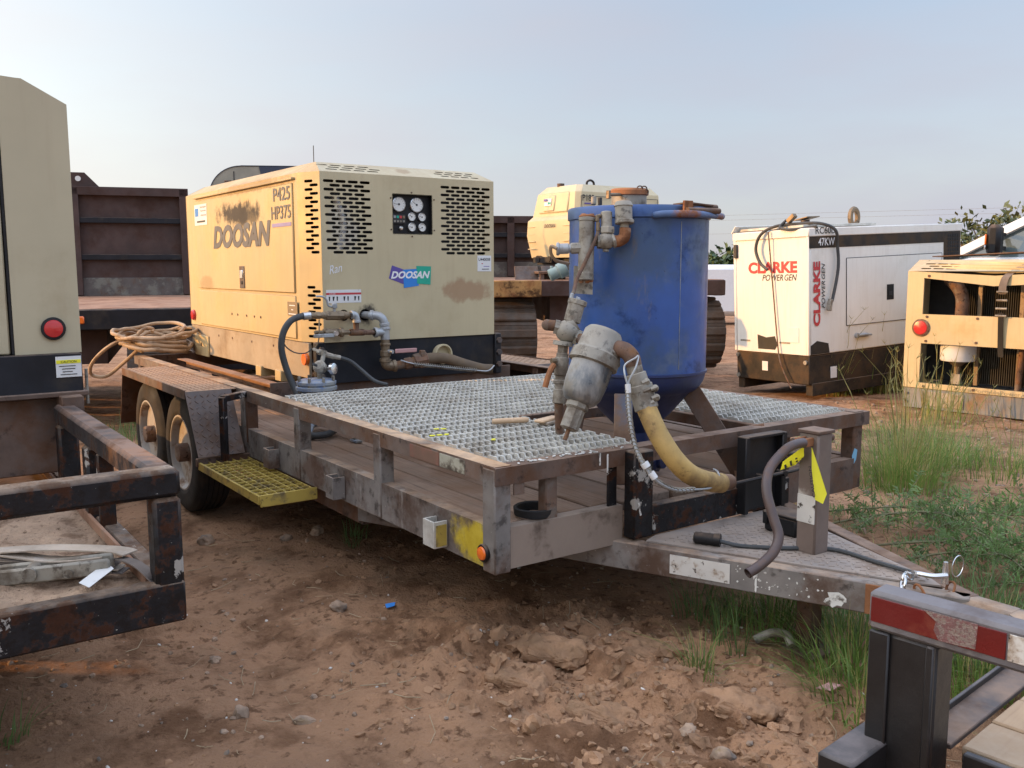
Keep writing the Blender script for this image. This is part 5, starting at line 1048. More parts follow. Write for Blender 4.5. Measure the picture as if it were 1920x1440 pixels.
part('ratchet_spool', MB().cyl((-.205, -1.39, .572), (-.275, -1.36, .572), .019, 14).cyl((-.16, -1.30, .57), (-.225, -1.27, .57), .013, 12), M['cast'], rsx)
tag_ = MB().sheet([(-.055, -1.268, .556), (-.10, -1.195, .582), (-.145, -1.205, .590), (-.10, -1.285, .560)], .001)
single('paper_tag', tag_, M['label'], 'crumpled white paper label lying beside the ratchet strap', 'label')

# ------------------------------------------------------------------ nearest trailer corner, bottom right
nt_ = thing('wood_deck_trailer', 'black trailer corner with red and white reflective tape and pale wood deck, nearest the viewer', 'trailer', (2.4, .6, 0), (0, 0, R(6)), world=True)
def T3(name, mb, m, label=None, parent=None, **k): return part(name, mb, m, parent or nt_, label, **k)
Rz6 = Matrix.Translation(Vector((1.54, -.185, 0))) @ Matrix.Rotation(R(6.5), 4, 'Z')
def W3(mb): return mb.xf(Rz6)
M['black_gloss'] = mat('black_trailer_paint', (.014, .0135, .014), .38, var=.4, layers=[((.09, .055, .035), 6, .70, .05, .6, .9), ((.5, .46, .4), 70, .755, .02, .8, .9)], dust=((.20, .17, .16), .9), blots=[((-.77, -.66, .62), (.03, .2, .12), (.20, .15, .08), .6)], bump=(60, .2))  # the tan blot paints a sunlit patch on the post
M['blue_grey_top'] = mat('worn_grey_rail_top', (.16, .15, .155), .5, .2, var=.25, layers=[((.10, .06, .045), 6, .57, .1, .6, .8), ((.34, .32, .3), 12, .62, .08, .6, .6)], dust=((.24, .21, .2), .6))
T3('top_rail', W3(MB().box((1.2, .03, .752), (2.4, .062, .076), ch=.007)), M['blue_grey_top'])
T3('reflective_tape', W3(MB().box((.085, -.0015, .755), (.158, .003, .048), ch=.0008)), M['red_tape'], 'dark red tape end')
M['mesh_tape'] = mat('peeled_tape_mesh', (.20, .10, .095), .4, .2, var=.2, vscale=30, layers=[((.42, .38, .36), 130, .5, .06, .8, .4)], bump=(200, .4))
T3('reflective_tape', W3(MB().sheet([(.105, -.0035, .781), (.20, -.0035, .781), (.198, -.0035, .735), (.135, -.0035, .731), (.125, -.0035, .748), (.128, -.0035, .765)], .001, (0, -1, 0))), M['mesh_tape'], 'peeled patch with bare mesh')
T3('reflective_tape', W3(MB().box((.207, -.0015, .755), (.08, .003, .048), ch=.0008)), M['red_tape'])
T3('reflective_tape', W3(MB().box((.40, -.0015, .755), (.30, .003, .048), ch=.0008)), M['white_tape'], 'white tape section')
pm_ = [(0, 0), (.125, 0), (.125, .010), (.012, .010), (.012, .055), (.125, .055), (.125, .065), (0, .065)]
pb = MB(); pb.box((.068, .050, .489), (.118, .080, .448), ch=.008); pb.box((.022, .006, .489), (.040, .010, .446), ch=.003); pb.box((.118, .006, .489), (.016, .010, .446), ch=.003)
T3('corner_post', W3(pb), M['black_gloss'], 'black corner post channel')
T3('bumper_beam', W3(MB().box((.008, .06, .455), (.072, .36, .085), ch=.006)), M['black_gloss'])
T3('deck_edge', W3(MB().box((.095, 1.05, .486), (.065, 1.9, .012))), M['tread'])
T3('edge_strip', W3(MB().box((.062, 1.05, .47), (.008, 1.9, .07))), M['black_gloss'])
T3('side_beam', W3(MB().box((1.25, .105, .43), (2.2, .02, .11))), M['black_gloss'])
wm = mesh_of(MB().box((0, 0, 0), (2.2, .138, .038), ch=.004), 'plank', M['wood_new'])
for i in range(13):
    o = bpy.data.objects.new('plank', wm); COL.objects.link(o); o.parent = nt_
    m_ = INV[nt_] @ Rz6 @ Matrix.Translation(Vector((1.235+random.uniform(-.004, .004), .19+i*.1425, .468+random.uniform(-.002, .002)))); o.matrix_local = m_ @ Matrix.Rotation(PI, 4, 'Z') if i % 2 else m_
for (x, y) in ((1.8, .4), (1.8, 1.6)): T3('cross_member', W3(MB().box((x, 1.05, .41), (.06, 1.8, .07))), M['black_gloss'])
for y in (.0, 2.1): T3('tyre', W3(MB().lathe([(.2, -.1), (.29, -.105), (.345, -.08), (.352, -.06), (.352, .06), (.345, .08), (.29, .105), (.2, .1)], (2.2, y, .38), (0, 1, 0), 32)), M['rubber'])

# ------------------------------------------------------------------ white generator
gn = thing('generator', 'white enclosed generator with red CLARKE lettering on a black base', 'generator', (-5.054, 7.021, .384), (R(2.34), R(-1.06), R(-5.64)))
def GN(name, mb, m, label=None, parent=None, **k): return part(name, mb, m, parent or gn, label, **k)
gw, gl, gh = 1.176, 2.658, 1.395
GN('end_panel', MB().box((gw/2, .010, gh/2-.03), (gw-.09, .02, gh-.06)), M['white'])
GN('end_trim', MB().box((.022, .006, gh/2-.03), (.044, .03, gh-.06), ch=.008), M['white']); GN('end_trim', MB().box((gw-.022, .006, gh/2-.03), (.044, .03, gh-.06), ch=.008), M['white'])
GN('housing', MB().box((gw/2, gl/2+.01, gh/2-.03), (gw-.004, gl-.02, gh-.07), ch=.01), M['white'])
GN('roof', MB().box((gw/2, gl/2, gh-.03), (gw+.02, gl+.03, .10), ch=.012), M['white'])
GN('roof_flap', MB().sheet([(-.02, -.02, gh+.02), (.05, -.02, gh+.10), (.05, 1.2, gh+.10), (-.02, 1.2, gh+.02)], .01), M['white'])
GN('roof_panel', MB().box((.55, .65, gh+.045), (1.0, 1.2, .03)), M['galv'])
XS = gw-.001
def GS(y0, y1, z0, z1, m, n='stripe', x=.001, lab=None): return GN(n, MB().box((XS+x, (y0+y1)/2, (z0+z1)/2), (.006, y1-y0, z1-z0), ch=.001), m, lab)
GS(.0, 2.32, 1.19, 1.325, M['gen_black']); GS(2.32, gl-.02, .02, 1.325, M['gen_black'])
for i in range(7):
    for j in range(5): GN('vent_hole', MB().box((XS+.006, 2.41+j*.046, 1.27-i*.044), (.004, .030, .031), ch=.0005), M['dark'])
GS(.60, 2.28, .30, 1.06, M['white'], 'side_door', .002)
mb = MB()
for a, b in (((.595, .298), (2.285, .298)), ((.595, 1.062), (2.285, 1.062)), ((.595, .298), (.595, 1.062)), ((2.285, .298), (2.285, 1.062))): mb.beam((XS+.003, a[0], a[1]), (XS+.003, b[0], b[1]), .008, .005, up=(1, 0, 0))
GN('door_seam', mb, M['ink'])
dl = GS(1.28, 1.40, .55, .73, M['plastic'], 'door_latch', .006); GS(1.31, 1.37, .60, .65, M['ink'], 'latch_pull', .011)
UX, UY, UZ = (1, 0, 0), (0, 1, 0), (0, 0, 1)
text('CLARKE', (.245, -.001, .925), UX, UZ, .76, .135, M['red_ink'], gn, bold=.045)
text('POWER', (.47, -.001, .84), UX, UZ, .325, .072, M['ink'], gn, bold=.008, shear=.25)
text('GEN', (.815, -.001, .84), UX, UZ, .185, .072, M['ink'], gn, bold=.008, shear=.25)
text('CLARKE', (XS+.005, .17, .325), UZ, (0, -1, 0), .72, .11, M['red_ink'], gn, bold=.045)
text('POWER', (XS+.005, .245, .52), UZ, (0, -1, 0), .305, .055, M['ink'], gn, bold=.006, shear=.25)
text('GEN', (XS+.005, .245, .845), UZ, (0, -1, 0), .175, .055, M['ink'], gn, bold=.006, shear=.25)
text('RC60D', (gw+.011, .09, 1.345), UY, UZ, .32, .075, M['ink'], gn, bold=.006, depth=.002)
text('47KW', (XS+.005, .14, 1.215), UY, UZ, .26, .085, M['white_ink'], gn, bold=.012)
GN('corner_hinge', MB().box((.05, -.012, gh-.20), (.05, .03, .16)), M['ink'])
GN('caution_label', MB().box((.95, -.003, .225), (.15, .004, .17)), M['label'])
M['white_grimed'] = mat('sprayed_black_patch', (.02, .018, .015), .6, var=.3, bump=None)
GN('sprayed_patch', MB().sheet([(.39, -.0015, .04), (.66, -.0015, .04), (.70, -.0015, .10), (.66, -.0015, .20), (.52, -.0015, .18), (.38, -.0015, .21)], .002, (0, -1, 0)), M['white_grimed'])
GN('sprayed_patch', MB().sheet([(XS+.003, .02, .01), (XS+.003, .32, .01), (XS+.003, .30, .12), (XS+.003, .12, .16), (XS+.003, .02, .11)], .002, (1, 0, 0)), M['white_grimed'])
for a, b in ((.09, .22), (.72, .07)): GN('print_line', MB().box((a+.09, -.002, .13), (.16, .003, .02)), M['cast'])
bs = GN('base', MB().box((gw/2, gl/2, -.17), (gw-.03, gl-.02, .33), ch=.01), M['gen_black'], 'black fuel base')
for x in (.05, gw-.05): GN('skid', MB().box((x, gl/2, -.39), (.10, gl-.1, .14)), M['gen_black'])
GN('label', MB().box((.49, .007, -.16), (.09, .006, .11)), M['label'], parent=bs); GN('label', MB().box((gw-.012, .40, -.22), (.006, .10, .13)), M['label'], parent=bs)
for x, z in ((.05, -.05), (gw-.06, -.08), (.05, -.30)): GN('bolt', MB().cyl((x, -.01, z), (x, .015, z), .025, 8), M['cast'])
GN('lifting_eye', MB().tube([(gw*.5, 1.42+.065*math.cos(t), gh+.15+.10*math.sin(t)) for t in [2*PI*k/24 for k in range(24)]], .032, 8, closed=True), M['brass'], 'tan lifting eye')
GN('exhaust_stack', MB().cyl((gw*.72, .30, gh), (gw*.72, .30, gh+.12), .05, 14), M['tread']); GN('rain_cap', MB().sheet([(gw*.72-.12, .22, gh+.125), (gw*.72+.10, .22, gh+.155), (gw*.72+.14, .38, gh+.155), (gw*.72-.08, .40, gh+.125)], .01), M['brass'])
GN('side_lock', MB().cyl((XS+.02, .76, .17), (XS+.02, .93, .17), .022, 10).cyl((XS, .76, .17), (XS+.03, .76, .17), .03, 10).cyl((XS+.02, .90, .17), (XS+.02, 1.0, .165), .010, 8), M['cast_grey'])
gcab = thing('power_cable', 'black cable end draped over the corner of the white generator', 'cable', (-4.0, 7.0, 1.75), world=True)
GM = Matrix.LocRotScale(Vector((-5.054, 7.021, .384)), Euler((R(2.34), R(-1.06), R(-5.64))), None)
def gpt(x, y, z): return GM @ Vector((x, y, z))
part('cable', MB().tube(smooth([gpt(.62, -.07, .97), gpt(.50, -.07, 1.06), gpt(.44, -.07, 1.22), gpt(.52, -.06, 1.38), gpt(.70, .0, 1.46), gpt(.95, .1, 1.47), gpt(1.15, .2, 1.46), gpt(1.25, .33, 1.38), gpt(1.22, .40, 1.2), gpt(1.22, .41, .95), gpt(1.22, .32, .62), gpt(1.22, .28, .58)], 6), .018, 8), M['hose_black'], gcab)
part('cable', MB().tube(smooth([gpt(.80, .05, 1.52), gpt(.78, -.03, 1.44), gpt(.95, -.04, 1.41), gpt(1.2, .1, 1.43)], 6), .015, 8), M['hose_black'], gcab)
part('plug', MB().beam(gpt(.83, .05, 1.50), gpt(.92, .06, 1.57), .06, .05), M['brass'], gcab); part('plug', MB().beam(gpt(1.22, .29, .62), gpt(1.22, .26, .49), .04, .05), M['cast'], gcab)
part('thin_wire', MB().tube(smooth([gpt(.62, -.05, 1.40), gpt(.65, -.03, .9), gpt(.72, -.03, .2), gpt(.78, -.04, -.1), gpt(.95, -.05, -.38)], 6), .008, 5), M['rust_pipe'], gcab)

# ------------------------------------------------------------------ opened beige compressor at right
rd = thing('air_compressor', 'beige compressor with dented roof and open front windows at the right edge', 'air compressor', (-2.932, 7.206, -.08), (0, 0, R(5.9)))
def RD(name, mb, m, label=None, parent=None, **k): return part(name, mb, m, parent or rd, label, **k)
rw = 1.62; zB, zT = .224, 1.43     # local heights over its own base
up_ = [(.17, zB+.765), (1.50, zB+.765), (1.50, zB+1.10), (.85, zB+1.06), (.17, zB+1.135)]
lo_ = rect(.17, zB+.055, 1.50, zB+.465)
RD('front_panel', MB().plate([(0, zB), (rw, zB), (rw, zT), (.85, zT-.045), (.0, zT)], [up_, lo_], (0, 0, 0), (1, 0, 0), (0, 0, 1), .02), M['beige'])
RD('side_panel', MB().sheet([(0, .02, zB), (0, .02, zT), (0, 2.1, zT), (0, 2.1, zB)], .01, (-1, 0, 0)), M['beige']); RD('side_panel', MB().sheet([(rw, .02, zB), (rw, .02, zT), (rw, 2.1, zT), (rw, 2.1, zB)], .01, (1, 0, 0)), M['beige'])
RD('rear_panel', MB().sheet([(0, 2.1, zB), (rw, 2.1, zB), (rw, 2.1, zT), (0, 2.1, zT)], .01, (0, 1, 0)), M['beige'])
ts = []
for i in range(3):
    for j in range(11): ts.append(slot(.16+.125*j+(.06 if i == 1 else 0), .06+.055*i, .105, .024))
u_, v_ = Vector((1, 0, 0)), Vector((0, .24, .115)).normalized()
m1 = MB().plate(rect(.0, 0, rw, .262), ts, (0, 0, zT), u_, v_, .0015)
def dent(mb):
    out = []
    for (x, y, z) in mb.v: k = math.exp(-((x-.85)/.35)**2)*max(0, 1-y/.9); out.append((x, y, z-.045*k))
    mb.v = out; return mb
RD('top_strip', dent(m1), M['beige'])
mb = MB(); n_ = 12
for i in range(n_): x0, x1 = rw*i/n_, rw*(i+1)/n_; mb.sheet([(x0, .24, zT+.115), (x1, .24, zT+.115), (x1, 2.0, zT+.12), (x0, 2.0, zT+.12)], .006, (0, 0, 1))
RD('roof', dent(mb), M['beige'])
mb = MB(); mb.sheet([(.0, .0, zT), (.12, .24, zT+.115), (.12, 2.0, zT+.12), (0, 2.1, zT)], .006, (-1, 0, 1)); mb.sheet([(.05, .42, zT+.155), (.95, .42, zT+.19), (1.0, .9, zT+.19), (.05, .9, zT+.155)], .01, (0, 0, 1)); RD('roof_edge', mb, M['rusty'])
RD('core_back', MB().box((rw/2, .46, zB+.62), (rw-.06, .02, 1.15)), M['dark'])
mb = MB()
for i in range(52): mb.box((.42+i*.021, .40, zB+.58), (.006, .05, 1.06), ch=.001)
RD('radiator_fins', mb, mat('dusty_radiator', (.06, .05, .032), .7, var=.3, bump=None), kind='stuff', ang=None)
for x in (.62, 1.02, 1.34): RD('frame_bar', MB().box((x, .30, zB+.60), (.045, .04, 1.12)), M['brass'])
RD('exhaust_pipe', MB().tube(smooth([(.30, .30, zB+1.12), (.42, .22, zB+1.04), (.48, .20, zB+.92), (.48, .20, zB+.72)], 6), .065, 14), M['rust_pipe'])
fb = RD('filter_bowl', MB().lathe([(.16, .0), (.17, .02), (.17, .17), (.16, .18), (.0, .18)], (.46, .22, zB+.29), (0, 0, 1), 24), M['label'], 'white filter canister'); RD('filter_neck', MB().lathe([(.03, -.14), (.035, -.06), (.10, .0), (0, 0)], (.46, .22, zB+.29), (0, 0, 1), 18), M['brass']); RD('filter_foot', MB().box((.46, .22, zB+.10), (.09, .06, .11)), M['cast'])
RD('hose_run', MB().tube([(1.08, .20, zB+.45), (1.05, .22, zB+.0)], .03, 10), M['rust_pipe'])
RD('lamp_bezel', MB().lathe([(.088, 0), (.09, .012), (.075, .018), (0, .018)], (.165, 0, zB+.625), (0, -1, 0), 28), M['rust_pipe']); RD('tail_lamp', MB().lathe([(.073, .016), (.068, .026), (.03, .032), (0, .033)], (.165, 0, zB+.625), (0, -1, 0), 28), M['red_lens'], 'round red tail lamp')
M['ghost_ink'] = mat('sun_faded_print', (.30, .26, .17), .5, var=.2, layers=[((.46, .40, .26), 30, .55, .08, .7, .6)], bump=None)
text('DoosanPortablePower.com', (.50, -.001, zB+.005), (1, 0, 0), (0, 0, 1), .80, .042, M['ghost_ink'], rd, bold=.012)
RD('base', MB().box((rw/2, 1.05, .115), (rw-.02, 2.08, .21)), mat('weathered_grey_base', (.17, .185, .19), .55, var=.2, layers=[((.33, .20, .09), 2.5, .62, .1, .7, .9), ((.3, .3, .29), 5, .6, .1, .5, .7)], dust=(DUST, .5)), 'weathered grey base rail')
RD('base_plate', MB().box((.42, .004, .12), (.42, .01, .15)), M['cast'])
for x, z in ((.05, .16), (.05, .07), (.22, zB+.02), (.22, zB+.49), (.22, zB+.74), (.22, zB+1.155), (.72, zB+.5), (.72, zB+.74), (.72, zB+.03)): RD('screw', MB().cyl((x, -.008, z), (x, .0, z), .014, 6), M['rusty'])
st = thing('tie_down_strap', 'grey cargo strap with ratchet hanging over the open compressor roof', 'strap', (-2.1, 7.2, .5), world=True)
RM = Matrix.LocRotScale(Vector((-2.932, 7.206, -.08)), Euler((0, 0, R(5.9))), None)
def rp_(x, y, z): return RM @ Vector((x, y, z))
def strip(pts, w, m, name, root, sd):
    P_ = smooth(pts, 5); mb = MB(); vs = []; fs = []; sd = Vector(sd).normalized()
    for i, p in enumerate(P_):
        t = (P_[min(i+1, len(P_)-1)]-P_[max(i-1, 0)]).normalized(); n_ = sd.cross(t).normalized()
        for a, b in ((-w/2, -.002), (w/2, -.002), (w/2, .002), (-w/2, .002)): vs.append(p+sd*a+n_*b)
    for i in range(len(P_)-1):
        for k in range(4): fs.append((i*4+k, i*4+(k+1) % 4, i*4+4+(k+1) % 4, i*4+4+k))
    fs += [(3, 2, 1, 0), tuple(len(vs)-4+k for k in range(4))]
    return part(name, mb.add(vs, fs), m, root)
strip([rp_(1.5, .9, zT+.14), rp_(1.15, .30, zT+.10), rp_(.99, .02, zT-.02), rp_(.95, -.03, zT-.12), rp_(.95, -.035, zT-.22)], .07, M['strap_dark'], 'webbing', st, RM.to_3x3() @ Vector((1, 0, 0)))
strip([rp_(.95, -.04, zT-.40), rp_(.95, -.03, zT-.52), rp_(.955, -.02, zT-.72), rp_(.965, -.02, zT-.83)], .05, M['plastic'], 'webbing_tail', st, RM.to_3x3() @ Vector((1, 0, 0)))
mb = MB()
for dx in (-.045, .045): mb.beam(rp_(.95+dx, -.04, zT-.20), rp_(.95+dx, -.04, zT-.43), .012, .03)
for z in (.20, .28, .36, .43): mb.cyl(rp_(.90, -.04, zT-z), rp_(1.0, -.04, zT-z), .011, 8)
part('ratchet', mb, M['cast'], st)

# ------------------------------------------------------------------ unseen copy of the left machine, added out of frame to shade the foreground
for src, lb_ in ((lt_, 'unseen copy of the black trailer, added left of the picture for shade'), (lc_, 'unseen copy of the beige compressor, added left of the picture for shade')):
    c_ = copy_tree(src); c_['label'] = lb_; c_.location = src.location+Vector((.30, -3.4, 0))

# ------------------------------------------------------------------ tracked carriers behind
def track(mbT, mbW, x0, x1, y0, y1, zt, rad):      # endless track along x: belt with lugs, wheels inside
    n = 44; L = x1-x0-2*rad; per = 2*L+2*PI*rad
    def pt(s):
        s %= per
        if s < L: return (x0+rad+s, zt, 0)
        s -= L
        if s < PI*rad: a = s/rad; return (x1-rad+rad*math.sin(a), zt-rad+rad*math.cos(a), a)
        s -= PI*rad
        if s < L: return (x1-rad-s, zt-2*rad, PI)
        s -= L; a = PI+s/rad; return (x0+rad+rad*math.sin(a), zt-rad+rad*math.cos(a), a)
    yc, w = (y0+y1)/2, y1-y0
    for i in range(n):
        x, z, a = pt(per*(i+.5)/n); M3 = Matrix.Rotation(a, 3, 'Y')
        mbT.box((x, yc, z), (per/n*1.02, w, .03), M3, ch=.003); mbT.box(Vector((x, yc, z))+M3 @ Vector((0, 0, .03)), (per/n*.52, w*.98, .05), M3, ch=.012)
    for k in range(6):
        x = x0+rad+(L)*k/5; r_ = rad*.86 if k in (0, 5) else rad*.55; zc = zt-rad if k in (0, 5) else zt-2*rad+r_+.02
        mbW.lathe([(r_*.3, y0-.02), (r_*.55, y0+.0), (r_*.8, y0+.03), (r_, y0+.02), (r_, y1-.02), (r_*.8, y1-.03), (r_*.5, y1+.0), (r_*.3, y1+.02)], (x, 0, zc), (0, 1, 0), 24)
def carrier(loc, rot, label, wid, length, zd, beam_m, head_h, gable):
    c = thing('tracked_carrier', label, 'carrier', loc, rot)
    def CA(name, mb, m, lab=None, parent=None, **k): return part(name, mb, m, parent or c, lab, **k)
    # local: +x front, deck runs back to -length
    CA('deck', MB().box((-length/2, 0, zd-.02), (length, wid, .04)), M['deck_orange'])
    CA('front_beam', MB().box((.03, 0, zd-.10), (.07, wid, .19), ch=.01), M[beam_m])
    for y in (-wid/2+.06, wid/2-.06): CA('side_beam', MB().box((-length/2, y, zd-.12), (length, .10, .16)), M['brown_carrier'])
    CA('chassis', MB().box((-length/2, 0, zd-.35), (length*.9, wid*.45, .36)), M['brown_carrier'])
    for y0, y1 in ((-wid/2, -wid/2+.62), (wid/2-.62, wid/2)):
        a, b = MB(), MB(); track(a, b, -length-.05, .10, y0, y1, zd-.28, .40)
        CA('track', a, M['track'], kind='stuff', ang=20); CA('wheels', b, M['rust_pipe'], kind='stuff')
    X = -length+.05; h = head_h
    CA('headboard', MB().box((X, 0, zd+h/2), (.03, wid, h)), M['brown_carrier'])
    for z in (zd+h-.05,): CA('headboard_rail', MB().box((X+.05, 0, z), (.10, wid, .11)), M['brown_carrier'])
    for z in (zd+h*.36, zd+h*.70): CA('headboard_rib', MB().box((X+.04, 0, z), (.07, wid-.05, .07)), M['skirt'])
    for y in [-wid/2+.06, -.68, .04, wid/2-.06]: CA('headboard_post', MB().box((X+.05, y, zd+h/2), (.10, .11, h-.02)), M['brown_carrier'])
    CA('kick_plate', MB().box((X+.025, 0, zd+.12), (.03, wid-.1, .24)), mat('scraped_kick_plate', (.10, .085, .075), .8, var=.2, layers=[((.34, .33, .28), 5, .55, .07, .7, .9), ((.2, .12, .08), 8, .6, .1, .6, .9)]))
    for y in gable:
        CA('lifting_lug', MB().sheet([(X, y-.26, zd+h), (X, y+.26, zd+h), (X, y+.08, zd+h+.19), (X, y-.08, zd+h+.19)], .03, (1, 0, 0)), M['brown_carrier']); CA('lug_hole', MB().cyl((X+.001, y, zd+h+.11), (X+.006, y, zd+h+.11), .035, 14), M['dial'])
    return c
ca_ = carrier((-6.74, -.50, -.10), (0, 0, R(-16)), 'tracked carrier with brown steel headboard and black front beam behind the left compressor', 2.9, 4.25, 1.13, 'skirt', 1.42, (.10,))
for y in (.42,): part('marker_lamp', MB().box((.07, y, 1.03), (.02, .14, .07), ch=.01), M['orange_lens'], ca_)
M['orange_beam'] = mat('scratched_orange_beam', (.36, .19, .06), .75, var=.2, layers=[((.10, .055, .035), 6, .56, .08, .85, .9), ((.30, .12, .06), 4, .58, .1, .7, .9)], bump=(50, .3))
cb_ = carrier((-6.03, 5.78, -.14), (0, 0, R(-27)), 'tracked carrier with scratched orange beam standing behind the blue tank', 3.0, 3.6, 1.38, 'brown_carrier', .95, ())
part('orange_corner_beam', MB().box((.06, -1.16, 1.28), (.12, .66, .20), ch=.01), M['orange_beam'], cb_)
for y in (-1.30, -.95): part('ribbed_step', MB().box((-.6, y+.4, 1.46), (.20, .30, .02), Matrix.Rotation(R(60), 3, 'Y')), M['tread'], cb_)
part('stand', MB().box((-.55, -.25, 1.47), (.55, 1.1, .03)).box((-.32, -.75, 1.42), (.05, .05, .12)).box((-.32, .2, 1.42), (.05, .05, .12)), M['rusty'], cb_)
# tall brown wall of another body behind the P185
single('steel_bulkhead', MB().box((-8.85, 5.05, 1.72), (.06, 1.15, 1.62), Matrix.Rotation(R(-27), 3, 'Z')).box((-8.80, 5.03, 2.50), (.12, 1.2, .10), Matrix.Rotation(R(-27), 3, 'Z')).box((-8.60, 5.55, 1.72), (.10, .12, 1.6), Matrix.Rotation(R(-27), 3, 'Z')).box((-8.99, 4.55, .4), (.10, .12, 1.2), Matrix.Rotation(R(-27), 3, 'Z')).box((-8.60, 5.55, .4), (.10, .12, 1.2), Matrix.Rotation(R(-27), 3, 'Z')), M['brown_carrier'], 'tall dark brown steel bulkhead between the main compressor and the small P185 unit', 'bulkhead')
# ------------------------------------------------------------------ small compressor on the carrier
p8 = thing('air_compressor', 'small cream P185 compressor with moulded nose riding on the tracked carrier', 'air compressor', (-6.95, 6.02, 1.525))
def P8(name, mb, m, label=None, parent=None, **k): return part(name, mb, m, parent or p8, label, **k)
# local: near corner at origin, nose face along -x (normal -y), long side along +y (normal +x)
def ring(z, x0, x1, y0, y1, c): return [(x1, y0+c, z), (x1, y1-c, z), (x1-c, y1, z), (x0+c, y1, z), (x0, y1-c, z), (x0, y0+c, z), (x0+c, y0, z), (x1-c, y0, z)]
lv = [(0, -1.02, .0, .02, 1.60, .05), (.30, -1.06, .02, -.04, 1.60, .06), (.50, -1.05, .02, -.03, 1.60, .06), (.56, -1.0, .0, .03, 1.60, .05), (.86, -.95, -.02, .07, 1.58, .06), (.96, -.86, -.10, .16, 1.50, .06)]
mb = MB(); vs = []
for (z, x0, x1, y0, y1, c) in lv: vs += ring(z, x0, x1, y0, y1, c)
fs = [(i*8+k, i*8+(k+1) % 8, i*8+8+(k+1) % 8, i*8+8+k) for i in range(len(lv)-1) for k in range(8)]+[tuple(40+k for k in range(8)), tuple(range(7, -1, -1))]
P8('canopy', mb.add(vs, fs), M['beige_clean'], ang=20)
P8('nose_recess', MB().box((-.50, .048, .735), (.62, .02, .27), Matrix.Rotation(R(-9), 3, 'X'), ch=.012), M['beige_clean']); hd = P8('nose_hatch', MB().box((-.58, .035, .73), (.24, .025, .22), Matrix.Rotation(R(-9), 3, 'X'), ch=.012), M['beige_clean'])
lg = P8('logo_panel', MB().box((-.60, .018, .745), (.15, .006, .10), Matrix.Rotation(R(-9), 3, 'X'), ch=.001), M['white_ink'], parent=hd)
for i, (m, dx, dz) in enumerate((('violet', -.04, .03), ('azure', -.02, -.03), ('teal', .035, -.015))): P8('logo_block', MB().box((-.60+dx, .012-dz*.15, .745+dz), (.07, .006, .03), Matrix.Rotation(R(-9), 3, 'X'), ch=.001), M[m], parent=lg)
text('DOOSAN', (-.60, -.042, .40), (1, 0, 0), (0, 0, 1), .24, .05, M['grey_ink'], p8, bold=.03, shear=.2)
for z in (.12, .22, .32, .42):
    P8('moulded_rib', MB().box((-.90, -.036, z), (.16, .014, .012), ch=.004), M['beige_clean']); P8('moulded_rib', MB().box((-.13, -.036, z), (.14, .014, .012), ch=.004), M['beige_clean'])
mb = MB()
for a, b in (((.10, .80), (1.48, .80)), ((.10, .80), (.16, .1)), ((1.48, .80), (1.48, .1))): mb.beam((.006-.0, a[0], a[1]), (.010 if b[1] > .5 else .026, b[0], b[1]), .008, .006, up=(1, 0, 0))
P8('door_seam', mb, M['ink'])
text('P185', (.006, .12, .735), (0, 1, 0), (0, 0, 1), .20, .085, M['ink'], p8, bold=.008, depth=.006); P8('underline', MB().box((.006, .25, .705), (.006, .18, .018)), M['violet'])
P8('lifting_bail', MB().tube(smooth([(-.45, .58, .95), (-.45, .58, 1.03), (-.45, .64, 1.06), (-.45, .70, 1.03), (-.45, .70, .95)], 5), .016, 8), M['skirt'])
P8('roof_cap', MB().box((-.45, 1.25, .965), (.3, .22, .03), ch=.008), M['beige_clean']); P8('exhaust', MB().cyl((-.55, .20, .95), (-.55, .20, 1.0), .05, 12), M['rusty'])
P8('base_manifold', MB().box((-.65, .02, -.03), (.42, .12, .08)).cyl((-.75, -.05, -.02), (-.75, .05, -.02), .05, 12).cyl((-.50, -.05, -.02), (-.50, .05, -.02), .04, 12), M['skirt']); P8('base_frame', MB().box((-.5, .8, -.05), (.9, 1.4, .09)), M['skirt'])
# machine with curved dark roof beyond the main compressor
bm_ = thing('light_tower', 'grey cabinet with rounded dark blue roof rising behind the main compressor', 'cabinet', (-10.5, 3.0, zground(-10.5, 3.0)), (0, 0, R(-28)))
prof_ = []
for i in range(13): a = PI/2*i/12; prof_.append((-.80-.0+.45*(1-math.cos(a))-.0, 2.55+.42*math.sin(a)))
pr2 = [(-.80, .3)]+prof_+[(.80, 2.97), (.80, .3)]
mb = MB().prof(pr2, (-1.0, .2, 0), (.02, .2, 0)); part('cabinet', mb, mat('grey_cabinet', (.30, .28, .22), .5, var=.1), bm_, ang=25)
mb = MB(); 
for i in range(12):
    a, b = prof_[i], prof_[i+1]
    mb.sheet([(.03, .2+a[0], a[1]+.012), (.03, .2+b[0], b[1]+.012), (-1.0, .2+b[0], b[1]+.012), (-1.0, .2+a[0], a[1]+.012)], .01)
mb.sheet([(.03, .2-.35, 2.985), (.03, 1.0, 2.985), (-1.0, 1.0, 2.985), (-1.0, .2-.35, 2.985)], .01); mb.sheet([(.035, .22, 2.4), (.035, 1.0, 2.4), (.035, 1.0, 2.97), (.035, .10, 2.97)], .01)
part('roof', mb, mat('dark_blue_roof', (.035, .045, .075), .4, var=.1), bm_)
part('hatch_latch', MB().box((.04, -.33, 2.70), (.03, .10, .14)), M['rusty'], bm_); part('door_line', MB().box((.024, -.25, 2.6), (.01, .012, .6)), M['ink'], bm_)
part('frame', MB().box((-.5, .2, .2), (1.1, 1.7, .25)), M['skirt'], bm_)
for x in (.1, -1.1):
    for y in (-.6, 1.0): part('skid_leg', MB().box((x*.9, y, .06), (.1, .1, .2)), M['skirt'], bm_)
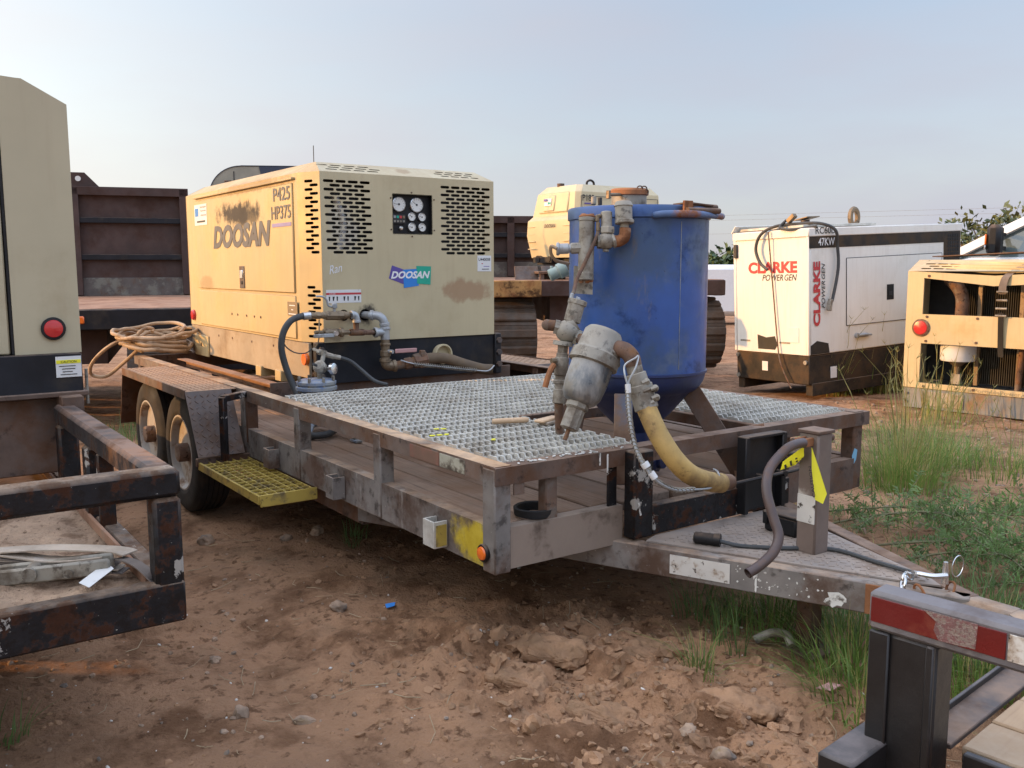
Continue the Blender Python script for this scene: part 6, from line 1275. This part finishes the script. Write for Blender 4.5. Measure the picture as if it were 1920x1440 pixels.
single('whip_antenna', MB().cyl((-9.3, 3.42, .0), (-9.3, 3.42, 2.3), .03, 8).cyl((-9.3, 3.42, 2.3), (-9.3, 3.42, 3.02), .006, 6), M['ink'], 'thin black whip antenna mast rising behind the main compressor roof', 'antenna')
# ------------------------------------------------------------------ white pickup truck at the right
tk2 = thing('pickup_truck', 'white pickup truck with large side mirror, partly hidden at the right edge', 'pickup truck', (-2.98, 12.26, zground(-3, 12.2)), (0, 0, R(192.5)), scale=1.15)
def TK(name, mb, m, label=None, parent=None, **k): return part(name, mb, m, parent or tk2, label, **k)
# local: +x forward, +y left of the truck (towards the viewer is +y after the turn), z up
def hull(secs, m, name, ang=30):     # sections: (x, [(y,z)...])
    n = len(secs[0][1]); vs = []; fs = []
    for x, s_ in secs: vs += [(x, a, b) for a, b in s_]
    for i in range(len(secs)-1):
        for k in range(n): fs.append((i*n+k, i*n+(k+1) % n, (i+1)*n+(k+1) % n, (i+1)*n+k))
    fs += [tuple(range(n-1, -1, -1)), tuple((len(secs)-1)*n+k for k in range(n))]
    return TK(name, MB().add(vs, fs), m, ang=ang)
def sec(w, zb2, zt2, r=.12): return [(-w, zb2), (w, zb2), (w, zt2-r), (w-.05, zt2-.03), (w-.16, zt2), (-w+.16, zt2), (-w+.05, zt2-.03), (-w, zt2-r)]
hull([(2.95, sec(.90, .5, 1.22)), (2.85, sec(.97, .45, 1.30)), (1.55, sec(1.0, .45, 1.42)), (1.35, sec(1.0, .45, 1.46)), (-2.9, sec(1.0, .45, 1.46)), (-3.0, sec(.98, .5, 1.44))], M['white_car'], 'body')
def csec(w, w2, z0, z1): return [(-w, z0), (w, z0), (w2, z1-.06), (w2-.10, z1), (-w2+.10, z1), (-w2, z1-.06)]
gls = hull([(1.50, csec(.93, .92, 1.40, 1.49)), (.55, csec(.93, .74, 1.40, 1.99)), (-1.30, csec(.93, .74, 1.40, 2.0)), (-1.55, csec(.93, .80, 1.40, 1.50))], M['car_glass'], 'glass')
hull([(.56, csec(.775, .755, 1.965, 2.03)), (-.2, csec(.775, .755, 1.97, 2.06)), (-1.32, csec(.775, .755, 1.965, 2.03))], M['white_car'], 'roof')
for s in (1, -1):
    TK('windscreen_pillar', MB().beam((1.52, s*.945, 1.47), (.53, s*.765, 2.005), .10, .06, up=(0, 1, .2)), M['white_car']); TK('door_pillar', MB().beam((-.32, s*.95, 1.44), (-.32, s*.77, 2.0), .09, .05, up=(0, 1, 0)), M['white_car']); TK('rear_pillar', MB().beam((-1.50, s*.95, 1.44), (-1.28, s*.77, 2.0), .16, .06, up=(0, 1, 0)), M['white_car'])
    mi = TK('wing_mirror', MB().box((1.02, s*1.20, 1.63), (.15, .20, .36), ch=.045), M['plastic']); TK('mirror_arm', MB().box((1.0, s*1.03, 1.54), (.06, .24, .05)).box((1.0, s*1.03, 1.70), (.05, .24, .04)), M['plastic'], parent=mi); TK('mirror_signal', MB().box((1.10, s*1.21, 1.64), (.02, .16, .12), ch=.008), M['orange_lens'], parent=mi); TK('mirror_trim', MB().box((1.10, s*1.21, 1.55), (.02, .17, .05), ch=.008), M['chrome'], parent=mi)
    TK('door_handle', MB().box((-.15, s*1.01, 1.25), (.16, .03, .03)), M['white_car']); TK('headlamp', MB().box((2.88, s*.78, 1.02), (.12, .28, .22), ch=.03), M['lamp_clear'])
    for x in (1.95, -1.75): TK('wheel', MB().lathe([(.0, -.13), (.24, -.12), (.26, -.13), (.37, -.13), (.40, -.10), (.40, .10), (.37, .13), (.26, .13), (.24, .11), (0, .11)], (x, s*.86, .38), (0, s, 0), 32), M['rubber'])
TK('seat', MB().box((.0, .36, 1.50), (.30, .50, .5), Matrix.Rotation(R(-12), 3, 'Y'), ch=.08), M['plastic']); TK('grille', MB().box((2.95, 0, 1.0), (.05, 1.2, .34), ch=.02), M['plastic']); TK('bumper', MB().box((2.98, 0, .62), (.16, 1.9, .24), ch=.05), M['chrome'])
# white van far behind
wv = thing('white_van', 'white van parked far off between the tank and the generator', 'van', (-17.4, 20.0, zground(-17, 20)-.1), (0, 0, R(60)))
part('body', MB().box((0, 0, 1.15), (5.2, 2.0, 1.55), ch=.15), M['white_car'], wv); part('window', MB().box((1.2, -1.005, 1.55), (1.0, .02, .45), ch=.01), M['car_glass'], wv); part('window', MB().box((2.61, 0, 1.5), (.02, 1.5, .5), ch=.01), M['car_glass'], wv)
for x in (-1.6, 1.7):
    for y in (-.9, .9): part('wheel', MB().lathe([(0, -.1), (.33, -.1), (.36, -.07), (.36, .07), (.33, .1), (0, .1)], (x, y, .36), (0, 1, 0), 24), M['rubber'], wv)
# ------------------------------------------------------------------ trees on the skyline
M['bark'] = mat('grey_bark', (.14, .11, .085), .9, var=.2, bump=(30, .5))
M['leaf'] = mat('olive_leaf', (.085, .105, .038), .6, var=.35, vscale=1.3, bump=None); M['leaf_dark'] = mat('dark_green_leaf', (.05, .085, .025), .6, var=.35, vscale=1.0, bump=None)
def tree(x, y, h, w, label, seed, m='leaf', n=2600, airy=.5, ls=.16, low=False):
    rs = random.Random(seed); z = zground(x, y)-.1; t = thing('tree', label, 'tree', (x, y, z), group='trees on the skyline')
    tb = MB(); th = h*(.2 if low else .42); tb.tube(smooth([(0, 0, 0), (.05*w, .02, th*.5), (-.02*w, .04*w, th)], 4), [.05*h*(1-.4*i/8) for i in range(9)], 8)
    cl = []
    for i in range(16):
        a = rs.uniform(0, 2*PI); k = math.sqrt(rs.uniform(0, 1)); zz = th*.8+rs.uniform(0, 1)*(h-th*.8)
        wr = w*.5*math.sin(PI*min(1, .25+.75*(1-(zz-th*.8)/(h-th*.8)*.85))); c = Vector((math.cos(a)*k*wr, math.sin(a)*k*wr, zz)); cl.append((c, rs.uniform(.12, .26)*w))
        tb.tube(smooth([(0, 0, th*.7), (c*.5)+Vector((0, 0, th*.45)), c], 3), [.022*h*(1-.8*j/6) for j in range(7)], 5)
    part('trunk', tb, M['bark'], t)
    lb = MB()
    for i in range(n):
        c, r = rs.choice(cl); d = Vector((rs.gauss(0, 1), rs.gauss(0, 1), rs.gauss(0, .8))); d = d.normalized()*r*rs.random()**airy
        p = c+d; u = Vector((rs.gauss(0, 1), rs.gauss(0, 1), rs.gauss(0, 1))).normalized(); v = u.cross(Vector((rs.gauss(0, 1), rs.gauss(0, 1), rs.gauss(0, 1)))).normalized(); s_ = ls*rs.uniform(.6, 1.3)
        lb.add([p-u*s_, p+v*s_*.45, p+u*s_, p-v*s_*.45], [(0, 1, 2, 3)])
    part('crown', lb, M[m], t, kind='stuff', ang=None)
tree(-28.8, 32.9, 2.75, 5.5, 'low rounded dark tree beside the white van', 1, 'leaf_dark', 3600, .5, .20, True)
tree(-18.4, 38.8, 4.6, 4.2, 'airy olive tree above the white pickup truck', 2, 'leaf', 1500, .8, .16)
# overhead lines far away
pl_ = thing('power_line', 'thin overhead power wires crossing the sky beside the blue tank', 'power line', (-60, 70, 0), world=True)
for z in (6.6, 6.1, 4.7): part('wire', MB().tube([(-110, 40, z+.4), (-75, 65, z), (-40, 90, z+.3)], .010, 5), M['cast'], pl_)
for q in ((-110, 40), (-40, 90)): part('pole', MB().cyl((q[0], q[1], -2), (q[0], q[1], 7.6), .16, 8).box((q[0], q[1], 6.9), (.12, 2.0, .12)), M['bark'], pl_)

# ------------------------------------------------------------------ stones, clods, straw
rg_ = random.Random(11)
def scat(n, area, fn, dens=None):
    k = 0
    while k < n:
        x, y = rg_.uniform(area[0], area[1]), rg_.uniform(area[2], area[3])
        if dens is None or rg_.random() < dens(x, y): fn(x, y); k += 1
ICO = {}
def ico(sub):
    if sub not in ICO:
        bm = bmesh.new(); bmesh.ops.create_icosphere(bm, subdivisions=sub, radius=1); ICO[sub] = ([v.co.copy() for v in bm.verts], [tuple(v.index for v in f.verts) for f in bm.faces]); bm.free()
    return ICO[sub]
def pebble(mb, x, y, r, sub, sink=.45, rough=.35):
    vs, fs = ico(sub); sd = rg_.uniform(0, 50); q = Euler((rg_.uniform(0, 6), rg_.uniform(0, 6), rg_.uniform(0, 6))).to_matrix(); sc = Vector((rg_.uniform(.7, 1.3), rg_.uniform(.6, 1.1), rg_.uniform(.5, .9))); z = zground(x, y)
    out = []
    for v in vs:
        p = v*(1+rough*noise.noise(v*1.6+Vector((sd, 0, sd)))+rough*.6*noise.noise(v*3.7+Vector((0, sd, 1)))); p = q @ Vector((p.x*sc.x, p.y*sc.y, p.z*sc.z)); out.append((x+p.x*r, y+p.y*r, z+p.z*r*.8+r*(.5-sink)))
    mb.add(out, fs)
churn = lambda x, y: .10+.9*sstep(1.5, .4, math.hypot((x-.45)/1.0, (y-.25)/.75))
near = lambda x, y: .25+.75*sstep(3.4, .6, math.hypot(x-.6, y+.2))
cl = MB(); scat(2600, (-2.6, 2.2, -1.5, 1.6), lambda x, y: pebble(cl, x, y, rg_.choice((.005, .006, .008, .010, .013, .018)), 1, .6, .6), churn)
scat(420, (-.3, 1.4, -.3, 1.0), lambda x, y: pebble(cl, x, y, rg_.choice((.010, .013, .016, .02, .026, .036)), 2, .75, .8), lambda x, y: .06+.94*sstep(1.3, .3, math.hypot((x-.45)/.8, (y-.3)/.55)))
M['clod'] = mat('earth_clod', (.31, .175, .093), .95, var=.3, vscale=9, layers=[((.42, .27, .155), 14, .58, .1, .7, .95), ((.15, .08, .045), 20, .62, .07, .6, .95)], bump=(70, .8, .006))
o = setting('soil_clods', cl, M['clod'], ang=25, kind='stuff', label='crumbled brown soil clods scattered in front of the trailer')
gr = MB(); scat(800, (-3.5, 2.3, -1.6, 2.0), lambda x, y: pebble(gr, x, y, rg_.choice((.004, .005, .007, .010, .014)), 1, .4), near)
scat(900, (-4, 1.2, 2.4, 7.2), lambda x, y: pebble(gr, x, y, rg_.choice((.01, .015, .02, .03)), 1, .4))
M['stone'] = mat('tan_pebble', (.30, .205, .135), .85, var=.4, vscale=16, layers=[((.25, .22, .19), 11, .58, .06, .8, .9), ((.42, .31, .19), 13, .63, .05, .8, .9)], bump=(60, .3)); M['stone_pale'] = mat('pale_pebble', (.62, .57, .50), .85, var=.2, vscale=14, bump=None)
setting('gravel', gr, M['stone'], ang=30, kind='stuff', label='small tan pebbles strewn over the dirt')
wp = MB(); scat(170, (-2, 2.2, -1.5, 1.2), lambda x, y: pebble(wp, x, y, rg_.choice((.003, .004, .006, .009)), 1, .4), near); setting('chalk_chips', wp, M['stone_pale'], ang=180, kind='stuff', label='tiny white chips sprinkled on the soil')
for (x, y, r, lb_) in ((-.89, -.18, .045, 'rounded brown stone on the dirt left of the lamp post corner'), (-.11, -.66, .032, 'tan stone alone on bare dirt at bottom centre'), (-2.04, .05, .04, 'grey stone in the shadow below the yellow step'), (-1.98, .2, .045, 'brown stone beside the grey one in the shadow below the step'), (-2.26, -.31, .05, 'flat pale stone on the dirt near the front wheel'), (.86, .20, .045, 'large smooth tan stone at the bottom edge near the black bumper beam'), (.74, .18, .03, 'yellowish stone left of the large smooth one'), (-.75, -.74, .03, 'grey stone right of the black trailer corner'), (-.25, -.81, .035, 'angular tan rock at bottom left of the picture')):
    mb = MB(); pebble(mb, x, y, r, 3, .35, .3); single('rock', mb, M['stone'], lb_, 'rock', group='loose rocks')
for (x, y, a, L_, w_, lb_) in ((.02, .22, 24, .26, .13, 'slab of compacted soil lifted behind the front channel'), (.10, .02, 26, .22, .12, 'broken wedge of pressed soil below the corner post'), (.22, .52, 20, .24, .14, 'thick soil slab standing up under the tongue'), (.42, .12, 28, .24, .10, 'dark edged soil slab in the middle of the churned ground'), (.70, .42, 30, .26, .12, 'pale crusty soil ridge left of the grass tuft')):
    mb = MB(); bm = bmesh.new(); bmesh.ops.create_icosphere(bm, subdivisions=5, radius=1); sd = Vector((x*17, y*9, 3)); Mx = Matrix.Rotation(R(a), 3, 'Z') @ Matrix.Rotation(R(14), 3, 'X'); z = zground(x, y)
    out = []
    for v in bm.verts:
        p = v.co; s_ = Vector([math.copysign(abs(c)**.6, c) for c in p]); q = Mx @ Vector((s_.x*L_/2, s_.y*w_/2, s_.z*.030)); k = q*9+sd
        q += p.normalized()*(.030*noise.noise(k)+.016*noise.noise(k*2.7)+.008*noise.noise(k*7)+.004*noise.noise(k*17)); out.append((x+q.x, y+q.y, z+.0+q.z))
    mb.add(out, [tuple(v.index for v in f.verts) for f in bm.faces]); bm.free(); single('soil_slab', mb, M['clod'], lb_, 'soil', group='lifted soil slabs', ang=50)
st_ = MB()
def straw(x, y):
    L_ = rg_.uniform(.03, .13); a = rg_.uniform(0, 6.3); b = a+rg_.uniform(-.6, .6); z = zground(x, y)+.004; p = [(x, y, z+rg_.uniform(0, .01)), (x+math.cos(a)*L_*.5, y+math.sin(a)*L_*.5, zground(x+math.cos(a)*L_*.5, y+math.sin(a)*L_*.5)+.006), (x+math.cos(a)*L_*.5+math.cos(b)*L_*.5, y+math.sin(a)*L_*.5+math.sin(b)*L_*.5, zground(x+math.cos(a)*L_*.5+math.cos(b)*L_*.5, y+math.sin(a)*L_*.5+math.sin(b)*L_*.5)+rg_.uniform(.003, .02))]
    st_.tube(p, rg_.uniform(.0008, .0019), 4)
scat(210, (-2.4, 2.2, -1.6, 1.3), straw, near); scat(200, (-2, 1, 2.4, 5.5), straw)
M['straw'] = mat('dry_straw', (.36, .27, .16), .8, var=.3, vscale=8, bump=None)
setting('straw_litter', st_, M['straw'], kind='stuff', label='dry straw and twigs littering the dirt')
single('plastic_scrap', MB().sheet([(-.80, -.01, zground(-.78, 0)+.012), (-.775, .025, zground(-.78, 0)+.02), (-.755, .01, zground(-.78, 0)+.014), (-.77, -.02, zground(-.78, 0)+.006)], .002), M['azure'], 'blue plastic scrap on the dirt under the rail', 'litter')
single('plastic_scrap', MB().sheet([(.77, .74, zground(.78, .77)+.015), (.82, .755, zground(.78, .77)+.02), (.83, .79, zground(.78, .77)+.035), (.79, .785, zground(.78, .77)+.03)], .002), M['pink'], 'pink plastic scrap on the soil beside the grass', 'litter')
single('bent_pipe', MB().tube(smooth([(.42, .86, zground(.45, .88)+.02), (.46, .90, zground(.45, .88)+.05), (.51, .92, zground(.45, .88)+.055), (.55, .90, zground(.45, .88)+.03)], 5), .016, 10), M['cast'], 'bent whitish pipe piece lying beside the jack foot', 'pipe')

# ------------------------------------------------------------------ grass and branches
gs = random.Random(21)
def blade(mb, x, y, h, lean, az, w, curl=1.0):
    z = zground(x, y)-.01; d = Vector((math.cos(az), math.sin(az), 0)); s_ = Vector((-d.y, d.x, 0)); P_ = []; n = 4
    for i in range(n+1):
        t = i/n; P_.append(Vector((x, y, z))+d*lean*h*(t**1.8)*curl+Vector((0, 0, h*(t-.35*lean*t*t))))
    vs = []
    for i, p in enumerate(P_): k = w*(1-(i/n)**1.5); vs += [p-s_*k, p+s_*k]
    mb.add(vs, [(2*i, 2*i+1, 2*i+3, 2*i+2) for i in range(n)])
def tuft(mb, x, y, r, n, h0, h1, lean=(.1, .8), w=(.0012, .003)):
    for i in range(n):
        a = gs.uniform(0, 2*PI); k = r*math.sqrt(gs.random()); blade(mb, x+k*math.cos(a), y+k*math.sin(a), gs.uniform(h0, h1), gs.uniform(*lean), a+gs.uniform(-.7, .7), gs.uniform(*w))
M['grass'] = mat('green_grass_blade', (.17, .265, .055), .55, var=.45, vscale=5, bump=None); M['grass_dry'] = mat('straw_grass_blade', (.42, .37, .13), .65, var=.3, vscale=6, bump=None); M['grass_blue'] = mat('grey_green_blade', (.15, .24, .075), .55, var=.35, vscale=6, bump=None)
for m in ('grass', 'grass_dry', 'grass_blue'):      # thin leaves let some light through
    nt = M[m].node_tree; b_ = nt.nodes['Principled BSDF']; tr_ = nt.nodes.new('ShaderNodeBsdfTranslucent'); ms = nt.nodes.new('ShaderNodeMixShader'); ms.inputs[0].default_value = .4
    nt.links.new(b_.inputs['Base Color'].links[0].from_socket, tr_.inputs['Color']); nt.links.new(b_.outputs[0], ms.inputs[1]); nt.links.new(tr_.outputs[0], ms.inputs[2]); nt.links.new(ms.outputs[0], nt.nodes['Material Output'].inputs['Surface'])
def clump(x, y, r, n, h0, h1, label, dry=.25, lean=(.1, .7), w=(.0015, .0035), seeds=0):
    t = thing('grass_clump', label, 'grass', (x, y, zground(x, y)), group='tall grass clumps', world=True); a, b = MB(), MB(); tuft(a, x, y, r, int(n*(1-dry)), h0, h1, lean, w); tuft(b, x, y, r*.9, max(4, int(n*dry)), h0*.9, h1*1.12, (.05, .5), (w[0]*.7, w[1]*.7))
    part('green_blades', a, M['grass'], t, kind='stuff', ang=None)
    for i in range(seeds):
        aa = gs.uniform(0, 6.3); k = r*gs.random(); x0, y0 = x+k*math.cos(aa), y+k*math.sin(aa); h = h1*gs.uniform(1.0, 1.5); d = Vector((math.cos(aa), math.sin(aa), 0)); z = zground(x0, y0); P_ = [Vector((x0, y0, z))+d*.35*h*(q/5)**2*gs.uniform(.4, 1)+Vector((0, 0, h*q/5)) for q in range(6)]; b.tube(P_, [.0022]*4+[.003, .001], 4)
        for q in range(4): e = Vector((gs.gauss(0, 1), gs.gauss(0, 1), .4)).normalized(); b.tube([P_[5], P_[5]+e*.045*h+Vector((0, 0, .02))], [.002, .0008], 3)
    part('dry_stems', b, M['grass_dry'], t, kind='stuff', ang=None); return t
clump(-.82, 3.82, .30, 760, .16, .60, 'tallest grass clump right of the trailer front corner', .3, (.1, 1.1), (.0012, .0032), 26)
clump(-1.20, 4.85, .42, 460, .12, .42, 'bright green bushy clump behind the tallest grass', .15, (.2, .9), (.002, .004), 4)
clump(-.58, 4.75, .45, 380, .10, .40, 'grass clump at the right edge below the open compressor', .3, (.2, .9), (.002, .004), 8)
clump(-4.05, 7.55, .22, 90, .25, .7, 'seeding grass stems by the near corner of the white generator', .6, (.1, .5), (.003, .005), 10)
clump(-4.0, 8.35, .4, 160, .25, .7, 'seeding grass stems along the black side of the generator', .6, (.1, .6), (.003, .005), 16)
clump(-2.25, 6.7, .35, 120, .2, .55, 'dry stems in front of the open compressor base', .6, (.1, .6), (.003, .005), 12)
clump(.49, .50, .06, 70, .07, .22, 'small tuft of grey green grass in the churned soil', .2, (.2, 1.3), (.0012, .0025))
clump(.72, 1.02, .20, 300, .12, .38, 'dense green grass right of the jack foot', .2, (.3, 1.4), (.0015, .0035))
clump(.90, .82, .18, 260, .08, .28, 'low green grass in front of the black post', .2, (.4, 1.5), (.0015, .0035))
clump(1.05, 1.25, .16, 320, .15, .34, 'green grass seen under the taped rail', .25, (.2, 1.0), (.0015, .0035))
clump(.30, 1.12, .20, 260, .12, .30, 'shaded grass under the tongue plate', .05, (.2, 1.0), (.0015, .003))
gg_ = MB(); gb_ = MB(); gd_ = MB()
for (x, y, r, n, h0, h1) in ((.02, 1.0, .12, 90, .1, .26), (.16, 1.05, .12, 80, .08, .22), (.45, 1.38, .2, 160, .1, .28), (.58, 1.3, .15, 120, .12, .3), (.34, .78, .05, 26, .15, .32), (.42, .76, .04, 18, .12, .28), (-1.75, .3, .08, 60, .08, .2), (-.49, -1.46, .08, 50, .06, .16), (-5.6, .1, .35, 200, .1, .3), (-6.2, .15, .3, 150, .1, .3), (.66, 1.95, .25, 180, .1, .3), (.85, 2.0, .25, 160, .1, .28), (.9, 1.5, .2, 160, .1, .3), (-1.9, 5.6, .4, 160, .1, .3), (-.2, 3.4, .5, 200, .06, .18), (-1.4, 3.3, .4, 160, .06, .2), (-.2, 5.2, .6, 220, .1, .3), (-2.3, 4.6, .5, 140, .06, .2)):
    tuft(gg_ if y < 2.2 else gb_, x, y, r, n, h0, h1, (.2, 1.0), (.0012, .003) if y < 2.2 else (.002, .004))
for i in range(3200):
    x, y = gs.uniform(-3.2, 1.3), gs.uniform(2.3, 7.2)
    if noise.noise(Vector((x*1.1, y*1.1, 7))) < -.12: continue
    blade(gd_ if gs.random() < .55 else gb_, x, y, gs.uniform(.03, .16), gs.uniform(.3, 1.2), gs.uniform(0, 6.3), .002)
setting('low_grass', gg_, M['grass_blue'], ang=None, kind='stuff', label='thin grey green grass under the trailer'); setting('weeds', gb_, M['grass'], ang=None, kind='stuff', label='short weeds on the open ground at right'); setting('dry_grass', gd_, M['grass_dry'], ang=None, kind='stuff', label='dry grass bits on the open ground at right')
M['grass_stem'] = mat('olive_twig', (.17, .16, .08), .8, var=.2, bump=None)
def branch(pts, label, seed, nl=26):
    rs = random.Random(seed); P_ = smooth(pts, 8); t = thing('fallen_branch', label, 'branch', pts[0], group='cut leafy branches on the ground', world=True); tb = MB(); lb = MB(); n = len(P_); tb.tube(P_, [.0055*(1-.75*i/n)+.001 for i in range(n)], 6)
    for i in range(3, n):
        for s_ in range(2):
            d = (P_[min(i+1, n-1)]-P_[i-1]).normalized(); e = (d*rs.uniform(.2, .8)+Vector((rs.gauss(0, 1), rs.gauss(0, 1), rs.gauss(.1, .5))).normalized()).normalized(); L_ = rs.uniform(.10, .26); Q_ = [P_[i]+e*L_*q/5+Vector((0, 0, -.03*(q/5)**2)) for q in range(6)]; tb.tube(Q_, [.0025]*5+[.001], 4)
            for q in range(nl):
                tt = rs.uniform(.15, 1); c = P_[i]+e*L_*tt; u = (e.cross(Vector((rs.gauss(0, 1), rs.gauss(0, 1), rs.gauss(0, 1))))).normalized(); L2 = rs.uniform(.014, .034); w = e*.003; c2 = c+u*L2+e*.008; c2.z = max(c2.z, zground(c2.x, c2.y)+.003); lb.add([c-w, c+w, c2+w, c2-w], [(0, 1, 2, 3)])
    part('stems', tb, M['grass_stem'], t); part('leaflets', lb, M['grass_blue'], t, kind='stuff', ang=None)
def gp3(x, y, h): return (x, y, zground(x, y)+h)
branch([gp3(-.45, 2.45, .04), gp3(-.2, 2.6, .13), gp3(.07, 2.68, .18), gp3(.33, 2.62, .13), gp3(.65, 2.5, .05)], 'feathery cut branch lying just behind the tongue', 1)
branch([gp3(-.35, 2.98, .04), gp3(-.02, 3.02, .10), gp3(.25, 3.0, .14), gp3(.55, 2.9, .08)], 'feathery cut branch farther back on the right', 2)
branch([gp3(.15, 2.25, .03), gp3(.40, 2.3, .12), gp3(.62, 2.25, .16), gp3(.85, 2.15, .06)], 'leafy branch beside the taped rail', 3)
branch([gp3(-.62, 2.75, .03), gp3(-.40, 2.72, .10), gp3(-.15, 2.82, .13), gp3(.1, 2.85, .06)], 'short feathery branch close behind the trailer corner', 4, 26)
branch([gp3(.30, 2.75, .05), gp3(.55, 2.72, .16), gp3(.80, 2.62, .18), gp3(1.05, 2.45, .07)], 'feathery branch at the right picture edge', 5, 26)
branch([gp3(-.1, 2.38, .03), gp3(.18, 2.46, .10), gp3(.45, 2.5, .12), gp3(.72, 2.42, .05)], 'thin leafy branch nearest the coupler', 6, 26)
branch([gp3(0, 3.35, .03), gp3(.3, 3.3, .10), gp3(.6, 3.25, .12), gp3(.9, 3.1, .05)], 'farthest of the cut leafy branches', 7, 26)
